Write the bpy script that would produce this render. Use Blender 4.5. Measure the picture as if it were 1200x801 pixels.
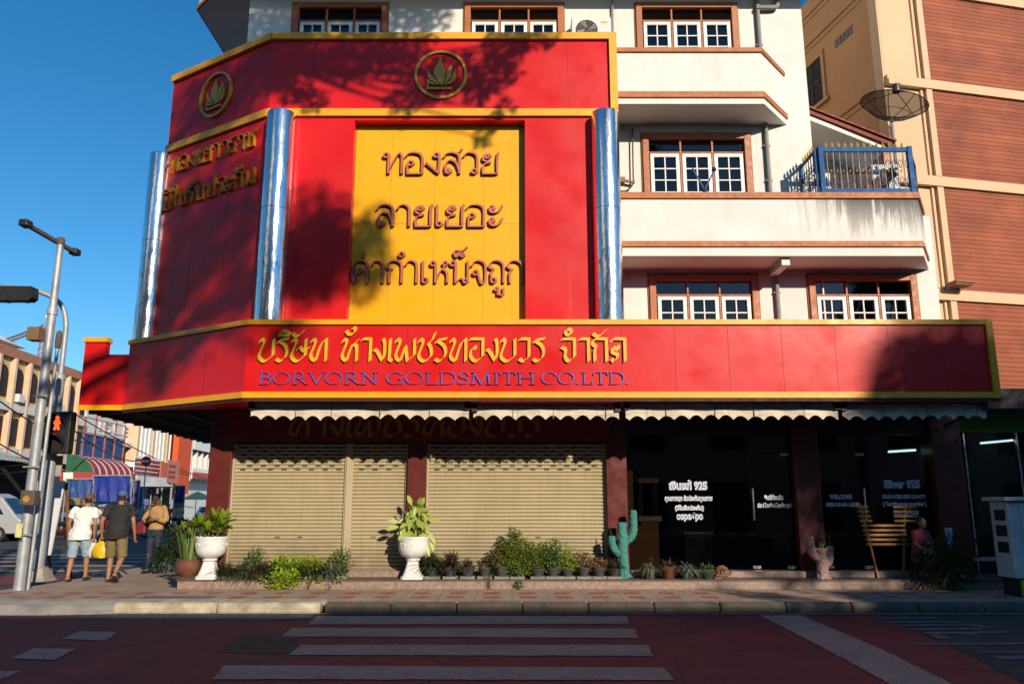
import bpy, bmesh, math, random
from mathutils import Vector, Matrix, noise as mnoise
R = math.radians
random.seed(7)
for o in list(bpy.data.objects): bpy.data.objects.remove(o)
scene = bpy.context.scene
COL = scene.collection

# ---------------------------------------------------------------- camera, sky, sun, exposure
FPX, TILT, CAMH = 925.0, R(11.6), 1.65
cd = bpy.data.cameras.new('camera'); cam = bpy.data.objects.new('camera', cd); COL.objects.link(cam)
cam.location = (0, 0, CAMH); cam.rotation_euler = (R(90) + TILT, 0, 0)
cd.sensor_width = 36; cd.lens = FPX / 1200 * 36; cd.clip_start = .05; cd.clip_end = 2000
scene.camera = cam
SUN_EL, SUN_AZ = R(21.0), R(27.5)          # azimuth: to the right of straight behind the camera
w = bpy.data.worlds.new('World'); scene.world = w; w.use_nodes = True
nt = w.node_tree; bg = nt.nodes['Background']
sky = nt.nodes.new('ShaderNodeTexSky'); sky.sky_type = 'NISHITA'; sky.sun_disc = False
sky.sun_elevation = SUN_EL; sky.sun_rotation = R(180) - SUN_AZ
sky.air_density = 1.0; sky.dust_density = 0.15; sky.ozone_density = 4.5
hs = nt.nodes.new('ShaderNodeHueSaturation'); hs.inputs['Saturation'].default_value = 1.24; hs.inputs['Hue'].default_value = .494
nt.links.new(sky.outputs[0], hs.inputs['Color']); nt.links.new(hs.outputs[0], bg.inputs[0]); bg.inputs[1].default_value = .14
sd = bpy.data.lights.new('sun', 'SUN'); sd.energy = 4.9; sd.angle = R(.5); sd.color = (1, .87, .69)
sun = bpy.data.objects.new('sun', sd); COL.objects.link(sun); sun.location = (20, -30, 40)
TOSUN = Vector((math.sin(SUN_AZ) * math.cos(SUN_EL), -math.cos(SUN_AZ) * math.cos(SUN_EL), math.sin(SUN_EL)))
sun.rotation_euler = TOSUN.to_track_quat('Z', 'Y').to_euler()
vs = scene.view_settings; scene.display_settings.display_device = 'sRGB'
vs.view_transform = 'Standard'; vs.look = 'None'; vs.exposure = 0.0; vs.gamma = 1; vs.use_curve_mapping = False
scene.cycles.max_bounces = 8; scene.cycles.diffuse_bounces = 1; scene.cycles.transparent_max_bounces = 16

# ---------------------------------------------------------------- photo pixel -> world (used to lay out real positions)
CT, ST = math.cos(TILT), math.sin(TILT)
def ray(px, py):
    v = py - 400.5
    return (px - 600), FPX * CT + v * ST, v * CT - FPX * ST
def P(px, py, Y):
    x, f, d = ray(px, py); return Vector((x / f * Y, Y, CAMH - d / f * Y))
def G(px, py, z=0.0):
    x, f, d = ray(px, py); Y = (CAMH - z) * f / d; return Vector((x / f * Y, Y, z))

# ---------------------------------------------------------------- materials
def new_mat(name):
    m = bpy.data.materials.new(name); m.use_nodes = True
    n = m.node_tree; return m, n, n.nodes['Principled BSDF'], n.links.new
def ramp(n, a, b, ca, cb):
    r = n.nodes.new('ShaderNodeValToRGB'); e = r.color_ramp.elements
    e[0].position = a; e[1].position = b; e[0].color = ca if len(ca) == 4 else (*ca, 1); e[1].color = cb if len(cb) == 4 else (*cb, 1)
    return r
def pos(n, scale=(1, 1, 1), obj=False):
    if obj:
        g = n.nodes.new('ShaderNodeTexCoord'); out = g.outputs['Object']
    else:
        g = n.nodes.new('ShaderNodeNewGeometry'); out = g.outputs['Position']
    mp = n.nodes.new('ShaderNodeMapping'); mp.inputs['Scale'].default_value = scale
    n.links.new(out, mp.inputs[0]); return mp.outputs[0]
def noise(n, vec, scale, detail=4, rough=.55):
    t = n.nodes.new('ShaderNodeTexNoise'); t.inputs['Scale'].default_value = scale
    t.inputs['Detail'].default_value = detail; t.inputs['Roughness'].default_value = rough
    n.links.new(vec, t.inputs['Vector']); return t.outputs[0]
def math_(n, op, a, b=None):
    m = n.nodes.new('ShaderNodeMath'); m.operation = op
    for i, v in enumerate((a, b)):
        if v is None: continue
        if isinstance(v, (int, float)): m.inputs[i].default_value = v
        else: n.links.new(v, m.inputs[i])
    return m.outputs[0]
def mix(n, fac, a, b, mode='MIX'):
    m = n.nodes.new('ShaderNodeMix'); m.data_type = 'RGBA'; m.blend_type = mode
    for i, v in ((0, fac), (6, a), (7, b)):
        if isinstance(v, (int, float)): m.inputs[i].default_value = v
        elif isinstance(v, tuple): m.inputs[i].default_value = (*v[:3], 1)
        else: n.links.new(v, m.inputs[i])
    return m.outputs[2]
def bump(n, b, h, strength=.3, dist=.01):
    k = n.nodes.new('ShaderNodeBump'); k.inputs['Strength'].default_value = strength; k.inputs['Distance'].default_value = dist
    n.links.new(h, k.inputs['Height']); n.links.new(k.outputs[0], b.inputs['Normal'])
_mc = {}
def mat(name, col, rough=.6, metal=0, var=.25, scale=3.0, streak=0.0, streak_col=(.12, .1, .08), bmp=.15, spec=.5, obj=False, dent=0.0):
    """surface with uneven colour, grime and vertical weather streaks"""
    if name in _mc: return _mc[name]
    m, n, b, L = new_mat(name); _mc[name] = m
    v = pos(n, obj=obj)
    f = noise(n, v, scale, 6, .65)
    lo = tuple(c * (1 - var) for c in col); hi = tuple(min(1, c * (1 + var * .55)) for c in col)
    c = ramp(n, .3, .7, lo, hi); L(f, c.inputs[0]); out = c.outputs[0]
    if streak:
        s = noise(n, pos(n, (5, 5, .25), obj), 2.2, 5, .7)
        r = ramp(n, .52, .75, (0, 0, 0), (1, 1, 1)); L(s, r.inputs[0])
        out = mix(n, math_(n, 'MULTIPLY', r.outputs[0], streak), out, streak_col)
    L(out, b.inputs['Base Color'])
    b.inputs['Metallic'].default_value = metal
    b.inputs['Specular IOR Level'].default_value = spec
    rr = ramp(n, .3, .7, (max(.02, rough - .1),) * 3, (min(1, rough + .12),) * 3); L(noise(n, v, scale * 3, 3), rr.inputs[0]); L(rr.outputs[0], b.inputs['Roughness'])
    if dent: bmp_h = math_(n, 'ADD', math_(n, 'MULTIPLY', noise(n, v, .9, 3, .5), dent), math_(n, 'MULTIPLY', noise(n, v, scale * 14, 5, .7), .02)); bump(n, b, bmp_h, .6, .05)
    elif bmp: bump(n, b, noise(n, v, scale * 14, 5, .7), bmp, .01)
    return m
def emis(name, col, st):
    if name in _mc: return _mc[name]
    m, n, b, L = new_mat(name); _mc[name] = m
    b.inputs['Base Color'].default_value = (*col, 1); b.inputs['Emission Color'].default_value = (*col, 1); b.inputs['Emission Strength'].default_value = st
    return m
def thin_glass(name, tint, refl=.9, rough=.02):
    if name in _mc: return _mc[name]
    m, n, b, L = new_mat(name); _mc[name] = m
    n.nodes.remove(b)
    t = n.nodes.new('ShaderNodeBsdfTransparent'); t.inputs[0].default_value = (*tint, 1)
    g = n.nodes.new('ShaderNodeBsdfGlossy'); g.inputs['Roughness'].default_value = rough; g.inputs[0].default_value = (refl, refl, refl, 1)
    fr = n.nodes.new('ShaderNodeFresnel'); fr.inputs[0].default_value = 1.5
    mx = n.nodes.new('ShaderNodeMixShader'); L(fr.outputs[0], mx.inputs[0]); L(t.outputs[0], mx.inputs[1]); L(g.outputs[0], mx.inputs[2])
    L(mx.outputs[0], n.nodes['Material Output'].inputs[0]); return m
def leaf_mat(name, c1, c2, trans=.3, rough=.45):
    if name in _mc: return _mc[name]
    m, n, b, L = new_mat(name); _mc[name] = m
    g = n.nodes.new('ShaderNodeNewGeometry')
    r = ramp(n, 0, 1, c1, c2); L(g.outputs['Random Per Island'], r.inputs[0])
    L(r.outputs[0], b.inputs['Base Color']); b.inputs['Roughness'].default_value = rough
    t = n.nodes.new('ShaderNodeBsdfTranslucent'); L(r.outputs[0], t.inputs[0])
    mx = n.nodes.new('ShaderNodeMixShader'); mx.inputs[0].default_value = trans
    L(b.outputs[0], mx.inputs[1]); L(t.outputs[0], mx.inputs[2]); L(mx.outputs[0], n.nodes['Material Output'].inputs[0])
    return m

# ---------------------------------------------------------------- objects
ORIG = {}
def tag(o, label=None, cat=None, group=None, kind=None):
    if label: o['label'] = label
    if cat: o['category'] = cat
    if group: o['group'] = group
    if kind: o['kind'] = kind
    return o
def thing(name, label, cat, loc=(0, 0, 0), rz=0.0, group=None, local=False):
    """Empty at the base of a thing; its parts are given in world coordinates, or in local ones when local=True"""
    o = bpy.data.objects.new(name, None); COL.objects.link(o); o.location = loc; o.rotation_euler = (0, 0, rz); o.empty_display_size = .2
    ORIG[o.name] = Vector((0, 0, 0)) if local else Vector(loc)
    return tag(o, label, cat, group)
def origin_of(o):
    while o.parent: o = o.parent
    return ORIG.get(o.name, Vector((0, 0, 0)))
def copy_tree(o, parent=None):
    c = o.copy(); COL.objects.link(c); c.parent = parent
    for ch in o.children: copy_tree(ch, c)
    return c

def catmull(pts, sub=6, closed=False):
    """smooth polyline; a point given twice is a corner"""
    segs = [[Vector(pts[0])]]
    for p in pts[1:]:
        p = Vector(p)
        if (p - segs[-1][-1]).length < 1e-9: segs.append([p])
        else: segs[-1].append(p)
    out = []
    for s in segs:
        if len(s) < 2: continue
        if len(s) == 2: q = [s[0].lerp(s[1], i / sub) for i in range(sub + 1)]
        else:
            q = []
            e = [s[0] * 2 - s[1]] + s + [s[-1] * 2 - s[-2]]
            for i in range(1, len(e) - 2):
                a, b, c, d = e[i - 1:i + 3]
                for k in range(sub):
                    t = k / sub
                    q.append(.5 * ((2 * b) + (c - a) * t + (2 * a - 5 * b + 4 * c - d) * t * t + (3 * b - a - 3 * c + d) * t ** 3))
            q.append(s[-1])
        if out and (out[-1] - q[0]).length < 1e-9: q = q[1:]
        out += q
    return out

class MB:
    def __init__(s): s.v = []; s.f = []; s.m = []
    def add(s, vs, fs, mi=0):
        b = len(s.v); s.v += [Vector(q) for q in vs]
        for f in fs: s.f.append([b + i for i in f]); s.m.append(mi)
        return s
    def box(s, x0, y0, z0, x1, y1, z1, mi=0):
        if x0 > x1: x0, x1 = x1, x0
        if y0 > y1: y0, y1 = y1, y0
        if z0 > z1: z0, z1 = z1, z0
        return s.add([(x, y, z) for z in (z0, z1) for y in (y0, y1) for x in (x0, x1)],
                     [(0, 2, 3, 1), (4, 5, 7, 6), (0, 1, 5, 4), (2, 6, 7, 3), (0, 4, 6, 2), (1, 3, 7, 5)], mi)
    def bar(s, a, b, w, h, up=(0, 0, 1), mi=0):
        a, b = Vector(a), Vector(b); d = (b - a).normalized(); up = Vector(up)
        if abs(d.dot(up)) > .98: up = Vector((0, 1, 0))
        x = d.cross(up).normalized(); y = x.cross(d).normalized()
        vs = [p + x * i * w / 2 + y * j * h / 2 for p in (a, b) for i, j in ((-1, -1), (1, -1), (1, 1), (-1, 1))]
        return s.add(vs, [(0, 1, 2, 3), (7, 6, 5, 4), (0, 4, 5, 1), (1, 5, 6, 2), (2, 6, 7, 3), (3, 7, 4, 0)], mi)
    def tube(s, pts, r, n=8, mi=0, caps=True, ell=None):
        """ell: (axis vector, factor) widens the section along axis"""
        pts = [Vector(p) for p in pts]; k = len(pts)
        rs = r if isinstance(r, (list, tuple)) else [r] * k
        if len(rs) != k:
            rs = [rs[min(len(rs) - 2, int(i / (k - 1) * (len(rs) - 1)))] * (1 - (i / (k - 1) * (len(rs) - 1) - min(len(rs) - 2, int(i / (k - 1) * (len(rs) - 1)))))
                  + rs[min(len(rs) - 2, int(i / (k - 1) * (len(rs) - 1))) + 1] * (i / (k - 1) * (len(rs) - 1) - min(len(rs) - 2, int(i / (k - 1) * (len(rs) - 1)))) for i in range(k)]
        vs = []; prev = None
        for i, p in enumerate(pts):
            d = (pts[min(i + 1, k - 1)] - pts[max(i - 1, 0)]).normalized()
            if prev is None:
                u = Vector((0, 0, 1)) if abs(d.z) < .9 else Vector((1, 0, 0))
                x = d.cross(u).normalized()
            else: x = (prev - d * prev.dot(d)).normalized()
            prev = x; y = d.cross(x)
            for j in range(n):
                a = 2 * math.pi * j / n; o = x * math.cos(a) * rs[i] + y * math.sin(a) * rs[i]
                if ell: ax = Vector(ell[0]).normalized(); o = o + ax * o.dot(ax) * (ell[1] - 1)
                vs.append(p + o)
        fs = [(i * n + j, i * n + (j + 1) % n, (i + 1) * n + (j + 1) % n, (i + 1) * n + j) for i in range(k - 1) for j in range(n)]
        if caps: fs += [tuple(range(n))[::-1], tuple(range((k - 1) * n, k * n))]
        return s.add(vs, fs, mi)
    def lathe(s, prof, c=(0, 0, 0), n=20, mi=0, caps=True, square=0.0):
        vs = []; c = Vector(c)
        for r, z in prof:
            for j in range(n):
                a = 2 * math.pi * (j + .5) / n; ca, sa = math.cos(a), math.sin(a)
                q = 1.0
                if square: q = (1 - square) + square / max(abs(ca), abs(sa))
                vs.append(c + Vector((r * q * ca, r * q * sa, z)))
        k = len(prof)
        fs = [(i * n + j, i * n + (j + 1) % n, (i + 1) * n + (j + 1) % n, (i + 1) * n + j) for i in range(k - 1) for j in range(n)]
        if caps: fs += [tuple(range(n))[::-1], tuple(range((k - 1) * n, k * n))]
        return s.add(vs, fs, mi)
    def rings(s, rs, mi=0, caps=True):
        n = len(rs[0]); k = len(rs); vs = [q for r in rs for q in r]
        fs = [(i * n + j, i * n + (j + 1) % n, (i + 1) * n + (j + 1) % n, (i + 1) * n + j) for i in range(k - 1) for j in range(n)]
        if caps: fs += [tuple(range(n))[::-1], tuple(range((k - 1) * n, k * n))]
        return s.add(vs, fs, mi)
    def prism(s, poly, z0, z1, mi=0, mi_side=None):
        """plan polygon (x,y) extruded in z"""
        n = len(poly); vs = [(x, y, z0) for x, y in poly] + [(x, y, z1) for x, y in poly]
        s.add(vs, [tuple(range(n))[::-1], tuple(range(n, 2 * n))], mi)
        return s.add(vs, [(i, (i + 1) % n, n + (i + 1) % n, n + i) for i in range(n)], mi if mi_side is None else mi_side)
    def slab(s, poly, O, ux, uz, nrm, d0, d1, mi=0, mi_side=None):
        """polygon in the frame O + ux*a + uz*b, from depth d0 to d1 along nrm"""
        O, ux, uz, nrm = map(Vector, (O, ux, uz, nrm)); n = len(poly)
        vs = [O + ux * a + uz * b + nrm * d for d in (d0, d1) for a, b in poly]
        s.add(vs, [tuple(range(n))[::-1], tuple(range(n, 2 * n))], mi)
        return s.add(vs, [(i, (i + 1) % n, n + (i + 1) % n, n + i) for i in range(n)], mi if mi_side is None else mi_side)
    def quad(s, a, b, c, d, mi=0): return s.add([a, b, c, d], [(0, 1, 2, 3)], mi)
    def leaf(s, p, d, up, L, W, mi=0, fold=.25):
        p, d = Vector(p), Vector(d).normalized(); x = d.cross(Vector(up))
        if x.length < 1e-3: x = d.cross(Vector((1, .3, 0)))
        x.normalize(); nn = x.cross(d)
        return s.add([p, p + d * L * .5 + x * W / 2 + nn * W * fold, p + d * L, p + d * L * .5 - x * W / 2 + nn * W * fold], [(0, 1, 2), (0, 2, 3)], mi)
    def blade(s, p, d, L, W, droop=.5, n=4, mi=0, up=(0, 0, 1)):
        """long arching strap leaf"""
        p, d = Vector(p), Vector(d).normalized(); x = d.cross(Vector(up))
        if x.length < 1e-3: x = Vector((1, 0, 0))
        x.normalize(); vs = []
        for i in range(n + 1):
            t = i / n; q = p + d * L * t + Vector((0, 0, -droop * L * t * t))
            ww = W / 2 * (1 - t ** 2) * (1 if i else .7) + .001
            vs += [q - x * ww, q + x * ww]
        return s.add(vs, [(2 * i, 2 * i + 1, 2 * i + 3, 2 * i + 2) for i in range(n)], mi)
    def mesh(s, name, off=Vector((0, 0, 0)), recalc=True, smooth=False):
        me = bpy.data.meshes.new(name)
        me.from_pydata([tuple(q - off) for q in s.v], [], s.f)
        me.polygons.foreach_set('material_index', s.m)
        if recalc:
            bm = bmesh.new(); bm.from_mesh(me); bmesh.ops.recalc_face_normals(bm, faces=bm.faces); bm.to_mesh(me); bm.free()
        if smooth: me.polygons.foreach_set('use_smooth', [True] * len(me.polygons))
        me.update(); return me
    def build(s, name, mats, parent=None, smooth=False, bevel=0, recalc=True, loc=None, label=None):
        off = Vector(loc) if (loc is not None and parent is None) else (origin_of(parent) if parent else Vector((0, 0, 0)))
        me = s.mesh(name, off, recalc, smooth)
        for m in (mats if isinstance(mats, (list, tuple)) else [mats]): me.materials.append(m)
        o = bpy.data.objects.new(name, me); COL.objects.link(o)
        if parent: o.parent = parent
        elif loc is not None: o.location = loc
        if smooth:
            try: me.set_sharp_from_angle(angle=R(40))
            except Exception: pass
        if bevel:
            k = o.modifiers.new('bevel', 'BEVEL'); k.width = bevel; k.segments = 2; k.limit_method = 'ANGLE'; k.angle_limit = R(40)
        if label: o['label'] = label
        return o
def structure(name, mb, m, **k): return tag(mb.build(name, m, **k), kind='structure')
def remeshed(mb, voxel, smooth=4):
    """merge overlapping shapes into one continuous skin"""
    me = mb.mesh('tmp'); o = bpy.data.objects.new('tmp', me); COL.objects.link(o)
    k = o.modifiers.new('r', 'REMESH'); k.mode = 'VOXEL'; k.voxel_size = voxel
    if smooth: q = o.modifiers.new('s', 'SMOOTH'); q.iterations = smooth; q.factor = .5
    dg = bpy.context.evaluated_depsgraph_get()
    out = bpy.data.meshes.new_from_object(o.evaluated_get(dg)); bpy.data.objects.remove(o)
    out.polygons.foreach_set('use_smooth', [True] * len(out.polygons)); return out
def link_mesh(name, me, m, parent):
    me.name = name; me.materials.clear(); me.materials.append(m)
    o = bpy.data.objects.new(name, me); COL.objects.link(o); o.parent = parent; return o

# ---------------------------------------------------------------- lettering
def loop(cx, cy, r, a0, sweep=360, n=12):
    return [(cx + r * math.cos(R(a0 + sweep * i / n)), cy + r * math.sin(R(a0 + sweep * i / n))) for i in range(n + 1)]
HL = loop(.12, .87, .1, 0)                      # head loop used by many letters
LOOPED = {                                       # round-headed Thai letters: (advance, strokes)
 'ท': (.86, [HL + [(.22, 0)], [(.22, .18), (.52, .82), (.64, .97), (.73, .85), (.74, .7), (.74, 0)]]),
 'อ': (.82, [[(0, .80), (.15, .96), (.38, 1), (.6, .92), (.68, .72), (.68, .3), (.68, 0), (.68, 0), (.1, 0), (.1, 0), (.1, .3), (.12, .5)] + loop(.23, .5, .1, 180, -360)]),
 'ง': (.68, [loop(.42, .88, .1, 0) + [(.52, .5), (.5, .02), (.5, .02), (.0, .52)]]),
 'ส': (.78, [[(0, .76), (.12, .94), (.34, 1), (.54, .93), (.63, .72), (.63, 0)], loop(.2, .12, .1, 0) + [(.1, .16), (.1, .42), (.2, .6), (.36, .62), (.52, .48), (.62, .2)], [(.45, .92), (.6, 1.0), (.72, 1.18)]]),
 'ล': (.78, [[(0, .76), (.12, .94), (.34, 1), (.54, .93), (.63, .72), (.63, 0)], loop(.2, .12, .1, 0) + [(.1, .16), (.1, .42), (.2, .6), (.36, .62), (.52, .48), (.62, .2)]]),
 'ว': (.68, [[(0, .80), (.12, .96), (.3, 1), (.48, .92), (.55, .74), (.55, .12)] + loop(.45, .12, .1, 0, -360)]),
 'ย': (.8, [loop(.28, .84, .1, 0, 360) + [(.16, .9), (.1, .76), (.14, .62), (.4, .52)], [(.38, .52), (.16, .44), (.1, .28), (.1, 0), (.1, 0), (.66, 0), (.66, 0), (.66, .7), (.7, 1.02)]]),
 'า': (.62, [[(0, .78), (.1, .95), (.26, 1), (.41, .92), (.47, .74), (.47, 0)]]),
 'เ': (.4, [[(.1, 1), (.1, .3), (.1, .12)] + loop(.2, .12, .1, 180, 360)]),
 'ะ': (.7, [loop(.16, .86, .09, 0) + [(.08, .76), (.2, .64), (.42, .7), (.56, .98)], loop(.16, .28, .09, 0) + [(.08, .18), (.2, .04), (.42, .1), (.56, .4)]]),
 'ค': (.78, [[(.1, 0), (.02, .3), (.03, .68), (.14, .92), (.34, 1), (.55, .92), (.63, .7), (.63, 0)], loop(.3, .55, .1, 0) + [(.2, .5), (.12, .2), (.1, 0)]]),
 'ก': (.76, [[(.12, 0), (.12, .46), (.22, .6), (.22, .6), (.03, .72), (.14, .94), (.34, 1), (.54, .92), (.62, .72), (.62, 0)]]),
 'ห': (.82, [HL + [(.22, 0)], [(.22, .12), (.4, .5), (.56, .7)] + loop(.62, .87, .09, 250, 360), [(.5, .62), (.64, .52), (.7, .36), (.7, 0)]]),
 'น': (.86, [HL + [(.22, 0)], [(.22, .02), (.44, .2), (.56, .12)] + loop(.64, .1, .09, 180, -360), [(.72, .1), (.72, 1)]]),
 'จ': (.7, [[(.0, .74), (.12, .94), (.3, 1), (.5, .92), (.58, .72), (.58, .2), (.5, 0), (.4, .02), (.28, .42)] + loop(.18, .46, .1, 0)]),
 'ถ': (.76, [loop(.22, .12, .1, 180, 360) + [(.12, .3), (.12, .46), (.22, .6), (.22, .6), (.03, .72), (.14, .94), (.34, 1), (.54, .92), (.62, .72), (.62, 0)]]),
 'ช': (.78, [HL + [(.22, .5), (.16, .2), (.2, 0), (.2, 0), (.6, 0), (.6, 0), (.6, .5), (.48, .76), (.62, .9), (.76, 1.1)]]),
 'ม': (.82, [HL + [(.22, .12)] + loop(.12, .12, .1, 0, 360) + [(.3, 0), (.66, 0), (.66, 0), (.66, 1)]]),
 'ใ': (.46, [loop(.24, 1.2, .08, 0) + [(.1, 1.22), (.1, 1.4), (.26, 1.5), (.36, 1.34), (.28, 1.0), (.28, .12)]]),
 'บ': (.84, [HL + [(.22, 0), (.22, 0), (.68, 0), (.68, 0), (.68, 1)]]),
 'ป': (.84, [HL + [(.22, 0), (.22, 0), (.68, 0), (.68, 0), (.68, 1.42)]]),
 'ร': (.6, [loop(.34, .12, .1, 180, 360) + [], [(.44, .14), (.44, .5), (.36, .64), (.12, .68), (.04, .8), (.12, .95), (.28, .98), (.5, 1.04)]]),
}
LOOPED_MARK = {  # over / under the letter before
 '่': [[(.42, 1.14), (.44, 1.42)]], 'ํ': [loop(.6, 1.27, .1, 0)], '็': [loop(.26, 1.24, .07, 0) + [(.16, 1.3), (.2, 1.44), (.38, 1.4), (.36, 1.28)], loop(.5, 1.24, .07, 0), [(.3, 1.44), (.5, 1.44), (.68, 1.62)]],
 'ู': [loop(.34, -.26, .07, 0) + [(.38, -.5), (.38, -.5), (.6, -.52), (.62, -.2)]],
 'ี': [[(.0, 1.14), (.12, 1.32), (.34, 1.36), (.58, 1.14), (.0, 1.14)], [(.6, 1.14), (.6, 1.48)]],
 'ั': [loop(.2, 1.26, .07, 0) + [(.12, 1.2), (.24, 1.1), (.5, 1.2), (.62, 1.44)]],
}
PENHOOK = [(.03, .82), (.13, .99), (.24, .86), (.14, .55), (.05, .3), (.1, .12)]
PEN = {                                          # broad-pen Thai letters without heads
 'บ': (.86, [PENHOOK + [(.34, .0), (.7, .24), (.7, .24), (.7, 1)]]),
 'ร': (.68, [[(.04, .8), (.12, .93), (.3, .97), (.56, 1.0)], [(.12, .9), (.4, .7), (.5, .45), (.44, .18), (.2, .0), (.02, .1)]]),
 'ษ': (.92, [PENHOOK + [(.34, .0), (.7, .24), (.7, .24), (.7, 1)], [(.3, .5), (.46, .62), (.62, .45), (.92, .62)]]),
 'ท': (.9, [PENHOOK + [(.28, .0), (.28, .0), (.5, .7), (.72, .98), (.72, .98), (.76, .9), (.76, 0)]]),
 'ห': (.9, [PENHOOK + [(.26, .0), (.26, .0), (.46, .6), (.8, .98)], [(.44, .68), (.66, .72), (.72, .5), (.72, 0)]]),
 'า': (.62, [[(0, .92), (.14, .99), (.46, .99), (.46, .99), (.46, 0)]]),
 'ง': (.64, [[(.0, .5), (.14, .46), (.4, .04), (.4, .04), (.5, .3), (.5, .8), (.42, 1.0)]]),
 'เ': (.34, [[(.12, 1), (.1, .3), (.1, .1), (.24, .0)]]),
 'พ': (1.08, [PENHOOK + [(.26, .0), (.26, .0), (.5, .68), (.5, .68), (.6, .0), (.6, 0), (.92, .28), (.92, .28), (.92, 1)]]),
 'ช': (.8, [PENHOOK + [(.32, .0), (.62, .24), (.6, .6), (.5, .8), (.66, .95), (.82, 1.3)]]),
 'อ': (.82, [[(0, .92), (.14, .99), (.66, .99), (.66, .99), (.66, .22), (.66, .22), (.34, .0), (.1, .2), (.12, .48), (.3, .66), (.3, .5)]]),
 'ว': (.68, [[(0, .92), (.14, .99), (.5, .99), (.5, .99), (.5, .22), (.5, .22), (.26, .0), (.04, .1)]]),
 'จ': (.78, [[(0, .92), (.14, .99), (.62, .99), (.62, .99), (.62, .22), (.62, .22), (.36, .0), (.2, .2), (.22, .5), (.04, .62)]]),
 'ก': (.8, [[(.12, 0), (.12, .5), (.2, .62), (.2, .62), (.02, .8), (.16, .99), (.64, .99), (.64, .99), (.64, 0)]]),
 'ด': (.82, [[(.04, .84), (.16, .99), (.66, .99), (.66, .99), (.66, 0)], [(.36, .7), (.36, .5), (.14, .62), (.1, .4), (.34, .26), (.16, .0), (.06, .1)]]),
}
PEN_MARK = {'ิ': [[(.06, 1.16), (.2, 1.32), (.4, 1.34), (.62, 1.16), (.06, 1.16)]], 'ั': [[(.06, 1.24), (.16, 1.14), (.36, 1.14), (.66, 1.42)]],
 '้': [[(.2, 1.36), (.32, 1.2), (.32, 1.2), (.5, 1.2), (.62, 1.36), (.58, 1.5), (.46, 1.44)]], 'ํ': [loop(.36, 1.3, .13, 0)]}
def arc(cx, cy, rx, ry, a0, a1, n=14): return [(cx + rx * math.cos(R(a0 + (a1 - a0) * i / n)), cy + ry * math.sin(R(a0 + (a1 - a0) * i / n))) for i in range(n + 1)]
def sf(x, y, w=.17): return [(x - w, y), (x + w, y)]
ROMAN = {
 'B': (.95, [[(.2, 0), (.2, 1)], [(.05, 1), (.45, 1)] + arc(.45, .76, .24, .24, 90, -90)[1:] + [(.2, .52)], [(.2, .52), (.48, .52)] + arc(.5, .26, .3, .26, 90, -90)[1:] + [(.05, 0)]]),
 'O': (1.25, [arc(.58, .5, .52, .5, 95, 455, 28)]),
 'R': (1.1, [[(.2, 0), (.2, 1)], [(.05, 1), (.48, 1)] + arc(.5, .74, .26, .26, 90, -90)[1:] + [(.2, .48)], [(.46, .48), (.95, 0)], sf(.2, .0), sf(.98, 0, .1)]),
 'V': (1.1, [[(.1, 1), (.54, 0)], [(.54, 0), (.96, 1)], sf(.1, 1), sf(.96, 1, .13)]),
 'N': (1.25, [[(.2, 0), (.2, 1)], [(.15, 1), (.98, 0)], [(.98, 0), (.98, 1)], sf(.2, 0), sf(.12, 1, .1), sf(.98, 1)]),
 'G': (1.2, [arc(.6, .5, .52, .5, 40, 310, 22), [(.98, .0), (.98, .42)], sf(.95, .42)]),
 'L': (.85, [[(.2, 0), (.2, 1)], [(.05, 0), (.75, 0)], [(.75, 0), (.78, .24)], sf(.2, 1)]),
 'D': (1.2, [[(.2, 0), (.2, 1)], [(.05, 1), (.5, 1)] + arc(.52, .5, .54, .5, 90, -90, 18)[1:] + [(.05, 0)]]),
 'S': (.8, [[(.66, .82), (.5, .98), (.26, .96), (.12, .78), (.2, .6), (.5, .46), (.66, .28), (.56, .06), (.3, .01), (.1, .14)], [(.66, .98), (.66, .74)], [(.09, .26), (.09, .02)]]),
 'M': (1.4, [[(.16, 0), (.24, 1)], [(.22, 1), (.66, 0)], [(.66, 0), (1.1, 1)], [(1.1, 1), (1.18, 0)], sf(.16, 0), sf(1.18, 0), sf(.16, 1, .08), sf(1.16, 1, .08)]),
 'I': (.5, [[(.22, 0), (.22, 1)], sf(.22, 0), sf(.22, 1)]),
 'T': (1.0, [[(.48, 0), (.48, 1)], [(.02, 1), (.94, 1)], [(.03, 1), (.0, .78)], [(.93, 1), (.96, .78)], sf(.48, 0)]),
 'H': (1.25, [[(.2, 0), (.2, 1)], [(.98, 0), (.98, 1)], [(.2, .52), (.98, .52)], sf(.2, 0), sf(.2, 1), sf(.98, 0), sf(.98, 1)]),
 'C': (1.15, [arc(.6, .5, .52, .5, 45, 315, 22), [(1.0, .98), (1.0, .72)]]),
 '.': (.38, [arc(.12, .06, .045, .045, 0, 360, 10)]),
}
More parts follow.
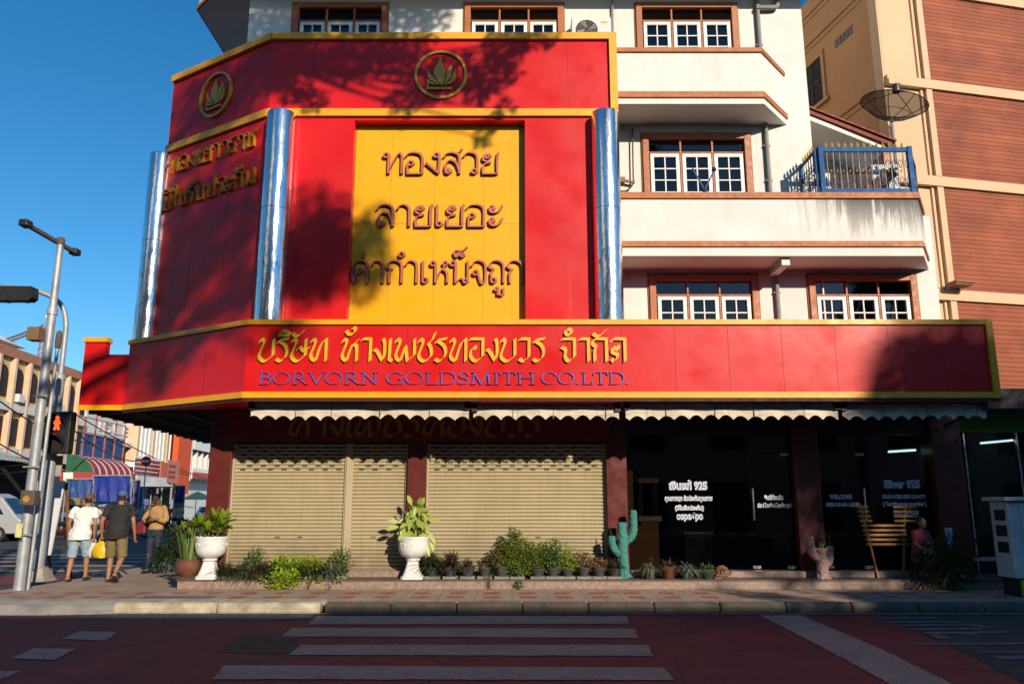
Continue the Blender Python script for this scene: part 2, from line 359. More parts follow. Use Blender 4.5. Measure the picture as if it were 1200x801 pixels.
def ribbon(mb, pts, fr, W, mn, ang, depth, eps, cut=False):
    """broad-nib stroke, solid, standing on the plane of frame fr=(O,ux,uz,n)"""
    O, ux, uz, nr = fr
    q = catmull([(x, y, 0) for x, y in pts], 5); k = len(q)
    a = R(ang); nib = Vector((math.cos(a), math.sin(a), 0)); F = []; B = []
    closed = (q[0] - q[-1]).length < 1e-4
    for i, p in enumerate(q):
        d = (q[min(i + 1, k - 1)] - q[max(i - 1, 0)])
        if closed and i in (0, k - 1): d = q[1] - q[k - 2]
        if d.length < 1e-9: d = Vector((1, 0, 0))
        d.normalize(); nn = Vector((-d.y, d.x, 0))
        if cut:
            c = nib * (W / 2)
            nn = nn if nn.dot(nib) >= 0 else -nn
            c = c + nn * (mn / 2)
        else: c = nn * (.5 * math.sqrt((W * abs(nn.dot(nib))) ** 2 + mn ** 2))
        e = depth + eps + .0022 * i / k
        for s, l in ((1, F), (-1, B)):
            x, y = p.x + s * c.x, p.y + s * c.y
            l.append(((O + ux * x + uz * y + nr * e), (O + ux * x + uz * y)))
    b = len(mb.v)
    for i in range(k): mb.v += [F[i][0], B[i][0], F[i][1], B[i][1]]
    for i in range(k - 1):
        j = b + 4 * i
        mb.f += [[j, j + 1, j + 5, j + 4], [j, j + 4, j + 6, j + 2], [j + 1, j + 3, j + 7, j + 5]]; mb.m += [0, 1, 1]
    mb.f += [[b, b + 2, b + 3, b + 1], [b + 4 * k - 4, b + 4 * k - 3, b + 4 * k - 1, b + 4 * k - 2]]; mb.m += [1, 1]
def write(text, font, marks, fr, width, h, W, mn, ang, depth, mats, parent, cut=False, gap=0.0):
    """one word fitted to width; every letter (with its marks) is a mesh of its own"""
    O, ux, uz, nr = fr
    text = text.replace('\u0e33', '\u0e4d\u0e32')
    adv = []; x = 0; items = []
    for ch in text:
        if ch in marks and items: items[-1][2] += [ch]; continue
        if ch == ' ': x += .45; continue
        items.append([ch, x, []]); x += font[ch][0] + gap
    tot = x - gap - .1; k = width / (tot * h)
    for ch, x0, mk in items:
        mb = MB(); f2 = (O + ux * (x0 * k * h), ux * (k * h), uz * h, nr); e = 0
        for s in font[ch][1] + [s for m_ in mk for s in marks[m_]]:
            ribbon(mb, s, f2, W, mn, ang, depth, e, cut); e += .0025
        mb.build('letter', mats, parent, recalc=False)
def text_mesh(s, size, m, parent, loc, name='lettering', bold=0.0, fit=None, align='CENTER', rot=(R(90), 0, 0), extr=0.0, world=True):
    c = bpy.data.curves.new('t', 'FONT'); c.body = s; c.size = size; c.align_x = align; c.offset = bold; c.extrude = extr; c.resolution_u = 3
    o = bpy.data.objects.new('t', c); COL.objects.link(o)
    dg = bpy.context.evaluated_depsgraph_get(); dg.update()
    me = bpy.data.meshes.new_from_object(o.evaluated_get(dg)); bpy.data.objects.remove(o)
    if not me.vertices: return None
    xs = [v.co.x for v in me.vertices]; k = fit / (max(xs) - min(xs)) if fit else 1
    for v in me.vertices: v.co.x *= k
    me.transform(Matrix.LocRotScale(Vector(loc) - (origin_of(parent) if world else Vector((0, 0, 0))), __import__('mathutils').Euler(rot), None))
    me.name = name; me.materials.clear(); me.materials.append(m)
    o = bpy.data.objects.new(name, me); COL.objects.link(o); o.parent = parent; return o
# ================================================================= ground, road, pavement
def road_mat(name, col, var=.35, wear=(.05, .048, .046), wear_amt=.5):
    m, n, b, L = new_mat(name); v = pos(n)
    f = noise(n, v, 1.2, 8, .7); r = ramp(n, .3, .7, tuple(c * (1 - var) for c in col), tuple(c * (1 + var * .6) for c in col)); L(f, r.inputs[0])
    g = ramp(n, .36, .64, (.55, .55, .55), (1.35, 1.35, 1.35)); L(noise(n, v, 38, 5, .8), g.inputs[0]); out = mix(n, 1.0, r.outputs[0], g.outputs[0], 'MULTIPLY')
    s = noise(n, pos(n, (.5, 1.6, 1)), 1.7, 7, .75); k = ramp(n, .52, .66, (0, 0, 0), (1, 1, 1)); L(s, k.inputs[0])
    out = mix(n, math_(n, 'MULTIPLY', k.outputs[0], wear_amt), out, wear)
    cr = n.nodes.new('ShaderNodeTexVoronoi'); cr.feature = 'DISTANCE_TO_EDGE'; cr.inputs['Scale'].default_value = .55; L(mix(n, .12, v, n.nodes.new('ShaderNodeTexNoise').outputs[1]), cr.inputs['Vector'])
    ck = ramp(n, .003, .012, (1, 1, 1), (0, 0, 0)); L(cr.outputs['Distance'], ck.inputs[0]); out = mix(n, math_(n, 'MULTIPLY', ck.outputs[0], .55), out, (.02, .018, .018))
    oil = ramp(n, .66, .74, (0, 0, 0), (1, 1, 1)); L(noise(n, pos(n, (1.1, .8, 1)), .9, 5, .6), oil.inputs[0]); out = mix(n, math_(n, 'MULTIPLY', oil.outputs[0], .45), out, (.03, .025, .025))
    L(out, b.inputs['Base Color']); b.inputs['Roughness'].default_value = .85
    bump(n, b, noise(n, v, 90, 3, .7), .7, .008); return m
def paint_mat(name, col, under, lo=.36, hi=.56):
    """road paint worn through to what lies beneath"""
    m, n, b, L = new_mat(name); v = pos(n)
    f = noise(n, v, 30, 8, .8); k = ramp(n, lo, hi, (0, 0, 0), (1, 1, 1)); L(f, k.inputs[0])
    t = noise(n, v, 2.0, 4); c = ramp(n, .3, .7, tuple(q * .7 for q in col), col); L(t, c.inputs[0])
    L(mix(n, k.outputs[0], under, c.outputs[0]), b.inputs['Base Color']); b.inputs['Roughness'].default_value = .8
    bump(n, b, noise(n, v, 140, 2, .6), .4, .005); return m
M_asph = road_mat('asphalt', (.05, .05, .052), wear=(.085, .075, .07))
M_red = road_mat('maroon road coating', (.23, .032, .026), wear=(.11, .045, .036), wear_amt=.6)
M_green = road_mat('dark green road coating', (.014, .05, .045), wear=(.05, .05, .05))
M_gut = road_mat('grey gutter asphalt', (.10, .098, .095), wear=(.05, .05, .05))
M_patch = road_mat('brown asphalt repair', (.055, .045, .03))
M_zeb = paint_mat('worn grey zebra paint', (.46, .37, .28), (.16, .085, .065))
M_line = paint_mat('worn white line paint', (.5, .47, .43), (.12, .11, .10), .3, .5)
M_lane = paint_mat('faint lane paint', (.26, .27, .27), (.03, .05, .05), .42, .6)

g = MB(); g.quad((-300, -200, 0), (300, -200, 0), (300, 500, 0), (-300, 500, 0)); structure('ground', g, M_asph)
def sheet(name, pts, z, m):
    b = MB(); b.add([(p[0], p[1], z) for p in pts], [tuple(range(len(pts)))]); return structure(name, b, m, recalc=False)
def ragged(pts, amp=.016, step=.07):
    out = []; n = len(pts)
    for i in range(n):
        a, c = Vector((pts[i][0], pts[i][1], 0)), Vector((pts[(i + 1) % n][0], pts[(i + 1) % n][1], 0)); k = max(1, int((c - a).length / step)); d = (c - a).normalized(); nn = Vector((-d.y, d.x, 0))
        out += [a.lerp(c, j / k) + nn * amp * (mnoise.noise(a.lerp(c, j / k) * 6) + .8 * mnoise.noise(a.lerp(c, j / k) * 17)) for j in range(k)]
    return out
def gp(*a): return [G(x, y) for x, y in a]
sheet('road_coating', [(-9.9, 6), (-9.9, 12.2), (-8.2, 12.55), (-5.2, 12.5), (-3.4, 12.0), (0, 12.74), (5.6, 12.74)] + gp((1035, 722), (1085, 745), (1150, 775), (1220, 812)) + [(7.5, 6)], .004, M_red)
sheet('gutter_strip', [(-6.5, 12.2), (-6.0, 12.74), (-3.0, 12.74), (-3.0, 12.15), (-3.6, 11.98)], .008, M_gut)
sheet('bicycle_lane', [(5.64, 12.74), (30, 12.74), (30, 7)] + gp((1223, 812), (1153, 775), (1088, 745), (1038, 722)), .004, M_green)
sheet('asphalt_patch', ragged(gp((252, 765), (343, 766), (349, 744), (285, 744)), .06), .008, M_patch)
for q in (((372, 722), (735, 722), (737, 731), (360, 732)), ((342, 736), (744, 737), (747, 748), (330, 746)), ((352, 756), (760, 756), (765, 769), (338, 768)),
          ((262, 780), (778, 783), (790, 797.5), (250, 796.5)), ((92, 740), (137, 741), (124, 751), (72, 749)), ((40, 760), (88, 761), (64, 774), (13, 772)), ((-20, 787), (25, 787), (-6, 799), (-60, 799))):
    sheet('crosswalk_stripe', ragged(gp(*q)), .012, M_zeb)
sheet('stop_line', ragged(gp((890, 721), (938, 721), (1035, 762), (1118, 803), (1045, 803), (960, 757))), .012, M_zeb)
for q in (((1028, 724), (1098, 723), (1098, 725), (1028, 725.5)), ((1036, 728), (1128, 728), (1128, 730), (1040, 730)), ((1052, 732.5), (1140, 731), (1165, 735.5), (1150, 736), (1136, 733), (1055, 734)),
          ((1064, 737), (1150, 736), (1150, 738), (1068, 739)), ((1080, 741), (1185, 740), (1185, 742), (1084, 743.5)), ((1088, 744), (1100, 743.5), (1115, 749), (1098, 748.5)), ((1125, 743), (1140, 742.6), (1148, 745), (1133, 744.6)),
          ((1068, 754), (1300, 753), (1300, 755.5), (1075, 756)), ((1145, 764), (1290, 763.5), (1290, 765.5), (1150, 765.5)), ((1162, 770), (1230, 769), (1230, 773), (1172, 773))):
    sheet('lane_marking', ragged(gp(*q), .01), .012, M_lane)
sheet('edge_line', [(-6.0, 12.62), (-6.0, 12.69), (30, 12.69), (30, 12.62)], .016, M_line)
# far crossing and far side street strips at the left
for i in range(5):
    y0 = 20 + i * 1.6
    sheet('crosswalk_stripe', [(-24, y0), (-10.3, y0 + .3), (-10.3, y0 + .95), (-24, y0 + .65)], .012, M_zeb)
sheet('road_coating', [(-26, 17.0), (-10.0, 17.2), (-10.0, 19.4), (-26, 19.2)], .004, M_red)

def paver_mat():
    m, n, b, L = new_mat('sidewalk pavers'); v = pos(n)
    f = noise(n, v, 1.5, 7, .7); c = ramp(n, .3, .72, (.33, .215, .15), (.52, .375, .265)); L(f, c.inputs[0])
    br = n.nodes.new('ShaderNodeTexBrick'); L(v, br.inputs['Vector']); br.inputs['Scale'].default_value = 1
    br.offset = 0; br.inputs['Brick Width'].default_value = .3; br.inputs['Row Height'].default_value = .3; br.inputs['Mortar Size'].default_value = .008
    br.inputs['Color1'].default_value = (1, 1, 1, 1); br.inputs['Color2'].default_value = (.85, .85, .85, 1); br.inputs['Mortar'].default_value = (.45, .45, .45, 1)
    sx = n.nodes.new('ShaderNodeSeparateXYZ'); L(v, sx.inputs[0])
    fx = math_(n, 'FRACT', math_(n, 'DIVIDE', math_(n, 'ADD', sx.outputs[0], 40.08), .6)); fy = math_(n, 'FRACT', math_(n, 'DIVIDE', math_(n, 'ADD', sx.outputs[1], 39.95), .6))
    red = math_(n, 'MULTIPLY', math_(n, 'LESS_THAN', fx, .47), math_(n, 'LESS_THAN', fy, .47))
    band = math_(n, 'MULTIPLY', math_(n, 'GREATER_THAN', sx.outputs[1], 13.2), math_(n, 'LESS_THAN', sx.outputs[1], 14.6))
    red = math_(n, 'MULTIPLY', red, band)
    red = math_(n, 'MULTIPLY', red, math_(n, 'ADD', .45, math_(n, 'MULTIPLY', noise(n, v, 2.2, 3), .7)))
    out = mix(n, math_(n, 'MINIMUM', red, 1.0), c.outputs[0], (.34, .075, .038)); out = mix(n, .8, out, br.outputs[0], 'MULTIPLY')
    L(out, b.inputs['Base Color']); b.inputs['Roughness'].default_value = .85; bump(n, b, br.outputs['Fac'], -.25, .006)
    return m
M_pave = paver_mat()
M_kerb = mat('old concrete kerb', (.50, .42, .30), .9, var=.55, scale=3.2, bmp=.5)
M_kerbd = mat('dirty dark kerb', (.13, .105, .075), .9, var=.5, scale=2.5, bmp=.4, streak=.5, streak_col=(.05, .045, .035))
M_conc = mat('rough concrete', (.36, .32, .26), .9, var=.35, scale=2.5, bmp=.5)
s = MB(); s.prism([(-6.0, 12.96), (45, 12.96), (45, 19), (-5.6, 19), (-5.6, 70), (-12.6, 70), (-8.95, 18), (-8.95, 15.6), (-9.15, 14.6), (-8.9, 13.75), (-8.2, 13.3), (-6.0, 13.2)], 0, .15); structure('sidewalk', s, M_pave)
def kerb_run(x0, x1, m, y0=12.75, top=.157, y1=12.965, cnt=None):
    b = MB(); n = cnt or max(1, int((x1 - x0) / 1.0))
    for i in range(n):
        a, c = x0 + (x1 - x0) * i / n, x0 + (x1 - x0) * (i + 1) / n
        j = random.uniform(-.008, .008); q = 8; rows_ = []
        for u in range(q + 1):
            x = a + .004 + (c - a - .008) * u / q; w1 = .022 * mnoise.noise(Vector((x * 2.3, y0, 1))); w2 = .014 * mnoise.noise(Vector((x * 5, 3, 2))); rows_.append([Vector((x, y1, 0)), Vector((x, y0 + j, 0)), Vector((x, y0 + j + w1 * .6, .09)), Vector((x, y0 + j + .025 + w1, top - .02 + w2)), Vector((x, y0 + j + .06 + w1, top + w2 * .5)), Vector((x, y1, top))])
        b.rings(rows_)
    structure('kerb', b, m, bevel=.03)
kerb_run(-6.15, -2.95, M_kerb, 12.72, .165, 13.25, 2); kerb_run(-2.9, 45, M_kerbd)
a = MB(); n = 26; rows = []
edge = [(-11.5, 13.9), (-9.7, 13.35), (-8.6, 12.75), (-7.6, 12.55), (-6.6, 12.62), (-6.05, 12.74)]; inner = [(-10.2, 15.2), (-9.0, 14.5), (-8.6, 13.6), (-7.6, 13.32), (-6.6, 13.3), (-6.05, 13.28)]
for e, q in zip(catmull([(x, y, 0) for x, y in edge], 6), catmull([(x, y, 0) for x, y in inner], 6)):
    rows.append([Vector((e.x, e.y, .002)), e.lerp(q, .35) + Vector((0, 0, .1 + .02 * mnoise.noise(e * 3))), e.lerp(q, .7) + Vector((0, 0, .15)), q + Vector((0, 0, .158)), q + Vector((.1, .1, 0))])
for i in range(len(rows) - 1):
    for j in range(4): a.quad(rows[i][j], rows[i + 1][j], rows[i + 1][j + 1], rows[i][j + 1])
structure('concrete_ramp', a, M_conc)
cv = MB(); cv.box(-6.1, 13.3, .15, -4.9, 13.75, .156); structure('drain_slab', cv, mat('grey slab', (.16, .155, .15), .8))

# ================================================================= the shop house
M_white = mat('white painted wall', (.80, .765, .70), .75, var=.10, scale=1.2, streak=.22, streak_col=(.38, .34, .28), bmp=.12)
def stained():
    m, n, b, L = new_mat('white parapet with black mould runs'); v = pos(n)
    f = noise(n, v, 1.4, 6); c = ramp(n, .3, .7, (.72, .68, .62), (.82, .79, .73)); L(f, c.inputs[0])
    sx = n.nodes.new('ShaderNodeSeparateXYZ'); L(v, sx.inputs[0])
    st = noise(n, pos(n, (4.5, 4.5, .35)), 2.0, 6, .72)
    def rng(o, lo, hi):
        k = n.nodes.new('ShaderNodeMapRange'); k.inputs[1].default_value = lo; k.inputs[2].default_value = hi; k.clamp = True; L(o, k.inputs[0]); return k.outputs[0]
    hz = rng(sx.outputs[2], 6.5, 7.5); hx = rng(sx.outputs[0], 5.2, 6.6)
    k = ramp(n, .56, .68, (0, 0, 0), (1, 1, 1)); L(math_(n, 'ADD', st, math_(n, 'MULTIPLY', math_(n, 'MULTIPLY', hz, hx), .27)), k.inputs[0])
    k2 = ramp(n, .55, .8, (0, 0, 0), (1, 1, 1)); L(st, k2.inputs[0])
    out = mix(n, math_(n, 'MULTIPLY', k2.outputs[0], .2), c.outputs[0], (.4, .36, .3))
    out = mix(n, math_(n, 'MULTIPLY', math_(n, 'MULTIPLY', k.outputs[0], hx), math_(n, 'ADD', .12, math_(n, 'MULTIPLY', hz, .8))), out, (.05, .042, .035))
    L(out, b.inputs['Base Color']); b.inputs['Roughness'].default_value = .8; bump(n, b, noise(n, v, 18, 5), .15, .01); return m
M_para = stained()
M_trim = mat('orange brown trim paint', (.47, .15, .042), .6, var=.2, streak=.25, streak_col=(.12, .05, .03))
M_brown = mat('brown window casing', (.42, .13, .04), .5, var=.2)
M_sash = mat('white window sash', (.82, .80, .76), .45, var=.06)
M_wglass = thin_glass('window glass', (.45, .5, .56), .9)
M_dark = mat('dark room', (.03, .03, .033), .9)
M_maroon = mat('maroon pillar tiles', (.12, .022, .017), .3, var=.08, scale=1.5, bmp=.05)
M_gran = mat('pink granite', (.33, .225, .175), .45, var=.4, scale=14, bmp=.1, streak=.3, streak_col=(.14, .10, .08))
M_granlip = mat('dark stone lip', (.12, .085, .07), .5, var=.35, scale=9)
M_pipe = mat('grey drain pipe', (.30, .28, .26), .6)
FW = 15.4
shop = thing('shop_building', 'white four-storey corner shophouse with brown-trimmed balconies above the red shop signs', 'building', (1.4, 15.4, .15))
def holed(mb, x0, x1, z0, z1, y0, y1, holes):
    xs = sorted({x0, x1, *[h[i] for h in holes for i in (0, 1)]}); zs = sorted({z0, z1, *[h[i] for h in holes for i in (2, 3)]})
    for i in range(len(xs) - 1):
        for j in range(len(zs) - 1):
            cx, cz = (xs[i] + xs[i + 1]) / 2, (zs[j] + zs[j + 1]) / 2
            if not any(h[0] < cx < h[1] and h[2] < cz < h[3] for h in holes): mb.box(xs[i], y0, zs[j], xs[i + 1], y1, zs[j + 1])
WINS = [(2.77, 4.96, 4.75, 6.19), (5.98, 8.16, 4.75, 6.19), (2.73, 4.99, 7.85, 9.27), (2.69, 4.89, 10.92, 12.34), (-1.03, 1.12, 10.92, 12.34), (-4.76, -2.70, 10.92, 12.34), (-1.03, 1.12, 7.85, 9.27), (-1.03, 1.12, 4.75, 6.19)]
wl = MB()
holed(wl, -5.72, 6.27, 3.5, 17.2, FW, FW + .2, [h for h in WINS if h[0] < 5.5] + [(5.98, 6.27, 4.75, 6.19), (5.0, 6.3, 3.5, 4.0)])
holed(wl, 6.272, 8.6, 3.5, 7.45, FW, FW + .2, [(6.272, 8.16, 4.75, 6.19)])
wl.box(-5.72, FW + .202, 3.5, -5.52, 34, 17.2)                     # street side
wl.box(6.07, FW + .202, 7.5, 6.27, 34, 17.2); wl.box(8.4, FW + .202, .15, 8.6, 20.5, 7.45)
wl.box(-5.5, 33.8, .15, 6.0, 34, 17.2); wl.box(-5.72, FW, 17.202, 6.27, 34, 17.4); wl.box(6.3, 20.3, .15, 8.4, 20.5, 7.45)
wl.prism([(6.272, FW + .002), (6.272, FW + .3), (6.62, FW + .3), (6.62, FW + .002)], 7.47, 8.4)
wl.build('wall', M_white, shop)
rm = MB()
for z in (3.52, 6.5, 9.6, 12.8): rm.box(-5.5, FW + .25, z, 6.05, 20, z + .12)
rm.box(6.1, FW + .25, 6.4, 8.38, 20.2, 6.5); rm.box(6.29, FW + .21, 7.2, 8.39, 20.29, 7.3)
rm.box(-5.5, 19.9, 3.66, 6.05, 20.0, 16.9); rm.box(5.6, FW + .25, 3.66, 5.7, 19.88, 6.4)
for x in (-2.0, 1.6): rm.box(x, FW + .25, 3.66, x + .1, 19.88, 12.7)
rm.build('floor_slab', M_dark, shop)
def window(x0, x1, z0, z1, rows=3):
    f = MB(); c = .13; y0, y1 = FW - .07, FW + .12
    f.box(x0, y0, z0, x0 + c, y1, z1); f.box(x1 - c, y0, z0, x1, y1, z1); f.box(x0 + c, y0, z1 - c, x1 - c, y1, z1); f.box(x0 + c, y0, z0, x1 - c, y1, z0 + .05)
    a, b = x0 + c, x1 - c; tz = z1 - c - .27; w3 = (b - a) / 3
    f.box(a, y0 + .05, tz - .035, b, y1 - .03, tz)
    for i in (1, 2): f.box(a + w3 * i - .02, y0 + .052, z0 + .05, a + w3 * i + .02, y1 - .032, z1 - c)
    # stepped moulding round the casing
    f.box(x0 - .03, y0 + .04, z0, x0, FW, z1 + .03); f.box(x1, y0 + .04, z0, x1 + .03, FW, z1 + .03); f.box(x0, y0 + .041, z1, x1, FW, z1 + .03)
    w = f.build('window', M_brown, shop, bevel=.008)
    gl = MB(); gl.box(a, FW + .03, z0 + .05, b, FW + .036, z1 - c); gl.build('pane', M_wglass, w)
    for i in range(3):
        s = MB(); l, r = a + w3 * i + .03, a + w3 * (i + 1) - .03; t, u = z0 + .06, tz - .045; q = .075; ys, ye = FW - .02, FW + .028
        s.box(l, ys, t, l + q, ye, u); s.box(r - q, ys, t, r, ye, u); s.box(l + q, ys, u - q, r - q, ye, u); s.box(l + q, ys, t, r - q, ye, t + q)
        m_ = (l + r) / 2; s.box(m_ - .014, ys + .01, t + q, m_ + .014, ye - .002, u - q)
        for k_ in range(1, rows):
            zz = u - q - (u - t - 2 * q) * k_ / rows
            s.box(l + q, ys + .012, zz - .014, m_ - .014, ye - .003, zz + .014); s.box(m_ + .014, ys + .012, zz - .014, r - q, ye - .003, zz + .014)
        s.build('sash', M_sash, w, bevel=.006)
for h in WINS[:6]: window(*h)
# balconies
def balcony(x0, xf, xw, z0, zc0, zc1, zt0, zt1, m, y0=14.5, left=None):
    """x0..xf along the front, chamfer back to xw on the wall; z0 underside, zt trim, zc coping"""
    def plan(o): return [(x0, y0 - o), (xf + o * .4, y0 - o), (xw + o, FW - .003)]
    b = MB(); t = .12
    p = plan(0); inner = [(xw - .15, FW - .003), (xf - .06, y0 + t), (x0, y0 + t)]
    b.prism(p + inner, z0, zc0); b.prism([(x0, y0 + t + .001), (xf - .061, y0 + t + .001), (xw - .151, FW - .004), (x0, FW - .004)], z0 + .001, z0 + .18)
    o = b.build('balcony', m, shop)
    for nm, a, c, d in (('coping', zc0, zc1, .045), ('moulding', zt0, zt1, .04)):
        k_ = MB(); q = plan(d); inn = inner if nm == 'coping' else [(xw - .001, FW - .004), (xf - .001, y0 - .001), (x0, y0 - .001)]
        k_.prism(q + inn, a, c); k_.build(nm, M_trim, o)
        if nm == 'moulding':
            k_ = MB(); q = plan(.02); k_.prism(q + inn, a + (c - a) * 1.02, c + .035); k_.build('fillet', M_trim, o)
    return o
balcony(-4.0, 7.9, 8.46, 6.31, 7.47, 7.59, 6.49, 6.57, M_para)
balcony(-4.0, 5.04, 5.8, 9.48, 10.61, 10.70, 9.61, 9.71, M_white)
# bracket beam under the lower balcony
bk = MB(); bk.prism([(5.2, 14.6), (5.36, 14.6), (5.36, 15.39), (5.2, 15.39)], 6.16, 6.308); bk.build('beam', M_white, shop)
# top balcony at the street corner, wrapping round to the side street
cb = MB(); z0 = 12.6
cb.prism([(-6.2, 15.12), (-5.1, 14.5), (7, 14.5), (7, 15.37), (-5.74, 15.37), (-5.74, 33.9), (-7.25, 33.9), (-7.12, 16.05)], z0, z0 + .16); o = cb.build('balcony', M_white, shop)
c2 = MB(); c2.prism([(-5.1, 14.5), (-5.1, 14.62), (-6.15, 15.2), (-7.0, 16.1), (-7.13, 33.8), (-7.25, 33.8), (-7.12, 16.05), (-6.2, 15.12)], z0 + .162, z0 + 1.2); c2.build('parapet', M_white, o)
c3 = MB(); c3.prism([(-5.1, 14.46), (-5.1, 14.49), (-6.19, 15.11), (-7.11, 16.04), (-7.24, 33.8), (-7.28, 33.8), (-7.16, 16.02), (-6.22, 15.08)], z0 + .02, z0 + .1); c3.build('moulding', M_trim, o)
# drain pipes
for x, z0, z1 in ((5.33, 3.5, 6.3), (5.33, 7.6, 9.47), (5.33, 10.7, 14), (2.18, 7.6, 9.4), (2.18, 10.7, 13)):
    p = MB(); p.tube([(x, 15.33, z0), (x, 15.33, z1)], .045 if x > 3 else .02, 8)
    for z in (z0 + .6, z1 - .5): p.box(x - .07, 15.33, z, x + .07, 15.398, z + .03)
    p.build('drain_pipe', M_pipe, shop, smooth=True)
p = MB(); p.tube(catmull([P(886, 9, 15.3), P(906, 9, 15.3), P(911, 6, 15.3), P(911, -4, 15.3)], 4), .05, 8); p.build('drain_pipe', M_pipe, shop, smooth=True)
# ground floor: plinth, steps, pillars, fascia, shutters
b = MB(); b.box(-6.03, 14.8, .15, 8.85, 15.6, .295); b.build('plinth', M_gran, shop, bevel=.006)
b = MB(); b.box(-6.05, 14.78, .297, 8.87, 15.6, .318); b.build('plinth_top', M_granlip, shop, bevel=.004)
b = MB(); b.box(-5.37, 15.27, .32, 1.8, 15.6, .43); b.box(2.22, 15.22, .32, 8.1, 15.6, .43); b.build('step', M_gran, shop, bevel=.006)
for x0, x1 in ((-5.82, -5.39), (-2.0, -1.645), (1.81, 2.2), (5.42, 5.9), (8.1, 8.66)):
    b = MB(); b.box(x0, 15.31, .32, x1, 15.75, 3.45)
    o = b.build('pillar', M_maroon, shop, bevel=.006)
    b = MB()
    for z in (1.12, 1.92, 2.7): b.box(x0 - .001, 15.308, z, x1 + .001, 15.32, z + .006)
    b.build('tile_joint', M_dark, o)
b = MB(); b.box(-5.38, 15.42, 2.81, 1.8, 15.6, 3.5); b.box(2.2, 15.4, 2.98, 5.42, 15.6, 3.5); b.box(5.9, 15.4, 2.98, 8.1, 15.6, 3.5); b.build('lintel', mat('black lintel', (.018, .012, .012), .5), shop)
def shutter_mat():
    m, n, b, L = new_mat('beige shutter paint with grime'); v = pos(n); sx = n.nodes.new('ShaderNodeSeparateXYZ'); L(v, sx.inputs[0])
    c = ramp(n, .3, .7, (.42, .345, .205), (.51, .42, .26)); L(noise(n, v, .9, 5, .6), c.inputs[0]); out = c.outputs[0]
    s = ramp(n, .5, .72, (0, 0, 0), (1, 1, 1)); L(noise(n, pos(n, (7, 1, .3)), 2, 6, .75), s.inputs[0]); out = mix(n, math_(n, 'MULTIPLY', s.outputs[0], .32), out, (.22, .165, .09))
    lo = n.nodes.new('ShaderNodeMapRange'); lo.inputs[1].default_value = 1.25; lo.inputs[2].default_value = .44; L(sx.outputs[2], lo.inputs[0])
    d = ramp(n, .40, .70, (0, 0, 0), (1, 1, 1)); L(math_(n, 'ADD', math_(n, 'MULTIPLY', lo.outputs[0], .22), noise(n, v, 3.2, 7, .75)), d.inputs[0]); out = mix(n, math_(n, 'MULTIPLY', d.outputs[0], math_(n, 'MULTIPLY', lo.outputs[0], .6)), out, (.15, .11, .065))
    L(out, b.inputs['Base Color']); b.inputs['Roughness'].default_value = .6; return m
M_shut = shutter_mat()
def shutter(x0, x1, z0=.445, z1=2.81, n=34):
    b = MB(); h = (z1 - z0) / n; prof = []
    for i in range(n):
        for dy, t in ((.0, 0), (-.018, .12), (-.026, .4), (-.018, .68), (.010, .84)): prof.append((15.46 + dy, z0 + h * (i + t)))
    prof.append((15.46, z1)); q = 16; k = len(prof); vs = []
    for c in range(q + 1):
        x = x0 + (x1 - x0) * c / q
        for y, z in prof: e = .014 * mnoise.noise(Vector((x * 1.1, 7, z * 1.6))) + .006 * mnoise.noise(Vector((x * 3.5, 2, z * 4))); vs.append((x, y + (e if 0 < c < q else 0), z + .006 * mnoise.noise(Vector((x * .9, 5, z * 3)))))
    b.add(vs, [(c * k + i, c * k + i + 1, (c + 1) * k + i + 1, (c + 1) * k + i) for c in range(q) for i in range(k - 1)])
    b.box(x0, 15.45, z0 - .012, x1, 15.475, z0)
    b.box(x0 - .02, 15.40, z0 - .01, x0 + .02, 15.44, z1); b.box(x1 - .02, 15.40, z0 - .01, x1 + .02, 15.44, z1)
    o = b.build('shutter', M_shut, shop, recalc=False)
    s = MB()
    for r in range(7):
        zz = z1 - h * (r + 1.42); x = x0 + .12 + (r % 2) * .13
        while x < x1 - .18: s.box(x, 15.43, zz, x + .10, 15.446, zz + .021); x += .265
    s.build('vent_slot', M_dark, o)
    for f in (.42, .62):
        s = MB(); xx = x0 + (x1 - x0) * f; s.box(xx - .045, 15.432, z0 + h * 8.3, xx + .045, 15.445, z0 + h * 8.3 + .025); s.build('lock', M_granlip, o)
    b = MB(); b.box(x0, 15.43, z0 - .03, x1, 15.47, z0 - .012); b.build('bottom_rail', mat('dull steel', (.35, .31, .24), .4, .6), o)
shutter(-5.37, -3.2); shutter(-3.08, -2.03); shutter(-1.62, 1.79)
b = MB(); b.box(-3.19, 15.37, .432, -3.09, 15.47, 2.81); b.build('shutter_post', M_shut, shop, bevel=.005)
# canopy over both pavements, with its battened underside
M_soff = mat('dark soffit', (.075, .045, .04), .7, var=.4, scale=2)
b = MB(); b.prism([(-4.6, 13.7), (8.4, 13.7), (8.4, 15.395), (-5.72, 15.395), (-5.72, 24), (-9.3, 24), (-8.52, 15.5), (-7.55, 15.5)], 3.50, 3.56)
b.build('canopy', M_soff, shop)
M_bat = mat('thin purlin steel', (.16, .10, .09), .5, .3, var=.4)
b = MB()
for i in range(14):
    y = 15.9 + i * .6; b.bar((-8.5 - (y - 15.5) * .09, y, 3.46), (-5.75, y, 3.46), .06, .07)
for x in (-6.4, -7.3, -8.2): b.bar((x, 15.6, 3.40), (x - .4, 23.8, 3.40), .05, .06)
b.build('purlins', M_bat, shop)
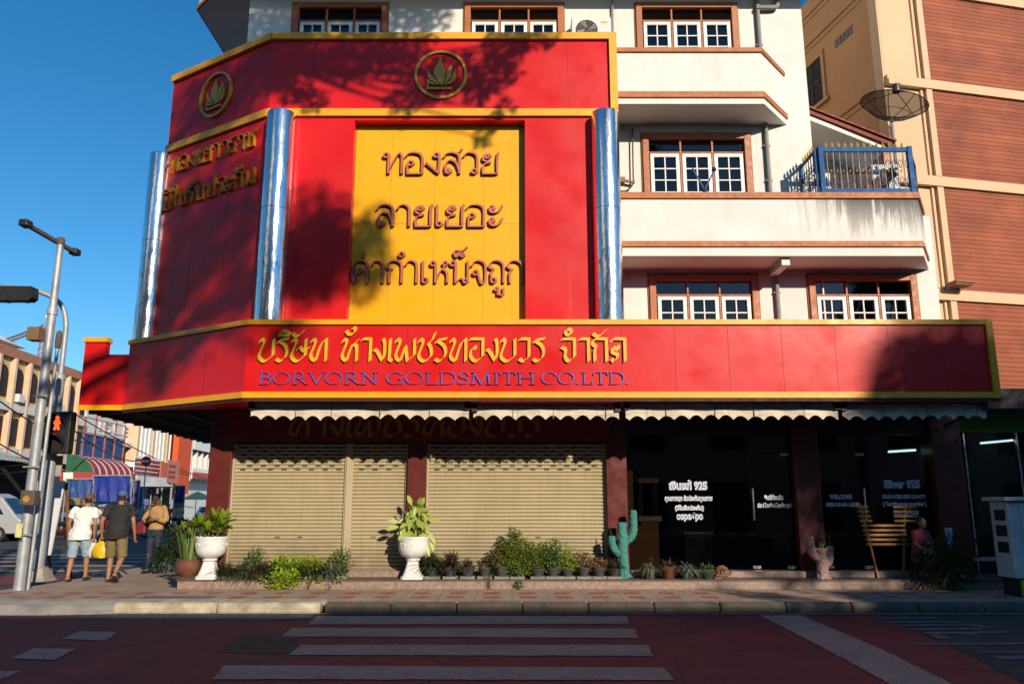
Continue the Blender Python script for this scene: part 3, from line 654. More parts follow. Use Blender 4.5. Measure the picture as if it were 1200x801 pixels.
# ---- glazed shop fronts
M_shopglass = thin_glass('shop glass', (.42, .45, .46), .95)
M_steel = mat('brushed steel', (.55, .54, .52), .3, .9, var=.1)
def shopfront(x0, x1, door, handle):
    b = MB(); b.box(x0, 15.50, .432, door[0] - .01, 15.51, 2.98) if door[0] - x0 > .1 else None
    if x1 - door[1] > .1: b.box(door[1] + .01, 15.50, .432, x1, 15.51, 2.98)
    b.build('shop_window', M_shopglass, shop)
    d = MB(); d.box(door[0], 15.49, .45, door[1], 15.502, 2.62); d.box(door[0], 15.50, 2.64, door[1], 15.51, 2.98); d = d.build('glass_door', M_shopglass, shop)
    for xx in (door[0] + .1, door[1] - .1):
        for zz in (.455, 2.57):
            if (zz > 2 and xx < (door[0] + door[1]) / 2): continue
            f = MB(); f.box(xx - .08, 15.478, zz, xx + .08, 15.514, zz + .055); f.build('patch_fitting', M_steel, d, bevel=.004)
    h = MB(); h.tube([(handle, 15.42, 1.35), (handle, 15.42, 1.95)], .016, 8)
    for z in (1.42, 1.88): h.tube([(handle, 15.42, z), (handle, 15.49, z)], .01, 6)
    h.build('handle', M_steel, d, smooth=True)
shopfront(2.2, 5.42, (4.54, 5.40), 4.62)
shopfront(5.9, 8.1, (5.92, 6.86), 6.76)
# interior shell
b = MB()
b.box(1.9, 15.62, .40, 8.35, 19.8, .43); b.box(1.9, 19.8, .43, 8.35, 19.9, 3.4); b.box(1.8, 15.62, .43, 1.9, 19.9, 3.4); b.box(8.3, 15.62, .43, 8.38, 19.8, 3.4)
b.build('shop_room', mat('dark interior', (.035, .032, .03), .6), shop)
b = MB(); b.box(1.9, 15.62, 3.40, 8.35, 19.9, 3.46); b.build('ceiling', mat('dark ceiling', (.06, .06, .06), .8), shop)

# ---- lettering on the glass
M_wht = mat('white vinyl', (.86, .86, .88), .5, var=.02, bmp=0)
M_blu = mat('blue vinyl', (.10, .16, .48), .5, var=.05, bmp=0)
def glasstext(s, px0, px1, py, h, blue=True, parent=None):
    a, c = P(px0, py, 15.485), P(px1, py, 15.485)
    text_mesh(s, h, M_wht, parent or shop, ((a.x + c.x) / 2, 15.486, a.z), 'vinyl_lettering', bold=h * .055, fit=c.x - a.x)
    if blue: text_mesh(s, h, M_blu, parent or shop, ((a.x + c.x) / 2, 15.483, a.z), 'vinyl_lettering', bold=-.002, fit=(c.x - a.x) * .985)
glasstext('เงินแท้ 925', 784, 829, 573, .20); glasstext('คุณภาพสูง รับประกันคุณภาพ', 779, 835, 586, .12)
glasstext('(มีใบรับประกัน)', 791, 825, 597, .11); glasstext('серебро', 793, 824, 608, .16)
glasstext('ยินดีต้อนรับ', 896, 918, 585, .11); glasstext('เปิด 8 โมงเช้า-6 โมงเย็น ทุกวัน', 888, 929, 594, .10)
glasstext('Silver 925', 1036, 1079, 571, .20); glasstext('GUARANTEE HIGH QUALITY', 1034, 1085, 583.5, .095); glasstext('( Certificate is provided )', 1035, 1086, 592, .10); glasstext('серебро', 1047, 1077, 603, .15)
glasstext('WELCOME', 972, 999, 584, .11); glasstext('OPEN 8.00 AM- 6.00 PM', 968, 1008, 593, .10)
# ================================================================= red signs
M_redp = mat('red sign panel', (.66, .010, .011), .36, var=.10, scale=.5, streak=.16, streak_col=(.42, .02, .02), spec=.3, dent=.35)
def drips():
    """pale rain runs and a few scuffs on the red panels"""
    n = M_redp.node_tree; b = n.nodes['Principled BSDF']; L = n.links.new; src = b.inputs['Base Color'].links[0].from_socket
    d = ramp(n, .66, .72, (0, 0, 0), (1, 1, 1)); L(noise(n, pos(n, (9, 9, .22)), 1.7, 3, .5), d.inputs[0]); p = ramp(n, .45, .65, (0, 0, 0), (1, 1, 1)); L(noise(n, pos(n), .55, 3), p.inputs[0])
    out = mix(n, math_(n, 'MULTIPLY', math_(n, "MULTIPLY", d.outputs[0], p.outputs[0]), .22), src, (.74, .13, .11))
    k = ramp(n, .62, .75, (0, 0, 0), (1, 1, 1)); L(noise(n, pos(n), 1.1, 7, .75), k.inputs[0]); L(mix(n, math_(n, 'MULTIPLY', k.outputs[0], .35), out, (.34, .012, .012)), b.inputs['Base Color'])
drips()
M_gold = mat('gold yellow trim', (.88, .385, .008), .4, var=.12, scale=2, streak=.2, streak_col=(.5, .26, .02), bmp=.03)
M_yel = mat('yellow panel', (.90, .415, .004), .4, var=.06, scale=.6, streak=.12, streak_col=(.6, .28, .01), spec=.35, dent=.3)
M_coral = mat('coral red letter face', (.56, .14, .10), .35, var=.2, scale=2.5, bmp=.02)
M_maroonside = mat('dark maroon letter return', (.10, .012, .012), .5)
M_goldL = mat('gold letter face', (.80, .42, .02), .4, var=.12, bmp=.02)
M_goldside = mat('gold letter return', (.50, .22, .01), .5, var=.2)
M_blueL = mat('blue letter face', (.09, .12, .52), .4, var=.15, bmp=.02)
M_blueside = mat('navy letter return', (.02, .012, .06), .5)
M_seam = mat('dark seam', (.10, .004, .004), .6)
M_under = mat('dark sign underside', (.06, .012, .01), .7)
CW = Vector((-.853, .523, 0)).normalized(); CN = Vector((-.523, -.853, 0)).normalized()   # chamfer direction and outward normal
UP = Vector((0, 0, 1)); FX = Vector((1, 0, 0)); FN = Vector((0, -1, 0))

# ---- long company sign round the corner
sgn = thing('company_sign', 'long red company sign with gold trim, gold Thai and blue English lettering round the corner', 'sign', (1.9, 13.6, 3.45))
A, B, Cc, D = (8.455, 13.6), (-4.66, 13.6), (-7.61, 15.41), (-8.5, 15.41)
z0, z1 = 3.45, 4.84
b = MB(); b.prism([A, (8.455, 15.2), (-4.4, 15.2), (-7.4, 15.6), (-7.58, 15.55), (-7.608, 15.41), B], z0 + .02, z1 - .02); b.build('panel', M_redp, sgn)
b = MB(); b.slab([(-8.5, z0 + .02), (-7.612, z0 + .02), (-7.612, 4.56), (-8.08, 4.56), (-8.08, z1 - .03), (-8.5, z1 - .03)], (0, 15.41, 0), FX, UP, FN, 0, -.16); b.build('end_panel', M_redp, sgn)
b = MB(); b.slab([(-8.5, z0), (-7.63, z0), (-7.63, z0 + .1), (-8.5, z0 + .1)], (0, 15.41, 0), FX, UP, FN, .03, 0); b.build('end_trim', M_gold, sgn); b = MB(); b.box(-8.53, 15.37, z1 - .03, -8.05, 15.6, z1 + .06); b.build('end_trim', M_gold, sgn)
def trim_run(pts, za, zb, d, name='trim'):
    b = MB()
    for (p, q) in zip(pts, pts[1:]):
        p, q = Vector((*p, 0)), Vector((*q, 0)); u = (q - p).normalized(); nn = Vector((u.y, -u.x, 0))
        if nn.y > 0: nn = -nn
        L = (q - p).length; b.slab([(0, za), (L, za), (L, zb), (0, zb)], p, u, UP, nn, .001, d)
    return b
trim_run([Cc, B, (8.35, 13.6)], z0, z0 + .105, .045).build('trim', M_gold, sgn, bevel=.006)
trim_run([Cc, B, (8.35, 13.6)], z1 - .09, z1, .045).build('trim', M_gold, sgn, bevel=.006)
trim_run([(8.345, 13.6), (8.46, 13.6)], z0, z1, .05).build('trim', M_gold, sgn, bevel=.006)
trim_run([Cc, B, (8.46, 13.6)], z0 - .06, z0 - .003, .02).build('under_edge', M_under, sgn)
b = MB()
for i in range(1, 14):
    x = -4.66 + i * .94; b = MB(); b.box(x - .003, 13.598, z0 + .11, x + .003, 13.602, z1 - .1); b.build('seam', M_seam, sgn)
for t in (1.1, 2.3): b = MB(); p = Vector((*B, 0)) + CW * t; b.slab([(-.003, z0 + .11), (.003, z0 + .11), (.003, z1 - .1), (-.003, z1 - .1)], p, CW, UP, CN, .0, .002); b.build('seam', M_seam, sgn)
def fr(px0, px1, py, Y): a, c = P(px0, py, Y), P(px1, py, Y); return (Vector((a.x, Y, a.z)), FX, UP, FN), c.x - a.x
YS = 13.6
for s, x0, x1 in (('บริษัท', 303, 383), ('ห้างเพชรทองบวร', 400, 639), ('จำกัด', 657, 734)):
    f, wd = fr(x0, x1, 423.5, YS); write(s, PEN, PEN_MARK, f, wd, .40, .155, .028, 42, .045, [M_goldL, M_goldside], sgn, cut=True)
for s, x0, x1 in (('BORVORN', 303, 443), ('GOLDSMITH', 452, 627), ('CO.LTD.', 634, 738)):
    f, wd = fr(x0, x1, 450, YS); write(s, ROMAN, {}, f, wd, .205, .08, .026, 8, .03, [M_blueL, M_blueside], sgn)

# ---- dark fascia behind the awnings
fas = thing('fascia_sign', 'dark red shop fascia with gold Thai lettering above the shutters, half hidden by the awnings', 'sign', (-1.8, 15.3, 2.83))
b = MB(); b.box(-5.53, 15.24, 2.83, 1.86, 15.305, 3.49); b.build('panel', mat('dull red fascia', (.20, .012, .014), .45, var=.2), fas)
f = (Vector((-4.3, 15.24, 2.93)), FX, UP, FN); write('ห้างเพชรทองบวร', PEN, PEN_MARK, f, 4.85, .40, .17, .03, 42, .02, [mat('aged gold face', (.42, .22, .03), .5), M_goldside], fas, cut=True)

# ---- tall advertising board on the corner
brd = thing('advertising_board', 'tall red corner board with gold trims, flame emblems and a yellow Thai slogan panel', 'billboard', (-1.4, 14.2, 4.9))
BX1, BX0, BY = 2.07, -4.76, 14.2
Bp = Vector((BX0, BY, 0)); TL = 3.12; Ce = Bp + CW * TL
YX0, YX1, YZ = -3.06, .25, 8.97; zb, zt, zm0, zm1 = 4.90, 10.83, 9.04, 9.19
b = MB()
b.box(BX0, BY, zb, YX0, BY + .22, zm0); b.box(YX1, BY, zb, BX1, BY + .22, zm0); b.box(YX0, BY, YZ, YX1, BY + .22, zm0)
b.box(BX0, BY, zm1, BX1, BY + .22, zt - .02); b.box(BX0, BY + .03, zm0, BX1, BY + .22, zm1)
b.slab([(0.0, zb), (TL, zb), (TL, zt - .02), (0.0, zt - .02)], Bp, CW, UP, CN, 0, -.2)
b.box(BX0 + .2, BY + .35, zb, BX1 - .02, BY + .4, zt - .03)
b.build('panel', M_redp, brd)
b = MB(); b.box(YX0 - .02, BY + .225, zb, YX1 + .02, BY + .3, zm0 - .01); b.build('slogan_panel', M_yel, brd)
b = MB()
for x in (-2.35, -1.5, -.55, .0): b.box(x - .004, BY + .222, zb, x + .004, BY + .226, YZ)
b.box(YX0, BY + .2225, 6.93, YX1, BY + .2255, 6.938)
b.build('seam', mat('dark yellow seam', (.5, .25, .01), .6), brd)
b = MB()
for x in (-3.9, 1.1): b = MB(); b.box(x - .003, BY - .002, zm1 + .01, x + .003, BY + .002, zt - .15); b.build('seam', M_seam, brd)
for t in (1.0, 2.05): b = MB(); b.slab([(t - .003, zb), (t + .003, zb), (t + .003, zt - .16), (t - .003, zt - .16)], Bp, CW, UP, CN, .0, .002); b.build('seam', M_seam, brd)
cp = [(Ce.x, Ce.y), (BX0, BY), (BX1 - .15, BY)]
trim_run(cp, zt - .14, zt, .07).build('trim', M_gold, brd, bevel=.008)
trim_run([cp[0], cp[1], (BX1, BY)], zm0, zm1, .06).build('trim', M_gold, brd, bevel=.008)
trim_run([(BX1 - .148, BY), (BX1, BY)], zm1 + .002, zt, .072).build('trim', M_gold, brd, bevel=.008)
b = MB(); b.box(BX0 + .25, BY + .02, zt - .018, BX1, BY + .5, zt + .01); b.build('top_cap', M_gold, brd)
Yl = BY + .225
for s, x0, x1, py, h in (('ทองสวย', 449, 584, 205, .44), ('ลายเยอะ', 441, 590, 266.5, .44), ('ค่ากำเหน็จถูก', 413, 613, 332.5, .44)):
    f, wd = fr(x0, x1, py, Yl); write(s, LOOPED, LOOPED_MARK, f, wd, h, .085, .05, 35, .075, [M_coral, M_maroonside], brd)
for s, ta, tb_, z in (('ทองเยาวราช', 2.95, .28, 8.50), ('มีใบรับประกัน', 3.07, .22, 7.70)):
    write(s, LOOPED, LOOPED_MARK, (Bp + CW * ta + UP * z, -CW, UP, CN), ta - tb_, .33, .05, .03, 35, .06, [mat('tarnished gold face', (.55, .27, .025), .45, var=.2), M_goldside], brd)
def emblem(O, ux, nr, r):
    """flame rising from an open book, inside a ring"""
    m = mat('bronze emblem', (.70, .34, .03), .4, var=.15)
    e = MB(); n = 40; O = Vector(O)
    for i in range(n):
        a0, a1 = 2 * math.pi * i / n, 2 * math.pi * (i + 1) / n
        e.slab([(r * math.cos(a0), r * math.sin(a0)), (r * math.cos(a1), r * math.sin(a1)), (r * .9 * math.cos(a1), r * .9 * math.sin(a1)), (r * .9 * math.cos(a0), r * .9 * math.sin(a0))], O, ux, UP, nr, .001, .05)
    o = e.build('emblem', m, brd)
    f = MB()
    def petal(pts, d):
        q = catmull([(x * r, y * r, 0) for x, y in pts], 5)[:-1]; f.slab([(p.x, p.y) for p in q], O, ux, UP, nr, .001, d)
    petal([(.04, -.46), (.04, -.46), (-.22, -.1), (-.27, .18), (-.1, .5), (-.02, .72), (-.02, .72), (.06, .4), (.16, .16), (.16, -.12), (.04, -.46)], .040)
    petal([(.1, -.44), (.1, -.44), (.2, -.12), (.24, .14), (.4, .42), (.4, .42), (.4, .12), (.36, -.14), (.1, -.44)], .043)
    petal([(.14, -.46), (.14, -.46), (.4, -.2), (.46, .02), (.54, .24), (.54, .24), (.58, -.1), (.44, -.34), (.14, -.46)], .046)
    petal([(-.02, -.44), (-.02, -.44), (-.3, -.1), (-.4, .0), (-.5, .22), (-.5, .22), (-.5, -.1), (-.36, -.26), (-.02, -.44)], .049)
    petal([(-.06, -.46), (-.06, -.46), (-.34, -.32), (-.52, -.2), (-.52, -.2), (-.48, -.38), (-.06, -.46)], .052)
    f.slab([(-.52 * r, -.62 * r), (.42 * r, -.62 * r), (.42 * r, -.54 * r), (-.52 * r, -.54 * r)], O, ux, UP, nr, .001, .05)
    f.slab([(-.52 * r, -.53 * r), (-.45 * r, -.53 * r), (-.45 * r, -.3 * r), (-.52 * r, -.3 * r)], O, ux, UP, nr, .001, .047)
    f.build('flame', m, o)
emblem((-1.4, BY, 9.93), FX, FN, .52)
emblem(Bp + CW * 1.62 + UP * 9.97, -CW, CN, .50)

# ---- chrome half columns
def chrome_mat():
    m, n, b, L = new_mat('polished steel'); v = pos(n, (1, 1, .35)); b.inputs['Metallic'].default_value = 1
    b.inputs['Base Color'].default_value = (.86, .86, .85, 1); b.inputs['Roughness'].default_value = .06
    f = noise(n, pos(n, (9, 9, 1.6)), 3, 6, .75); sx = n.nodes.new('ShaderNodeSeparateXYZ'); L(pos(n), sx.inputs[0])
    low = n.nodes.new('ShaderNodeMapRange'); low.inputs[1].default_value = 8.2; low.inputs[2].default_value = 5.2; L(sx.outputs[2], low.inputs[0])
    k = ramp(n, .60, .66, (0, 0, 0), (1, 1, 1)); L(math_(n, 'ADD', f, math_(n, 'MULTIPLY', low.outputs[0], .06)), k.inputs[0])
    L(mix(n, k.outputs[0], (.86, .86, .85), (.22, .22, .23)), b.inputs['Base Color'])
    L(math_(n, 'ADD', .19, math_(n, 'MULTIPLY', k.outputs[0], .3)), b.inputs['Roughness'])
    bump(n, b, noise(n, v, 2.4, 4, .6), .45, .05); return m
M_chrome = chrome_mat()
def column(x, y, r, label):
    t = thing('chrome_column', label, 'column', (x, y, 4.9), group='polished steel columns on the corner board')
    b = MB(); b.lathe([(r, 4.9), (r, 7.05)], (x, y, 0), 36, caps=False); b.lathe([(r, 7.062), (r, 9.0), (r * .97, 9.03)], (x, y, 0), 36)
    b.build('shaft', M_chrome, t, smooth=True)
    b = MB(); b.lathe([(r - .006, 7.03), (r - .006, 7.08)], (x, y, 0), 36, caps=False); b.build('joint', M_dark, t, smooth=True)
column(-4.45, 14.06, .265, 'polished steel column between the angled red panel and the slogan board')
column(1.79, 14.06, .265, 'polished steel column at the right edge of the slogan board beside the white balcony')
column(-7.56, 15.93, .25, 'polished steel column at the far left edge of the angled red panel against the sky')

# ---- roller awnings
def awn_mat(name, col):
    m, n, b, L = new_mat(name); v = pos(n)
    f = noise(n, pos(n, (1.2, 1, 6)), 2.5, 6, .7); c = ramp(n, .3, .75, tuple(q * .55 for q in col), col); L(f, c.inputs[0])
    s = noise(n, pos(n, (6, 6, .4)), 2.5, 4); k = ramp(n, .55, .75, (0, 0, 0), (1, 1, 1)); L(s, k.inputs[0])
    L(mix(n, math_(n, 'MULTIPLY', k.outputs[0], .4), c.outputs[0], (.24, .18, .13)), b.inputs['Base Color']); b.inputs['Roughness'].default_value = .9
    bump(n, b, noise(n, pos(n, (1, 1, 7)), 3, 4), .5, .02); return m
M_awn = awn_mat('weathered awning canvas', (.86, .75, .60)); M_bar = mat('black awning arm', (.02, .018, .018), .5)
def awning(x0, x1, label, y=13.86, ztop=3.40, zbot=3.09, amp=.085):
    t = thing('awning', label, 'awning', ((x0 + x1) / 2, y, zbot), group='roller awnings under the company sign')
    b = MB(); n = int((x1 - x0) / .022); pitch = .262; vs = []; ph = random.random()
    for i in range(n + 1):
        x = x0 + (x1 - x0) * i / n; u = (x - x0) / pitch + ph
        sc = abs(math.sin(math.pi * u)); sag = .03 * mnoise.noise(Vector((x * .7, 3, 1)))
        zb_ = zbot + amp * sc ** .8 * (1 + .25 * mnoise.noise(Vector((x * 1.3, 0, 5)))) + sag
        for k_ in range(5):
            f_ = k_ / 4; z = ztop + (zb_ - ztop) * f_
            vs.append((x, y + .02 * math.sin(u * 2.2 + 1) * f_ + .03 * mnoise.noise(Vector((x * 1.5, z * 2, 0))) * f_, z))
    b.add(vs, [(5 * i + k_, 5 * i + k_ + 1, 5 * i + k_ + 6, 5 * i + k_ + 5) for i in range(n) for k_ in range(4)])
    b.build('valance', M_awn, t, smooth=True)
    b = MB(); b.tube([(x0 - .04, y + .05, ztop - .02), (x1 + .04, y + .05, ztop - .02)], .045, 10); b.build('roller', M_bar, t, smooth=True)
    for i in range(1, int((x1 - x0) / .8) + 1):
        b = MB(); x = x0 + i * .8 - .1 + random.uniform(-.1, .1); b.box(x - .006, y - .012, ztop - .24, x + .006, y - .004, ztop); b.build('stitched_seam', mat('canvas seam', (.3, .24, .18), .9), t)
    for x in (x0 + .02, x1 - .02):
        b = MB(); b.bar((x, y + .02, ztop - .06), (x, 15.2, 3.12), .035, .035); b.box(x - .05, y - .05, ztop - .12, x + .05, y + .08, ztop + .04)
        b.build('arm', M_bar, t)
awning(-4.6, -.76, 'pale canvas awning under the sign, leftmost of the row, above the two left shutters')
awning(-.68, 1.88, 'short pale canvas awning above the wide right shutter', ztop=3.36)
awning(2.0, 5.74, 'pale sunlit canvas awning above the glass door with the Thai lettering')
awning(5.82, 8.34, 'shaded canvas awning at the right end of the row above the wooden rack', ztop=3.38)
# ================================================================= roof terrace of the shop house
M_bluep = mat('blue painted steel', (.018, .10, .28), .6, var=.25, spec=.2); M_goldtip = mat('gold paint tip', (.75, .45, .04), .35, .3)
M_thin = mat('dark blue thin bar', (.05, .09, .16), .5); M_tile = mat('red roof tile', (.26, .06, .04), .7, var=.35, scale=4); M_plank = mat('old brown plank', (.28, .12, .06), .7, var=.4)
RZ = 7.592
rail = thing('terrace_railing', 'blue steel terrace railing with scrolls and gold spear tips on the white parapet', 'railing', (7, 14.56, RZ))
def rail_run(a, b, h, name, frame_m, heavy):
    a, b = Vector(a), Vector(b); u = (b - a).normalized(); L = (b - a).length; f = MB(); w = .09 if heavy else .045
    f.bar(a + UP * .06, b + UP * .06, .05, w); f.bar(a + UP * h, b + UP * h, .05, w)
    f.bar(a, a + UP * (h + .06), w, w, up=u); f.bar(b, b + UP * (h + .06), w, w, up=u)
    f.build(name, frame_m, rail)
    n = max(2, int(L / .125)); f = MB(); tp = MB()
    for i in range(1, n):
        p = a + u * (L * i / n); f.bar(p + UP * .06, p + UP * (h + .05), .016, .016, up=u)
        tp.lathe([(.004, h + .03), (.02, h + .06), (.026, h + .09), (.003, h + .17)], p, 6)
    for i in range(n):
        c = a + u * (L * (i + .5) / n)
        for zc, r in ((h * .68, .05), (h * .3, .045)):
            q = [c + u * (r * math.cos(t) * (1 - t / 12)) + UP * (zc + 1.7 * r * math.sin(t)) for t in [k * .7 for k in range(10)]]
            f.tube(q, .007, 4, caps=False)
    f.build('bars', M_thin, rail); tp.build('spear_tips', M_goldtip, rail)
    g_ = MB(); 
    for i in range(0, n, 1): p = a + u * (L * (i + .5) / n) + UP * (h * .52); g_.lathe([(.002, -.03), (.022, 0), (.002, .03)], p, 6)
    g_.build('rosettes', M_goldtip, rail)
rail_run((6.02, 15.36, RZ), (6.02, 14.6, RZ), .93, 'side_frame', M_bluep, False)
rail_run((6.10, 14.56, RZ), (7.86, 14.56, RZ), .93, 'front_frame', M_bluep, True)
rail_run((7.9, 14.6, RZ), (8.36, 15.33, RZ), .9, 'corner_frame', M_bluep, False)
lt = thing('lean_to_shelter', 'red tiled lean-to shelter over the roof terrace beside the satellite dish', 'shelter', (7.2, 17, 7.3))
b = MB(); b.slab([(6.29, 9.93), (8.12, 9.13), (8.12, 9.22), (6.29, 10.02)], (0, 15.65, 0), FX, UP, FN, 0, -3.6)
for i in range(9):
    t0, t1 = i / 9, (i + 1) / 9; xa, xb = 6.29 + 1.9 * t0, 6.29 + 1.9 * t1; za = 10.04 - .83 * t0; zb_ = 10.04 - .83 * t1
    b.slab([(xa, za), (xb, zb_ + .0), (xb, zb_ + .05), (xa, za + .02)], (0, 15.6, 0), FX, UP, FN, 0, -3.65)
b.build('roof', M_tile, lt)
b = MB(); b.slab([(6.3, 9.80), (8.0, 9.05), (8.0, 9.12), (6.3, 9.91)], (0, 15.7, 0), FX, UP, FN, 0, -3.4); b.build('ceiling', M_white, lt)
b = MB(); b.slab([(6.3, 7.31), (8.1, 7.31), (8.1, 8.98), (6.3, 9.78)], (0, 16.9, 0), FX, UP, FN, 0, -.12); b.build('back_wall', M_white, lt)
for i in range(9): b = MB(); b.box(6.30 + i * .19, 15.95 + .02 * (i % 2), 7.31, 6.485 + i * .19, 15.99 + .02 * (i % 2), 8.62); b.build('shade_screen_plank', mat('brown screen with interior shade', (.085, .04, .025), .8, var=.35), lt)  # brown screen added, darkened to stand in for the shelter's shadowed interior
b = MB(); b.box(7.95, 15.72, 7.31, 8.07, 15.84, 9.04); b.build('post', M_brown, lt)
tag(MB().bar((6.75, 15.3, 7.55), (7.75, 14.95, 8.25), .03, .22).build('plank', M_plank), 'brown plank leaning behind the blue terrace railing', 'plank')
tag(MB().bar((6.95, 15.42, 7.45), (7.85, 15.2, 8.05), .03, .14).build('plank', M_plank), 'narrow brown plank lower down behind the blue terrace railing', 'plank')
b = MB(); b.box(7.35, 15.1, 7.5, 7.9, 15.14, 8.45); tag(b.build('lattice_board', mat('white lattice board', (.7, .7, .7), .7)), 'white board standing behind the right end of the blue railing', 'board')
# satellite dish
def mesh_mat():
    m, n, b, L = new_mat('perforated dish mesh'); t = n.nodes.new('ShaderNodeBsdfTransparent'); mx = n.nodes.new('ShaderNodeMixShader')
    b.inputs['Base Color'].default_value = (.02, .018, .015, 1); b.inputs['Roughness'].default_value = .6; mx.inputs[0].default_value = .72
    L(t.outputs[0], mx.inputs[1]); L(b.outputs[0], mx.inputs[2]); L(mx.outputs[0], n.nodes['Material Output'].inputs[0]); return m
dc = P(1046, 129, 16.2); ds = thing('satellite_dish', 'dark mesh satellite dish on a pole above the roof terrace', 'satellite dish', (dc.x, dc.y, 7.3))
ax = Vector((.26, -.14, 1)).normalized(); ex = Vector((1, 0, -.26)).normalized(); ey = ax.cross(ex).normalized(); RD = .70
def dp(r, a): return dc + (ex * math.cos(a) + ey * math.sin(a)) * r + ax * (.34 * (r / RD) ** 2 - .2)
b = MB(); nr = 6; na = 32; vs = [dp(RD * (i + .001) / nr, 2 * math.pi * j / na) for i in range(nr + 1) for j in range(na)]
b.add(vs, [(i * na + j, i * na + (j + 1) % na, (i + 1) * na + (j + 1) % na, (i + 1) * na + j) for i in range(nr) for j in range(na)]); b.build('bowl', mesh_mat(), ds, smooth=True)
M_rib = mat('dark dish rib', (.03, .022, .018), .5)
b = MB(); b.tube([dp(RD, 2 * math.pi * j / 32) for j in range(33)], .014, 6, caps=False); b.tube([dp(RD * .55, 2 * math.pi * j / 32) for j in range(33)], .007, 5, caps=False); b.build('rim', M_rib, ds)
for j in range(8): MB().tube([dp(RD * k / 5, j * math.pi / 4 + .2) for k in range(6)], .009, 5).build('rib', M_rib, ds)
fc = dc + ax * .42
for j in range(3): MB().tube([dp(RD, j * 2.09 + .5), fc], .009, 5).build('strut', M_rib, ds)
b = MB(); b.lathe([(.06, -.02), (.09, 0), (.09, .18), (.05, .2)], fc, 12); b.build('feed_horn', M_rib, ds)
b = MB(); b.tube([(dc.x - .05, dc.y, 7.3), (dc.x - .05, dc.y, dc.z - .25), dc - ax * .18], .035, 8); b.build('pole', M_pipe, ds)
# air conditioner
ac = thing('air_conditioner', 'white outdoor air conditioner unit on the wall above the red corner board', 'air conditioner', (1.68, 15.2, 11.0))
b = MB(); b.box(1.26, 15.02, 11.02, 2.10, 15.36, 11.76); b.build('casing', mat('white ac casing', (.72, .70, .64), .45, var=.08), ac, bevel=.02)
b = MB(); b.tube([(1.58, 15.016, 11.46), (1.58, 15.03, 11.46)], .235, 28); b.build('fan_opening', mat('dark fan opening', (.05, .045, .04), .7), ac)
for i in range(4):
    a = i * math.pi / 2 + .4; c = Vector((1.58, 15.01, 11.46)); d = Vector((math.cos(a), 0, math.sin(a))); e = Vector((-d.z, 0, d.x))
    f = MB(); f.add([c + d * .04, c + d * .2 + e * .07, c + d * .2 - e * .05 + Vector((0, -.01, 0)), c + d * .05 - e * .03], [(0, 1, 2, 3)]); f.build('fan_blade', mat('grey fan blade', (.25, .22, .2), .5), ac)
b = MB()
for k in range(4): b.tube([(1.58 + (.05 + .055 * k) * math.cos(t * math.pi / 12), 15.002, 11.46 + (.05 + .055 * k) * math.sin(t * math.pi / 12)) for t in range(25)], .005, 4, caps=False)
b.build('grille', M_pipe, ac)
b = MB(); b.box(1.88, 15.012, 11.62, 2.02, 15.02, 11.66); b.build('badge', M_goldtip, ac)
b = MB(); b.bar((1.4, 15.39, 11.0), (1.4, 15.05, 11.0), .04, .04); b.bar((1.95, 15.39, 11.0), (1.95, 15.05, 11.0), .04, .04); b.build('bracket', M_pipe, ac)
# small clutter on the balcony
an = thing('antenna', 'small blue rabbit-ear antenna in front of the third floor window', 'antenna', (3.75, 14.55, 7.59))
b = MB(); b.tube([(3.78, 14.56, 7.59), (3.78, 14.56, 7.7)], .05, 8); b.build('base', M_bar, an)
for dx, m_, L_ in ((-.22, M_bluep, .45), (.2, M_bluep, .4)): MB().bar((3.78, 14.56, 7.68), (3.78 + dx, 14.56, 7.68 + L_), .03, .02, up=(0, 1, 0)).build('arm', m_, an)
b = MB(); b.lathe([(.02, 0), (.05, .03), (.03, .09)], (3.98, 14.56, 8.06), 8); b.build('tip', M_bar, an)
cl = thing('wall_cable', 'loose brown cable and junction box hanging on the white wall beside the steel column', 'cable', (2.3, 15.3, 7.8))
b = MB(); b.tube(catmull([P(741, 150, 15.3), P(742, 205, 15.3), P(742, 215, 15.3), P(735, 223, 15.3), P(727, 224, 15.3)], 5), .016, 6); b.build('wire', mat('brown cable', (.12, .06, .03), .6), cl)
b = MB(); q = P(729, 211, 15.3); b.box(q.x - .07, 15.26, q.z - .05, q.x + .06, 15.36, q.z + .06); b.bar(q, P(744, 214, 15.3), .05, .05); b.build('junction_box', mat('rusty box', (.3, .17, .07), .7), cl, bevel=.008)

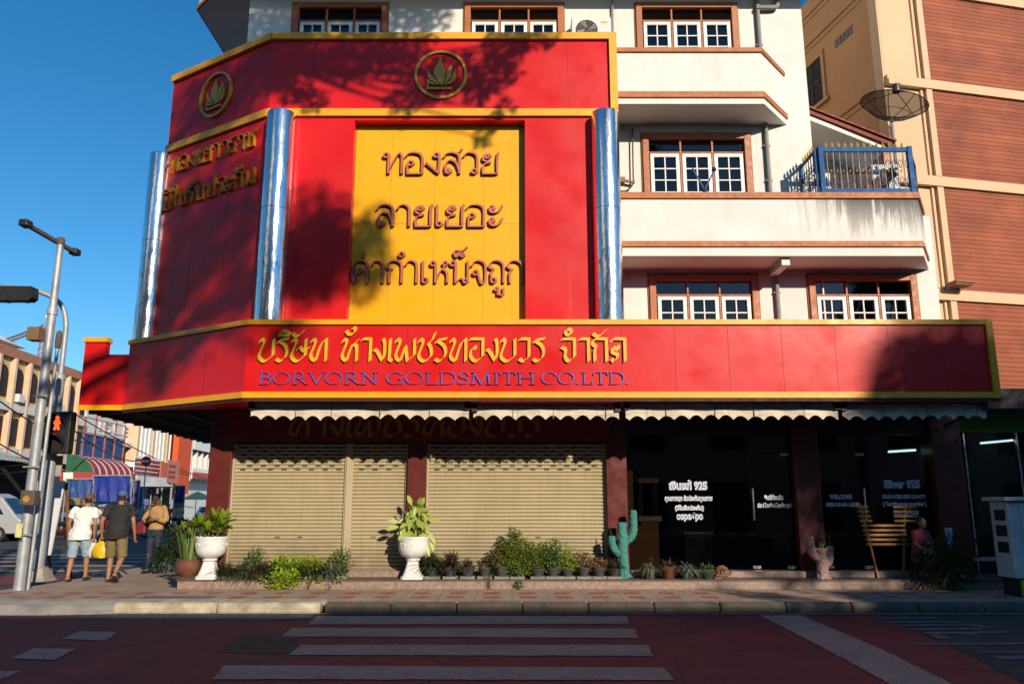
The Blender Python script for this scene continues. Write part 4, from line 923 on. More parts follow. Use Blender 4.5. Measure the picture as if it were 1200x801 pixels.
# ================================================================= brick-clad neighbour
brk = thing('brick_building', 'tall cream building clad in brick red horizontal strips, right of the white shophouse', 'building', (8.8, 17.0, .15), R(12.3), local=True)
M_cream = mat('cream render', (.74, .49, .30), .8, var=.10, scale=.7, streak=.12, streak_col=(.4, .25, .12), obj=True); M_oran = mat('orange cream side wall', (.60, .31, .14), .85, var=.12, scale=.6, streak=.15, streak_col=(.3, .14, .07), obj=True)
def brick_mat():
    m, n, b, L = new_mat('brick red cladding strips'); v = pos(n, obj=True)
    sx = n.nodes.new('ShaderNodeSeparateXYZ'); L(v, sx.inputs[0]); cx = n.nodes.new('ShaderNodeCombineXYZ'); L(sx.outputs[0], cx.inputs[0]); L(sx.outputs[2], cx.inputs[1])
    br = n.nodes.new('ShaderNodeTexBrick'); L(cx.outputs[0], br.inputs['Vector']); br.inputs['Scale'].default_value = 1; br.inputs['Brick Width'].default_value = 60; br.inputs['Row Height'].default_value = .105
    br.inputs['Mortar Size'].default_value = .009; br.inputs['Color1'].default_value = (.34, .078, .03, 1); br.inputs['Color2'].default_value = (.44, .115, .045, 1); br.inputs['Mortar'].default_value = (.13, .035, .018, 1); br.inputs['Bias'].default_value = .1
    f = noise(n, v, .9, 6, .7); k = ramp(n, .35, .7, (.55, .5, .5), (1.1, 1.05, 1)); L(f, k.inputs[0])
    L(mix(n, .9, br.outputs[0], k.outputs[0], 'MULTIPLY'), b.inputs['Base Color']); b.inputs['Roughness'].default_value = .75; bump(n, b, br.outputs['Fac'], -.7, .02); return m
M_brick = brick_mat()
LV = [6.0, 8.72, 11.18, 13.75, 15.1]; ZB = 3.3
b = MB(); b.box(0, 0, ZB, 20, 6, 15.2); b.build('wall', M_cream, brk)
b = MB(); b.box(-.012, .30, ZB - 3, -.001, 17, 15.2)
b.build('side_wall', M_oran, brk)
b = MB(); b.box(.0, 6.01, .0, 20, 17, 15.2); b.build('rear_wall', M_oran, brk)
b = MB(); b.box(-.04, 0.005, 0, -.002, .29, 15.2); b.build('corner_strip', M_cream, brk)
for z in (8.9, 11.2, 13.9, 14.75):
    f = MB(); f.box(-.05, .295, z, -.013, 17, z + .08); f.box(-.035, .295, z - .16, -.013, 17, z - .1); f.build('side_band', M_oran, brk)
# window and stains in the side wall
f = MB(); p0, p1 = 2.15, 3.4; f.box(-.06, p0, 12.0, -.013, p0 + .12, 13.4); f.box(-.06, p1 - .12, 12.0, -.013, p1, 13.4); f.box(-.06, p0 + .12, 13.28, -.013, p1 - .12, 13.4); f.box(-.1, p0 - .1, 11.9, -.013, p1 + .1, 12.0)
wn = f.build('window', M_oran, brk); f = MB(); f.box(-.03, p0 + .12, 12.0, -.014, p1 - .12, 13.28); f.build('pane', M_dark, wn)
f = MB(); f.box(-.05, 2.7, 12.0, -.031, 2.76, 13.28); f.box(-.05, p0 + .13, 12.6, -.031, p1 - .13, 12.66); f.build('bars', M_bar, wn)
f = MB()
for i in range(5): f.box(-.03, .95 + i * .15, 13.12, -.013, 1.06 + i * .15, 13.34)
f.build('vent_block', mat('grey vent block', (.22, .2, .19), .8), brk)
x0 = 1.02
for za, zc in [(ZB, LV[0])] + list(zip(LV, LV[1:])):
    f = MB(); f.box(x0 + .16, -.06, za + .22, 19.9, -.002, zc - .04); f.build('brick_panel', M_brick, brk)
    f = MB(); f.box(x0, -.10, za + .22, x0 + .158, -.001, zc - .04); f.box(x0 - .12, -.05, za + .22, x0 - .06, -.001, zc - .04); f.build('frame', M_cream, brk)
for z in LV:
    f = MB(); f.box(.0, -.13, z - .038, 19.9, -.001, z + .10); f.box(0, -.09, z + .102, 19.9, -.001, z + .218); f.build('string_course', M_cream, brk)
f = MB(); f.box(.9, -.45, 6.24, 1.35, -.14, 6.28); f.box(.88, -.48, 6.285, 1.37, -.14, 6.33); f.build('small_canopy', M_plank, brk)
# its dark ground floor shop with a green fascia
nb = thing('neighbour_shop', 'dark shop front with a green fascia at the far right beside the last maroon pillar', 'shop', (8.9, 16.6, .15))
b = MB(); b.box(8.72, 16.9, 3.17, 24, 17.0, 3.66); b.build('fascia', mat('green fascia', (.06, .22, .008), .5, var=.15), nb)
b = MB(); b.box(8.7, 17.5, .15, 24, 17.6, 3.9); b.box(8.7, 17.02, 3.67, 24, 17.49, 3.8); b.box(8.7, 15.4, .15, 24, 17.49, .25); b.build('back_wall', M_dark, nb)
b = MB(); b.box(8.72, 16.95, .26, 24, 16.96, 3.16); b.build('shop_window', M_shopglass, nb)
for x in (9.62, 10.75): f = MB(); f.box(x, 16.9, .26, x + .03, 16.97, 3.16); f.build('mullion', M_steel, nb)
b = MB(); b.box(8.72, 16.89, .5, 24, 16.98, .58); b.build('rail', M_steel, nb)
b = MB(); b.slab([(8.8, 3.55), (24, 3.55), (24, 3.95), (8.8, 3.95)], (0, 15.9, 0), FX, UP, FN, 0, -.9); b.build('canopy', mat('corrugated dark canopy', (.05, .03, .025), .6), nb)
M_tubeL = emis('fluorescent tube', (.75, 1, .95), 5.0)
def tubelight(px0, px1, py0, py1, Y, label):
    a, c = P(px0, py0, Y), P(px1, py1, Y); t = thing('fluorescent_lamp', label, 'lamp', a, group='fluorescent tubes in the shops')
    b = MB(); b.tube([a, c], .022, 8); b.build('tube', M_tubeL, t); b = MB(); b.bar(a + UP * .05, c + UP * .05, .06, .05); b.build('housing', M_pipe, t)
tubelight(1149, 1187, 519, 515.5, 17.2, 'lit fluorescent tube under the green fascia')
tubelight(1041, 1073, 529, 527, 16.2, 'lit fluorescent tube inside the shop above the wooden rack')

# ================================================================= roadside cabinet at the right edge
M_cab = mat('grey white cabinet paint', (.62, .62, .60), .45, var=.12, streak=.2)
cb = thing('utility_cabinet', 'grey white roadside electrical cabinet on a yellow and black base at the right edge', 'cabinet', (8.75, 13.75, .15))
b = MB(); b.box(8.32, 13.55, .45, 9.5, 14.05, 1.7); b.build('body', M_cab, cb, bevel=.012)
b = MB(); b.box(8.24, 13.46, 1.705, 9.6, 14.14, 1.77); b.build('lid', M_cab, cb, bevel=.012)
b = MB(); b.box(8.52, 13.535, .5, 9.44, 13.548, 1.66); o = b.build('door', M_cab, cb, bevel=.004); b = MB(); b.box(8.56, 13.52, 1.05, 8.59, 13.534, 1.2); b.build('handle', M_bar, o)
b = MB()
for z in (.85, 1.12, 1.38): b.box(8.312, 13.63, z, 8.319, 13.93, z + .18)
b.build('vent', M_bar, cb)
b = MB(); b.box(8.38, 13.58, .15, 9.46, 14.02, .448); b.build('base', M_dark, cb)
for i in range(5): b = MB(); b.box(8.41 + i * .22, 13.571, .17, 8.51 + i * .22, 13.578, .43); b.build('hazard_stripe', mat('yellow hazard paint', (.6, .38, .02), .6), cb)

# ================================================================= things inside the glazed shop
M_owood = mat('orange varnished wood', (.50, .16, .035), .35, var=.25, scale=3)
t = thing('display_cabinet', 'narrow orange wooden display cabinet with a lit cream shelf just inside the glass', 'cabinet', (2.7, 16.0, .43))
b = MB(); b.box(2.52, 15.8, .43, 2.86, 16.15, 1.32); b.build('base', M_owood, t, bevel=.01)
b = MB(); b.box(2.47, 15.78, 1.325, 2.92, 16.18, 1.42); b.build('shelf', mat('cream shelf', (.65, .55, .32), .5), t)
b = MB()
for x in (2.53, 2.82): b.box(x, 15.82, 1.422, x + .035, 15.855, 2.05); b.box(x, 16.1, 1.422, x + .035, 16.135, 2.05)
b.build('glass_frame', M_bar, t); b = MB(); b.box(2.49, 15.78, 2.055, 2.89, 16.18, 2.15); b.build('top', M_owood, t, bevel=.01)
t = thing('wooden_panel', 'orange wooden side panel standing inside the glass right of the teal cactus', 'panel', (2.3, 15.7, .43))
b = MB(); b.box(2.21, 15.63, 1.25, 2.36, 15.9, 2.3); b.build('upper_board', M_owood, t); b = MB(); b.box(2.21, 15.62, .43, 2.5, 15.9, 1.248); b.build('lower_board', M_owood, t)
def counter(px, Y, w, h, label, lit=False):
    a = G(px, 640, .43); x = (px - 600) / 945 * Y; t = thing('display_counter', label, 'counter', (x, Y, .43))
    b = MB(); b.box(x - w / 2, Y, .43, x + w / 2, Y + .5, .43 + h); b.build('base', mat('black counter', (.02, .018, .018), .4), t, bevel=.01)
    b = MB(); b.box(x - w / 2 - .03, Y - .02, .43 + h + .002, x + w / 2 + .03, Y + .52, .43 + h + .05); b.build('top', mat('pale counter top', (.35, .33, .3), .3), t)
    b = MB(); b.box(x - w / 2 + .02, Y + .02, .43 + h + .052, x + w / 2 - .02, Y + .48, .43 + h + .3); b.build('glass_box', M_shopglass, t)
    if lit:
        b = MB()
        for i in range(9): c = Vector((x - w / 2 + .08 + (w - .16) * i / 8, Y + .25, .43 + h + .07 + .03 * (i % 3))); b.lathe([(.02, 0), (.035, .03), (.01, .07)], c, 6)
        b.build('trinkets', mat('silver trinkets', (.7, .75, .75), .25, .6), t)
counter(817, 16.6, .55, .62, 'black display counter with a glass box behind the Thai lettering'); counter(865, 17.0, .6, .6, 'black counter deeper in the shop left of the door handle', True)
counter(908, 16.5, .75, .58, 'black counter with silver trinkets behind the glass door', True); counter(990, 16.8, .9, .6, 'black counter with silver trinkets behind the right glass door', True)
q = P(917, 637, 16.2); b = MB(); b.box(q.x - .17, 16.2, q.z - .2, q.x + .17, 16.215, q.z + .22); o = thing('paper_notice', 'yellowish paper notice low behind the glass door', 'notice', q)
b.build('sheet', mat('old paper', (.62, .52, .22), .8), o); b = MB(); b.box(q.x - .15, 16.192, q.z - .19, q.x + .15, 16.198, q.z + .03); b.build('lower_sheet', mat('white paper', (.7, .68, .6), .8), o)
# slatted wooden rack standing in front of the right window
t = thing('slatted_rack', 'orange brown slatted wooden rack in front of the glass beside the seated person', 'rack', (6.95, 15.1, .32))
M_rack = mat('orange rack wood', (.48, .20, .05), .5, var=.3, scale=6)
for i in range(9):
    z = .90 + i * .085; xl = 6.60 - .016 * i; xr = 7.42 + (.06 if i > 4 else 0); f = MB()
    if i < 5: f.box(xl, 15.14, z, xr - .05, 15.16, z + .042)
    else: f.box(xl, 15.14, z, xl + .22, 15.16, z + .042); f.build('slat', M_rack, t); f = MB(); f.box(xr - .32, 15.14, z, xr + .12, 15.16, z + .042)
    f.build('slat', M_rack, t)
MB().bar((6.56, 15.19, 1.66), (6.78, 15.19, .32), .03, .04).build('leg', M_rack, t); MB().bar((7.4, 15.19, 1.66), (7.25, 15.19, .32), .03, .04).build('leg', M_rack, t)
# ================================================================= the other side of the street (behind the camera): what shades the road and shows in the chrome
def cast(px, py, Y, s):
    """a point s metres nearer the sun than the surface point at pixel px,py and depth Y"""
    p = P(px, py, Y); k = s / (-TOSUN.y); return p + TOSUN * k
M_bark = mat('grey brown bark', (.12, .09, .065), .9, var=.4, scale=5, bmp=.6)
M_treeleaf = leaf_mat('street tree leaf', (.03, .07, .012), (.08, .14, .03), .25)
def shade_tree(label, base, clumps, leaf=.16, dens=70, fork=None):
    """clumps: (centre, radius)"""
    base = Vector(base); t = thing('street_tree', label, 'tree', base)
    cen = Vector((0, 0, 0))
    for c, r in clumps: cen += c
    cen /= len(clumps); low = min(c.z - r for c, r in clumps); fork = Vector(fork) if fork else Vector((base.x + (cen.x - base.x) * .4, base.y + (cen.y - base.y) * .4, max(base.z + 3, low * .75)))
    b = MB(); kn = Vector((base.x, base.y, fork.z * .80)); b.tube(catmull([base, base.lerp(kn, .5) + Vector((.08, .1, 0)), kn, kn.lerp(fork, .5) + UP * .5, fork], 5), [.24, .19, .16, .13, .12], 10)
    for c, r in clumps: b.tube(catmull([fork - UP * .3, fork.lerp(c, .55) + Vector((0, 0, -.3)), c], 4), [.06, .035, .015], 6)
    b.build('trunk', M_bark, t, smooth=True)
    b = MB()
    for c, r in clumps:
        for _ in range(int(dens * r * r * 3)):
            d = Vector((random.gauss(0, 1), random.gauss(0, 1), random.gauss(0, 1))).normalized(); rr = r * (random.random() ** .45) * (1 + .35 * mnoise.noise(d * 2 + c))
            p = c + d * rr; l = leaf * random.uniform(.7, 1.3)
            b.leaf(p, d + Vector((random.uniform(-1, 1), random.uniform(-1, 1), random.uniform(-1.2, .4))), (random.uniform(-1, 1), random.uniform(-1, 1), 1), l, l * .55)
    b.build('crown', M_treeleaf, t, recalc=False)
def clumps(lst, s, Y=None): return [(cast(px, py, y, s), r / 880 * y) for px, py, y, r in lst]
# near tree: crisp dappled shade on the top of the board and the white wall
NEAR = [(335, 60, 14.2, 38), (375, 52, 14.2, 36), (420, 58, 14.2, 40), (465, 55, 14.2, 38), (500, 95, 14.2, 30), (535, 88, 14.2, 30), (560, 105, 14.2, 20), (590, 58, 14.2, 26), (580, 85, 14.2, 26), (610, 48, 14.2, 16), (345, 100, 14.2, 22), (365, 118, 14.2, 16), (475, 120, 14.2, 18), (590, 130, 14.2, 12), (572, 150, 14.2, 11),
        (350, 20, 15.4, 40), (400, 15, 15.4, 42), (450, 15, 15.4, 40), (500, 10, 15.4, 34), (420, 40, 15.4, 25), (300, 30, 15.4, 40), (640, 45, 14.2, 12), (325, 85, 14.2, 24)]
shade_tree('tall street tree beside the camera, its crown over the road', (-1.9, -1.4, 0), clumps(NEAR, 10), leaf=.13, dens=800, fork=(3.0, -.9, 17.2))
# far trees across the street: soft blotches
FAR = [(395, 270, 14.2, 40), (375, 300, 14.2, 42), (420, 285, 14.2, 36), (360, 255, 14.2, 34), (370, 335, 14.2, 28), (440, 300, 14.2, 26), (445, 250, 14.2, 18), (345, 310, 14.2, 30), (425, 330, 14.2, 16)]
shade_tree('broad shade tree across the street, middle of the row', (2.2, -8.2, 0), clumps(FAR, 22), leaf=.2, dens=300, fork=(6.4, -8, 15.4))
CH = [(215, 120, 15.5, 36), (250, 95, 15, 36), (290, 75, 14.6, 36), (240, 140, 15.2, 30), (285, 115, 14.6, 34), (215, 270, 15.6, 42), (260, 250, 15.1, 40), (245, 300, 15.2, 40), (290, 270, 14.6, 32), (205, 330, 15.6, 36), (250, 350, 15.2, 30), (285, 355, 14.7, 34), (190, 370, 15.8, 26), (215, 225, 15.6, 26), (230, 190, 15.5, 20), (275, 180, 14.9, 16), (285, 215, 14.7, 22), (310, 385, 13.6, 26), (345, 388, 13.6, 22), (170, 420, 15.2, 26), (215, 415, 14.9, 30), (180, 455, 15.2, 22), (120, 455, 15.4, 17)]
shade_tree('leafy shade tree across the street, left of the row', (1.4, -8.9, 0), clumps(CH, 23), leaf=.2, dens=230, fork=(5.6, -9, 15.5))
RF = [(1085, 400, 13.6, 40), (1130, 390, 13.6, 42), (1160, 420, 13.6, 42), (1085, 445, 13.6, 44), (1050, 450, 13.6, 30), (1130, 450, 13.6, 50), (1105, 415, 13.6, 48), (1060, 420, 13.6, 26), (1150, 440, 13.6, 46)]
shade_tree('very tall dense tree behind the cream house row', (33, -31, 0), clumps(RF, 46), leaf=.4, dens=75, fork=(31.5, -30, 19))
RT = [(1190, 440, 14.6, 60), (1040, 480, 13.8, 34), (1090, 490, 13.8, 44), (1150, 490, 13.8, 50), (1010, 500, 14, 28), (1230, 470, 15, 70), (1010, 530, 15.4, 46), (970, 560, 15.4, 40), (1070, 530, 15.4, 46), (985, 590, 15.4, 26), (1000, 645, 15.2, 26), (1060, 668, 15, 22), (1118, 645, 15, 40), (1165, 650, 14.5, 46), (1190, 600, 14.5, 46), (1205, 690, 13.8, 40), (920, 662, 15, 26), (885, 692, 14, 20), (930, 702, 13.3, 26), (1015, 702, 13.4, 20), (1060, 688, 14.3, 12), (900, 620, 15.4, 22), (960, 610, 15.3, 40), (1115, 540, 15.4, 40), (1120, 600, 15.4, 40), (1175, 495, 17, 40), (1190, 560, 17, 50), (1110, 480, 14.4, 40)]
shade_tree('dense shade tree across the street at the right', (17.5, -9.0, 0), clumps(RT, 22), leaf=.24, dens=190)
def row_house(x0, x1, h, col, label, y=-9.5, d=4):
    t = thing('row_house', label, 'building', ((x0 + x1) / 2, y, 0)); m = mat(label[:30] + ' wall', col, .8, var=.15, scale=.6, streak=.2)
    b = MB(); b.box(x0, y - d, 0, x1, y, h); b.build('wall', m, t)
    n = max(1, int((x1 - x0) / 3.2)); k = int(h / 3.2)
    for i in range(n):
        for j in range(k):
            cx = x0 + (x1 - x0) * (i + .5) / n; z = .3 + 3.2 * j; f = MB()
            f.box(cx - .9, y + .002, z + (.0 if j == 0 else .8), cx + .9, y + .05, z + 2.4); f.build('window', M_dark, t)
    b = MB(); b.box(x0 - .1, y - d, h + .002, x1 + .1, y + .3, h + .25); b.build('roof', M_pipe, t)
row_house(-60, -14.2, 14, (.30, .28, .26), 'grey four-storey house row across the street, far left')
row_house(-14, 1.4, 15.5, (.36, .33, .28), 'beige house row across the street, opposite the traffic lights')
row_house(8.72, 17.9, 9.36, (.36, .30, .25), 'low brown house row across the street behind the trees, right half')
row_house(1.5, 8.7, 9.1, (.34, .30, .26), 'low tan house row across the street behind the trees')
row_house(18, 22.2, 10.2, (.40, .38, .36), 'narrow pale grey house across the street behind the dense tree')
row_house(22.3, 60, 14, (.42, .38, .34), 'four-storey cream house row across the street, far right')
row_house(-62, -34, 44, (.80, .78, .74), 'tall white tower block behind the left house row', -16, 22)  # unseen block, added only for its reflection in the steel columns
# ================================================================= poles, lights and boards at the corner
M_galv = mat('galvanised steel', (.42, .44, .45), .5, .35, var=.25, scale=3, streak=.3, streak_col=(.2, .16, .12)); M_blk = mat('black signal housing', (.018, .018, .018), .5)
bp = G(22, 691, .155)
t = thing('camera_pole', 'tall grey steel pole with a dark cross bar on top, nearest the left edge', 'pole', bp)
b = MB(); b.tube([(bp.x, bp.y, .155), (bp.x, bp.y, 3.2)], [.095, .084], 18); b.tube([(bp.x, bp.y, 3.2), (bp.x, bp.y, 5.35)], [.084, .075], 18); b.tube([(bp.x, bp.y, 5.35), (bp.x, bp.y, 6.62)], [.068, .058], 18); b.build('shaft', M_galv, t, smooth=True)
b = MB(); b.lathe([(.075, 6.58), (.075, 6.68), (.06, 6.72)], (bp.x, bp.y, 0), 14); b.build('cap', M_bark, t)
b = MB(); b.bar((bp.x - .12, 13.75, 6.66), (bp.x - .12, 15.3, 6.66), .07, .07); b.build('cross_bar', M_bark, t)
for y in (13.7, 15.35): f = MB(); f.box(bp.x - .2, y - .1, 6.6, bp.x - .04, y + .1, 6.73); f.build('sensor', M_blk, t, bevel=.02)
f = MB(); q = P(48, 392, 14.4); f.box(q.x - .2, 14.28, q.z - .12, q.x + .02, 14.5, q.z + .13); f.build('control_box', mat('rusty brown box', (.22, .13, .07), .7), t, bevel=.01)
f = MB(); f.lathe([(.095, 5.18), (.095, 5.3)], (bp.x, bp.y, 0), 18); f.build('collar', M_galv, t)
f = MB(); f.tube([(bp.x + .125, bp.y + .06, .155), (bp.x + .125, bp.y + .1, 4.7)], .032, 8); f.build('conduit', M_galv, t, smooth=True)
f = MB(); f.lathe([(.05, 4.55), (.06, 4.7), (.05, 4.86), (.015, 4.9)], (bp.x + .125, bp.y + .1, 0), 8); f.build('conduit_head', M_bark, t)
for z in (1.1, 2.3, 3.6): f = MB(); f.box(bp.x - .12, bp.y - .13, z, bp.x + .18, bp.y - .1, z + .03); f.build('clamp', M_pipe, t)
f = MB(); q = P(37, 583, 14.35); f.box(q.x - .12, 14.2, q.z - .13, q.x + .13, 14.4, q.z + .13); o = f.build('push_button_box', M_bark, t, bevel=.02)
f = MB(); f.tube([(q.x, 14.19, q.z - .02), (q.x, 14.21, q.z - .02)], .06, 12); f.build('button', mat('orange button', (.5, .25, .04), .5), o)
f = MB(); q = P(22, 621, 14.37); f.box(q.x - .05, 14.365, q.z - .12, q.x + .06, 14.37, q.z + .12); f.build('yellow_sticker', mat('pale yellow sticker', (.6, .6, .25), .7), t)
b2 = G(43, 680, .155)
t = thing('traffic_light_pole', 'grey steel traffic light pole with a curved arm carrying a black signal head', 'traffic light', b2)
b = MB(); b.tube([(b2.x, b2.y, .2), (b2.x, b2.y, 4.27)], [.112, .095], 18); b.build('shaft', M_galv, t, smooth=True)
b = MB(); c = [(b2.x, b2.y, 4.25), (b2.x, b2.y, 5.0), (b2.x - .02, b2.y, 5.45), (b2.x - .16, b2.y, 5.82), (b2.x - .45, b2.y - .1, 6.03), (b2.x - .95, b2.y - .2, 6.13), (b2.x - 2.6, b2.y - .5, 6.2)]; b.tube(catmull(c, 6), .052, 12); b.build('arm', M_galv, t, smooth=True)
b = MB(); b.lathe([(.11, 4.2), (.11, 4.3), (.055, 4.33)], (b2.x, b2.y, 0), 16); b.build('collar', M_galv, t)
b = MB(); b.lathe([(.3, .155), (.26, .2), (.16, .4), (.115, .42)], (b2.x, b2.y, 0), 14, square=.8); b.build('foot', M_conc, t)
b = MB(); b.slab([(-1.35, -.16), (.0, -.16), (.07, -.1), (.05, .14), (-1.35, .16)], (b2.x - .62, b2.y - .16, 5.98), FX, UP, FN, .02, .26); o = b.build('signal_head', M_blk, t, bevel=.02)
for i in range(3): f = MB(); f.tube([(b2.x - .85 - i * .4, b2.y - .05, 5.98), (b2.x - .85 - i * .4, b2.y - .17, 5.98)], .14, 14); f.build('visor', M_blk, o)
# pedestrian signal
q = P(69, 507, 16.1); t = thing('pedestrian_signal', 'black two-lens pedestrian signal showing a red standing figure', 'pedestrian signal', q)
b = MB(); b.box(q.x - .24, 16.0, q.z - .42, q.x + .27, 16.22, q.z + .43); b.box(q.x - .33, 16.1, q.z - .3, q.x - .25, 16.17, q.z - .22); b.box(q.x - .33, 16.1, q.z + .2, q.x - .25, 16.17, q.z + .28); b.build('housing', M_blk, t, bevel=.02)
for dz, nm in ((.2, 'upper'), (-.2, 'lower')):
    b = MB(); vs = []
    for i in range(13):
        a = R(-20 + 220 * i / 12); x, z = .2 * math.cos(a), .19 * math.sin(a); ln = .26 if 10 < i * 1 + 5 else .2
        vs += [(q.x + x, 15.998, q.z + dz + z), (q.x + x * .98, 15.998 - .25 * (.35 + .65 * max(0, math.sin(a))), q.z + dz + z - .03)]
    b.add(vs, [(2 * i, 2 * i + 1, 2 * i + 3, 2 * i + 2) for i in range(12)]); b.build('visor', M_blk, t)
    b = MB(); b.tube([(q.x, 15.985, q.z + dz), (q.x, 15.998, q.z + dz)], .18, 24); b.build('lens', mat('dark lens', (.03, .025, .022), .25), t)
M_man = emis('red pedestrian figure', (1, .07, .015), 2.6); b = MB(); c = Vector((q.x + .01, 15.98, q.z + .2))
b.tube([c + Vector((0, 0, .1)), c + Vector((0, -.004, .1))], .042, 12)
b.slab([(-.075, -.02), (-.045, .055), (.045, .055), (.075, -.02), (.05, -.03), (.035, .01), (.04, -.04), (.06, -.15), (.02, -.15), (0, -.07), (-.02, -.15), (-.06, -.15), (-.04, -.04), (-.035, .01), (-.05, -.03)], c, FX, UP, FN, 0, .006); b.build('figure', M_man, t)
q = P(58, 545, 16.5); t = thing('road_sign', 'small grey road sign seen from behind on the traffic light pole', 'sign', q); b = MB(); b.box(q.x - .2, 16.5, q.z - .22, q.x + .25, 16.53, q.z + .2); b.build('plate', mat('grey sign back', (.40, .38, .34), .6, .2), t); b = MB(); b.bar((q.x - .2, 16.54, q.z), (q.x + .25, 16.54, q.z), .03, .03); b.build('bracket', M_galv, t)
q = P(60, 651, 17.3); t = thing('leaning_board', 'tall white board leaning behind the two grey poles', 'board', (q.x, 17.3, .15))
def PV(*a): return [P(x, y, Y) for x, y, Y in a]
vs = PV((36, 651, 17.2), (59, 650, 17.2), (76, 565, 17.6), (42, 563, 17.6)); b = MB(); b.add(vs + [v + Vector((0, .04, 0)) for v in vs], [(0, 1, 2, 3), (7, 6, 5, 4), (0, 4, 5, 1), (1, 5, 6, 2), (2, 6, 7, 3), (3, 7, 4, 0)]); b.build('sheet', mat('white board', (.62, .62, .62), .6, var=.08), t)
b = MB(); b.bar(Vector(vs[2]) + Vector((0, .05, 0)), (vs[1].x, 18.1, .02), .05, .05); b.bar(Vector(vs[3]) + Vector((0, .05, 0)), (vs[0].x, 18.1, .02), .05, .05); b.build('prop', M_plank, t)

# ================================================================= the side street in the distance
RD_ = Vector((-.07, 1, 0)).normalized(); RN = Vector((1, .07, 0)).normalized()      # row direction and its outward normal (towards the street)
def row(s, out=0.0, z=0.0): return Vector((-31 + .07 * 48, 0, z)) + Vector((-.07, 1, 0)) * s + RN * out
def rslab(mb, s0, s1, z0, z1, o0, o1, mi=0):
    vs = [row(s, o, z) for o in (o0, o1) for s, z in ((s0, z0), (s1, z0), (s1, z1), (s0, z1))]
    return mb.add(vs, [(0, 1, 2, 3), (7, 6, 5, 4), (0, 4, 5, 1), (1, 5, 6, 2), (2, 6, 7, 3), (3, 7, 4, 0)], mi)
def S(px, out=0.0):
    """row coordinate seen at pixel column px"""
    k = (px - 600) / 945.0; o = row(0, out); return (o.x - k * o.y) / (k + .07)
M_cornice = mat('red brown cornice', (.46, .20, .11), .8, var=.2); M_tan = mat('ochre facade', (.72, .48, .24), .8, var=.15); M_fin = mat('pinkish facade fin', (.80, .52, .34), .8, var=.12)
M_gw = mat('grey white facade', (.76, .74, .69), .8, var=.12, streak=.25); M_wb = mat('bright white facade', (.86, .85, .82), .8, var=.06, streak=.15); M_void = mat('dark opening', (.025, .023, .025), .8)
a0, a1 = 36.0, S(87)
t = thing('arcade_building', 'ochre building with red brown arched top floor and tall fins, at the left edge', 'building', row(48))
b = MB(); rslab(b, a0, a1, 4.4, 10.49, 0, -9); b.build('wall', M_tan, t)
b = MB(); rslab(b, a0, a1 + .2, 10.5, 11.1, .25, -9.2); b.build('cornice', M_cornice, t)
b = MB(); rslab(b, a0, a1, 7.25, 7.75, .3, .002); rslab(b, a0, a1, 4.4, 5.0, .3, .002); b.build('floor_band', M_gw, t)
n = 13
for i in range(n):
    s0 = a0 + (a1 - a0) * i / n; w_ = (a1 - a0) / n
    b = MB(); rslab(b, s0, s0 + .24, 4.4, 10.48, .34, .003); b.build('fin', M_fin, t)
    b = MB(); pts = [(.42, 8.1), (w_ - .14, 8.1), (w_ - .14, 9.4)] + [(.42 + (w_ - .56) * (.5 + .5 * math.cos(R(k * 22.5))), 9.4 + .6 * math.sin(R(k * 22.5))) for k in range(1, 8)] + [(.42, 9.4)]
    b.slab(pts, row(s0), (-.07, 1, 0), UP, RN, .004, .05); b.build('arch_window', M_void, t)
    b = MB(); rslab(b, s0 + .42, s0 + w_ - .14, 5.2, 6.9, .05, .004); b.build('window', M_void, t)
    if i % 3 == 1: b = MB(); rslab(b, s0 + .5, s0 + .5 + .7, 7.85, 8.35, .5, .06); b.build('ac_unit', M_gw, t, bevel=.02)
b = MB(); rslab(b, a0, a1, .0, 4.38, -.3, -9); b.build('ground_floor', M_void, t)
tt = thing('roof_house', 'white rooftop house with a pitched roof behind the arcade building', 'building', row(46, -6, 11.1)); b = MB(); rslab(b, 34, 55, 11.11, 12.6, -4, -9); b.build('wall', M_wb, tt)
b = MB(); v = [row(s, o, z) for s in (33, 56) for o, z in ((-3.4, 12.6), (-6.5, 14.2), (-9.6, 12.6))]; b.add(v, [(0, 1, 2), (5, 4, 3), (0, 3, 4, 1), (1, 4, 5, 2), (2, 5, 3, 0)]); b.build('roof', M_gw, tt)
b = MB()
for i in range(7): rslab(b, 35 + i * 2.8, 36.2 + i * 2.8, 11.5, 12.3, -3.94, -3.99)
b.build('window_band', M_void, tt)
# lattice mast
mp = row(S(30, -2), -2, 11.1); t = thing('radio_mast', 'red and white lattice mast on the arcade building roof', 'mast', mp); M_mast = mat('faded red mast paint', (.42, .14, .10), .6)
b = MB(); hm = 3.2
for dx, dy in ((-.3, -.3), (.3, -.3), (.3, .3), (-.3, .3)): b.bar(mp + Vector((dx, dy, 0)), mp + Vector((dx * .7, dy * .7, hm)), .07, .07)
for k in range(7):
    z0_, z1_ = k * hm / 7, (k + 1) * hm / 7
    b.bar(mp + Vector((-.29, -.3, z0_)), mp + Vector((.28, -.3, z1_)), .05, .05); b.bar(mp + Vector((.29, -.28, z0_)), mp + Vector((.28, .27, z1_)), .05, .05); b.bar(mp + Vector((-.3, -.3, z1_)), mp + Vector((.3, -.3, z1_)), .05, .05)
b.build('lattice', M_mast, t); b = MB(); b.tube([mp + UP * hm, mp + UP * (hm + 1.1)], .07, 8); b.tube([mp + UP * (hm + .5), mp + UP * (hm + .95)], .2, 8); b.build('antenna', M_gw, t)
for k, dz in ((0, 0), (1, .25)): MB().bar(mp + Vector((-.3, 0, hm - .3 + dz)), mp + Vector((-8, -3, -1.5 + dz)), .13, .13).build('stay', M_bark, t)
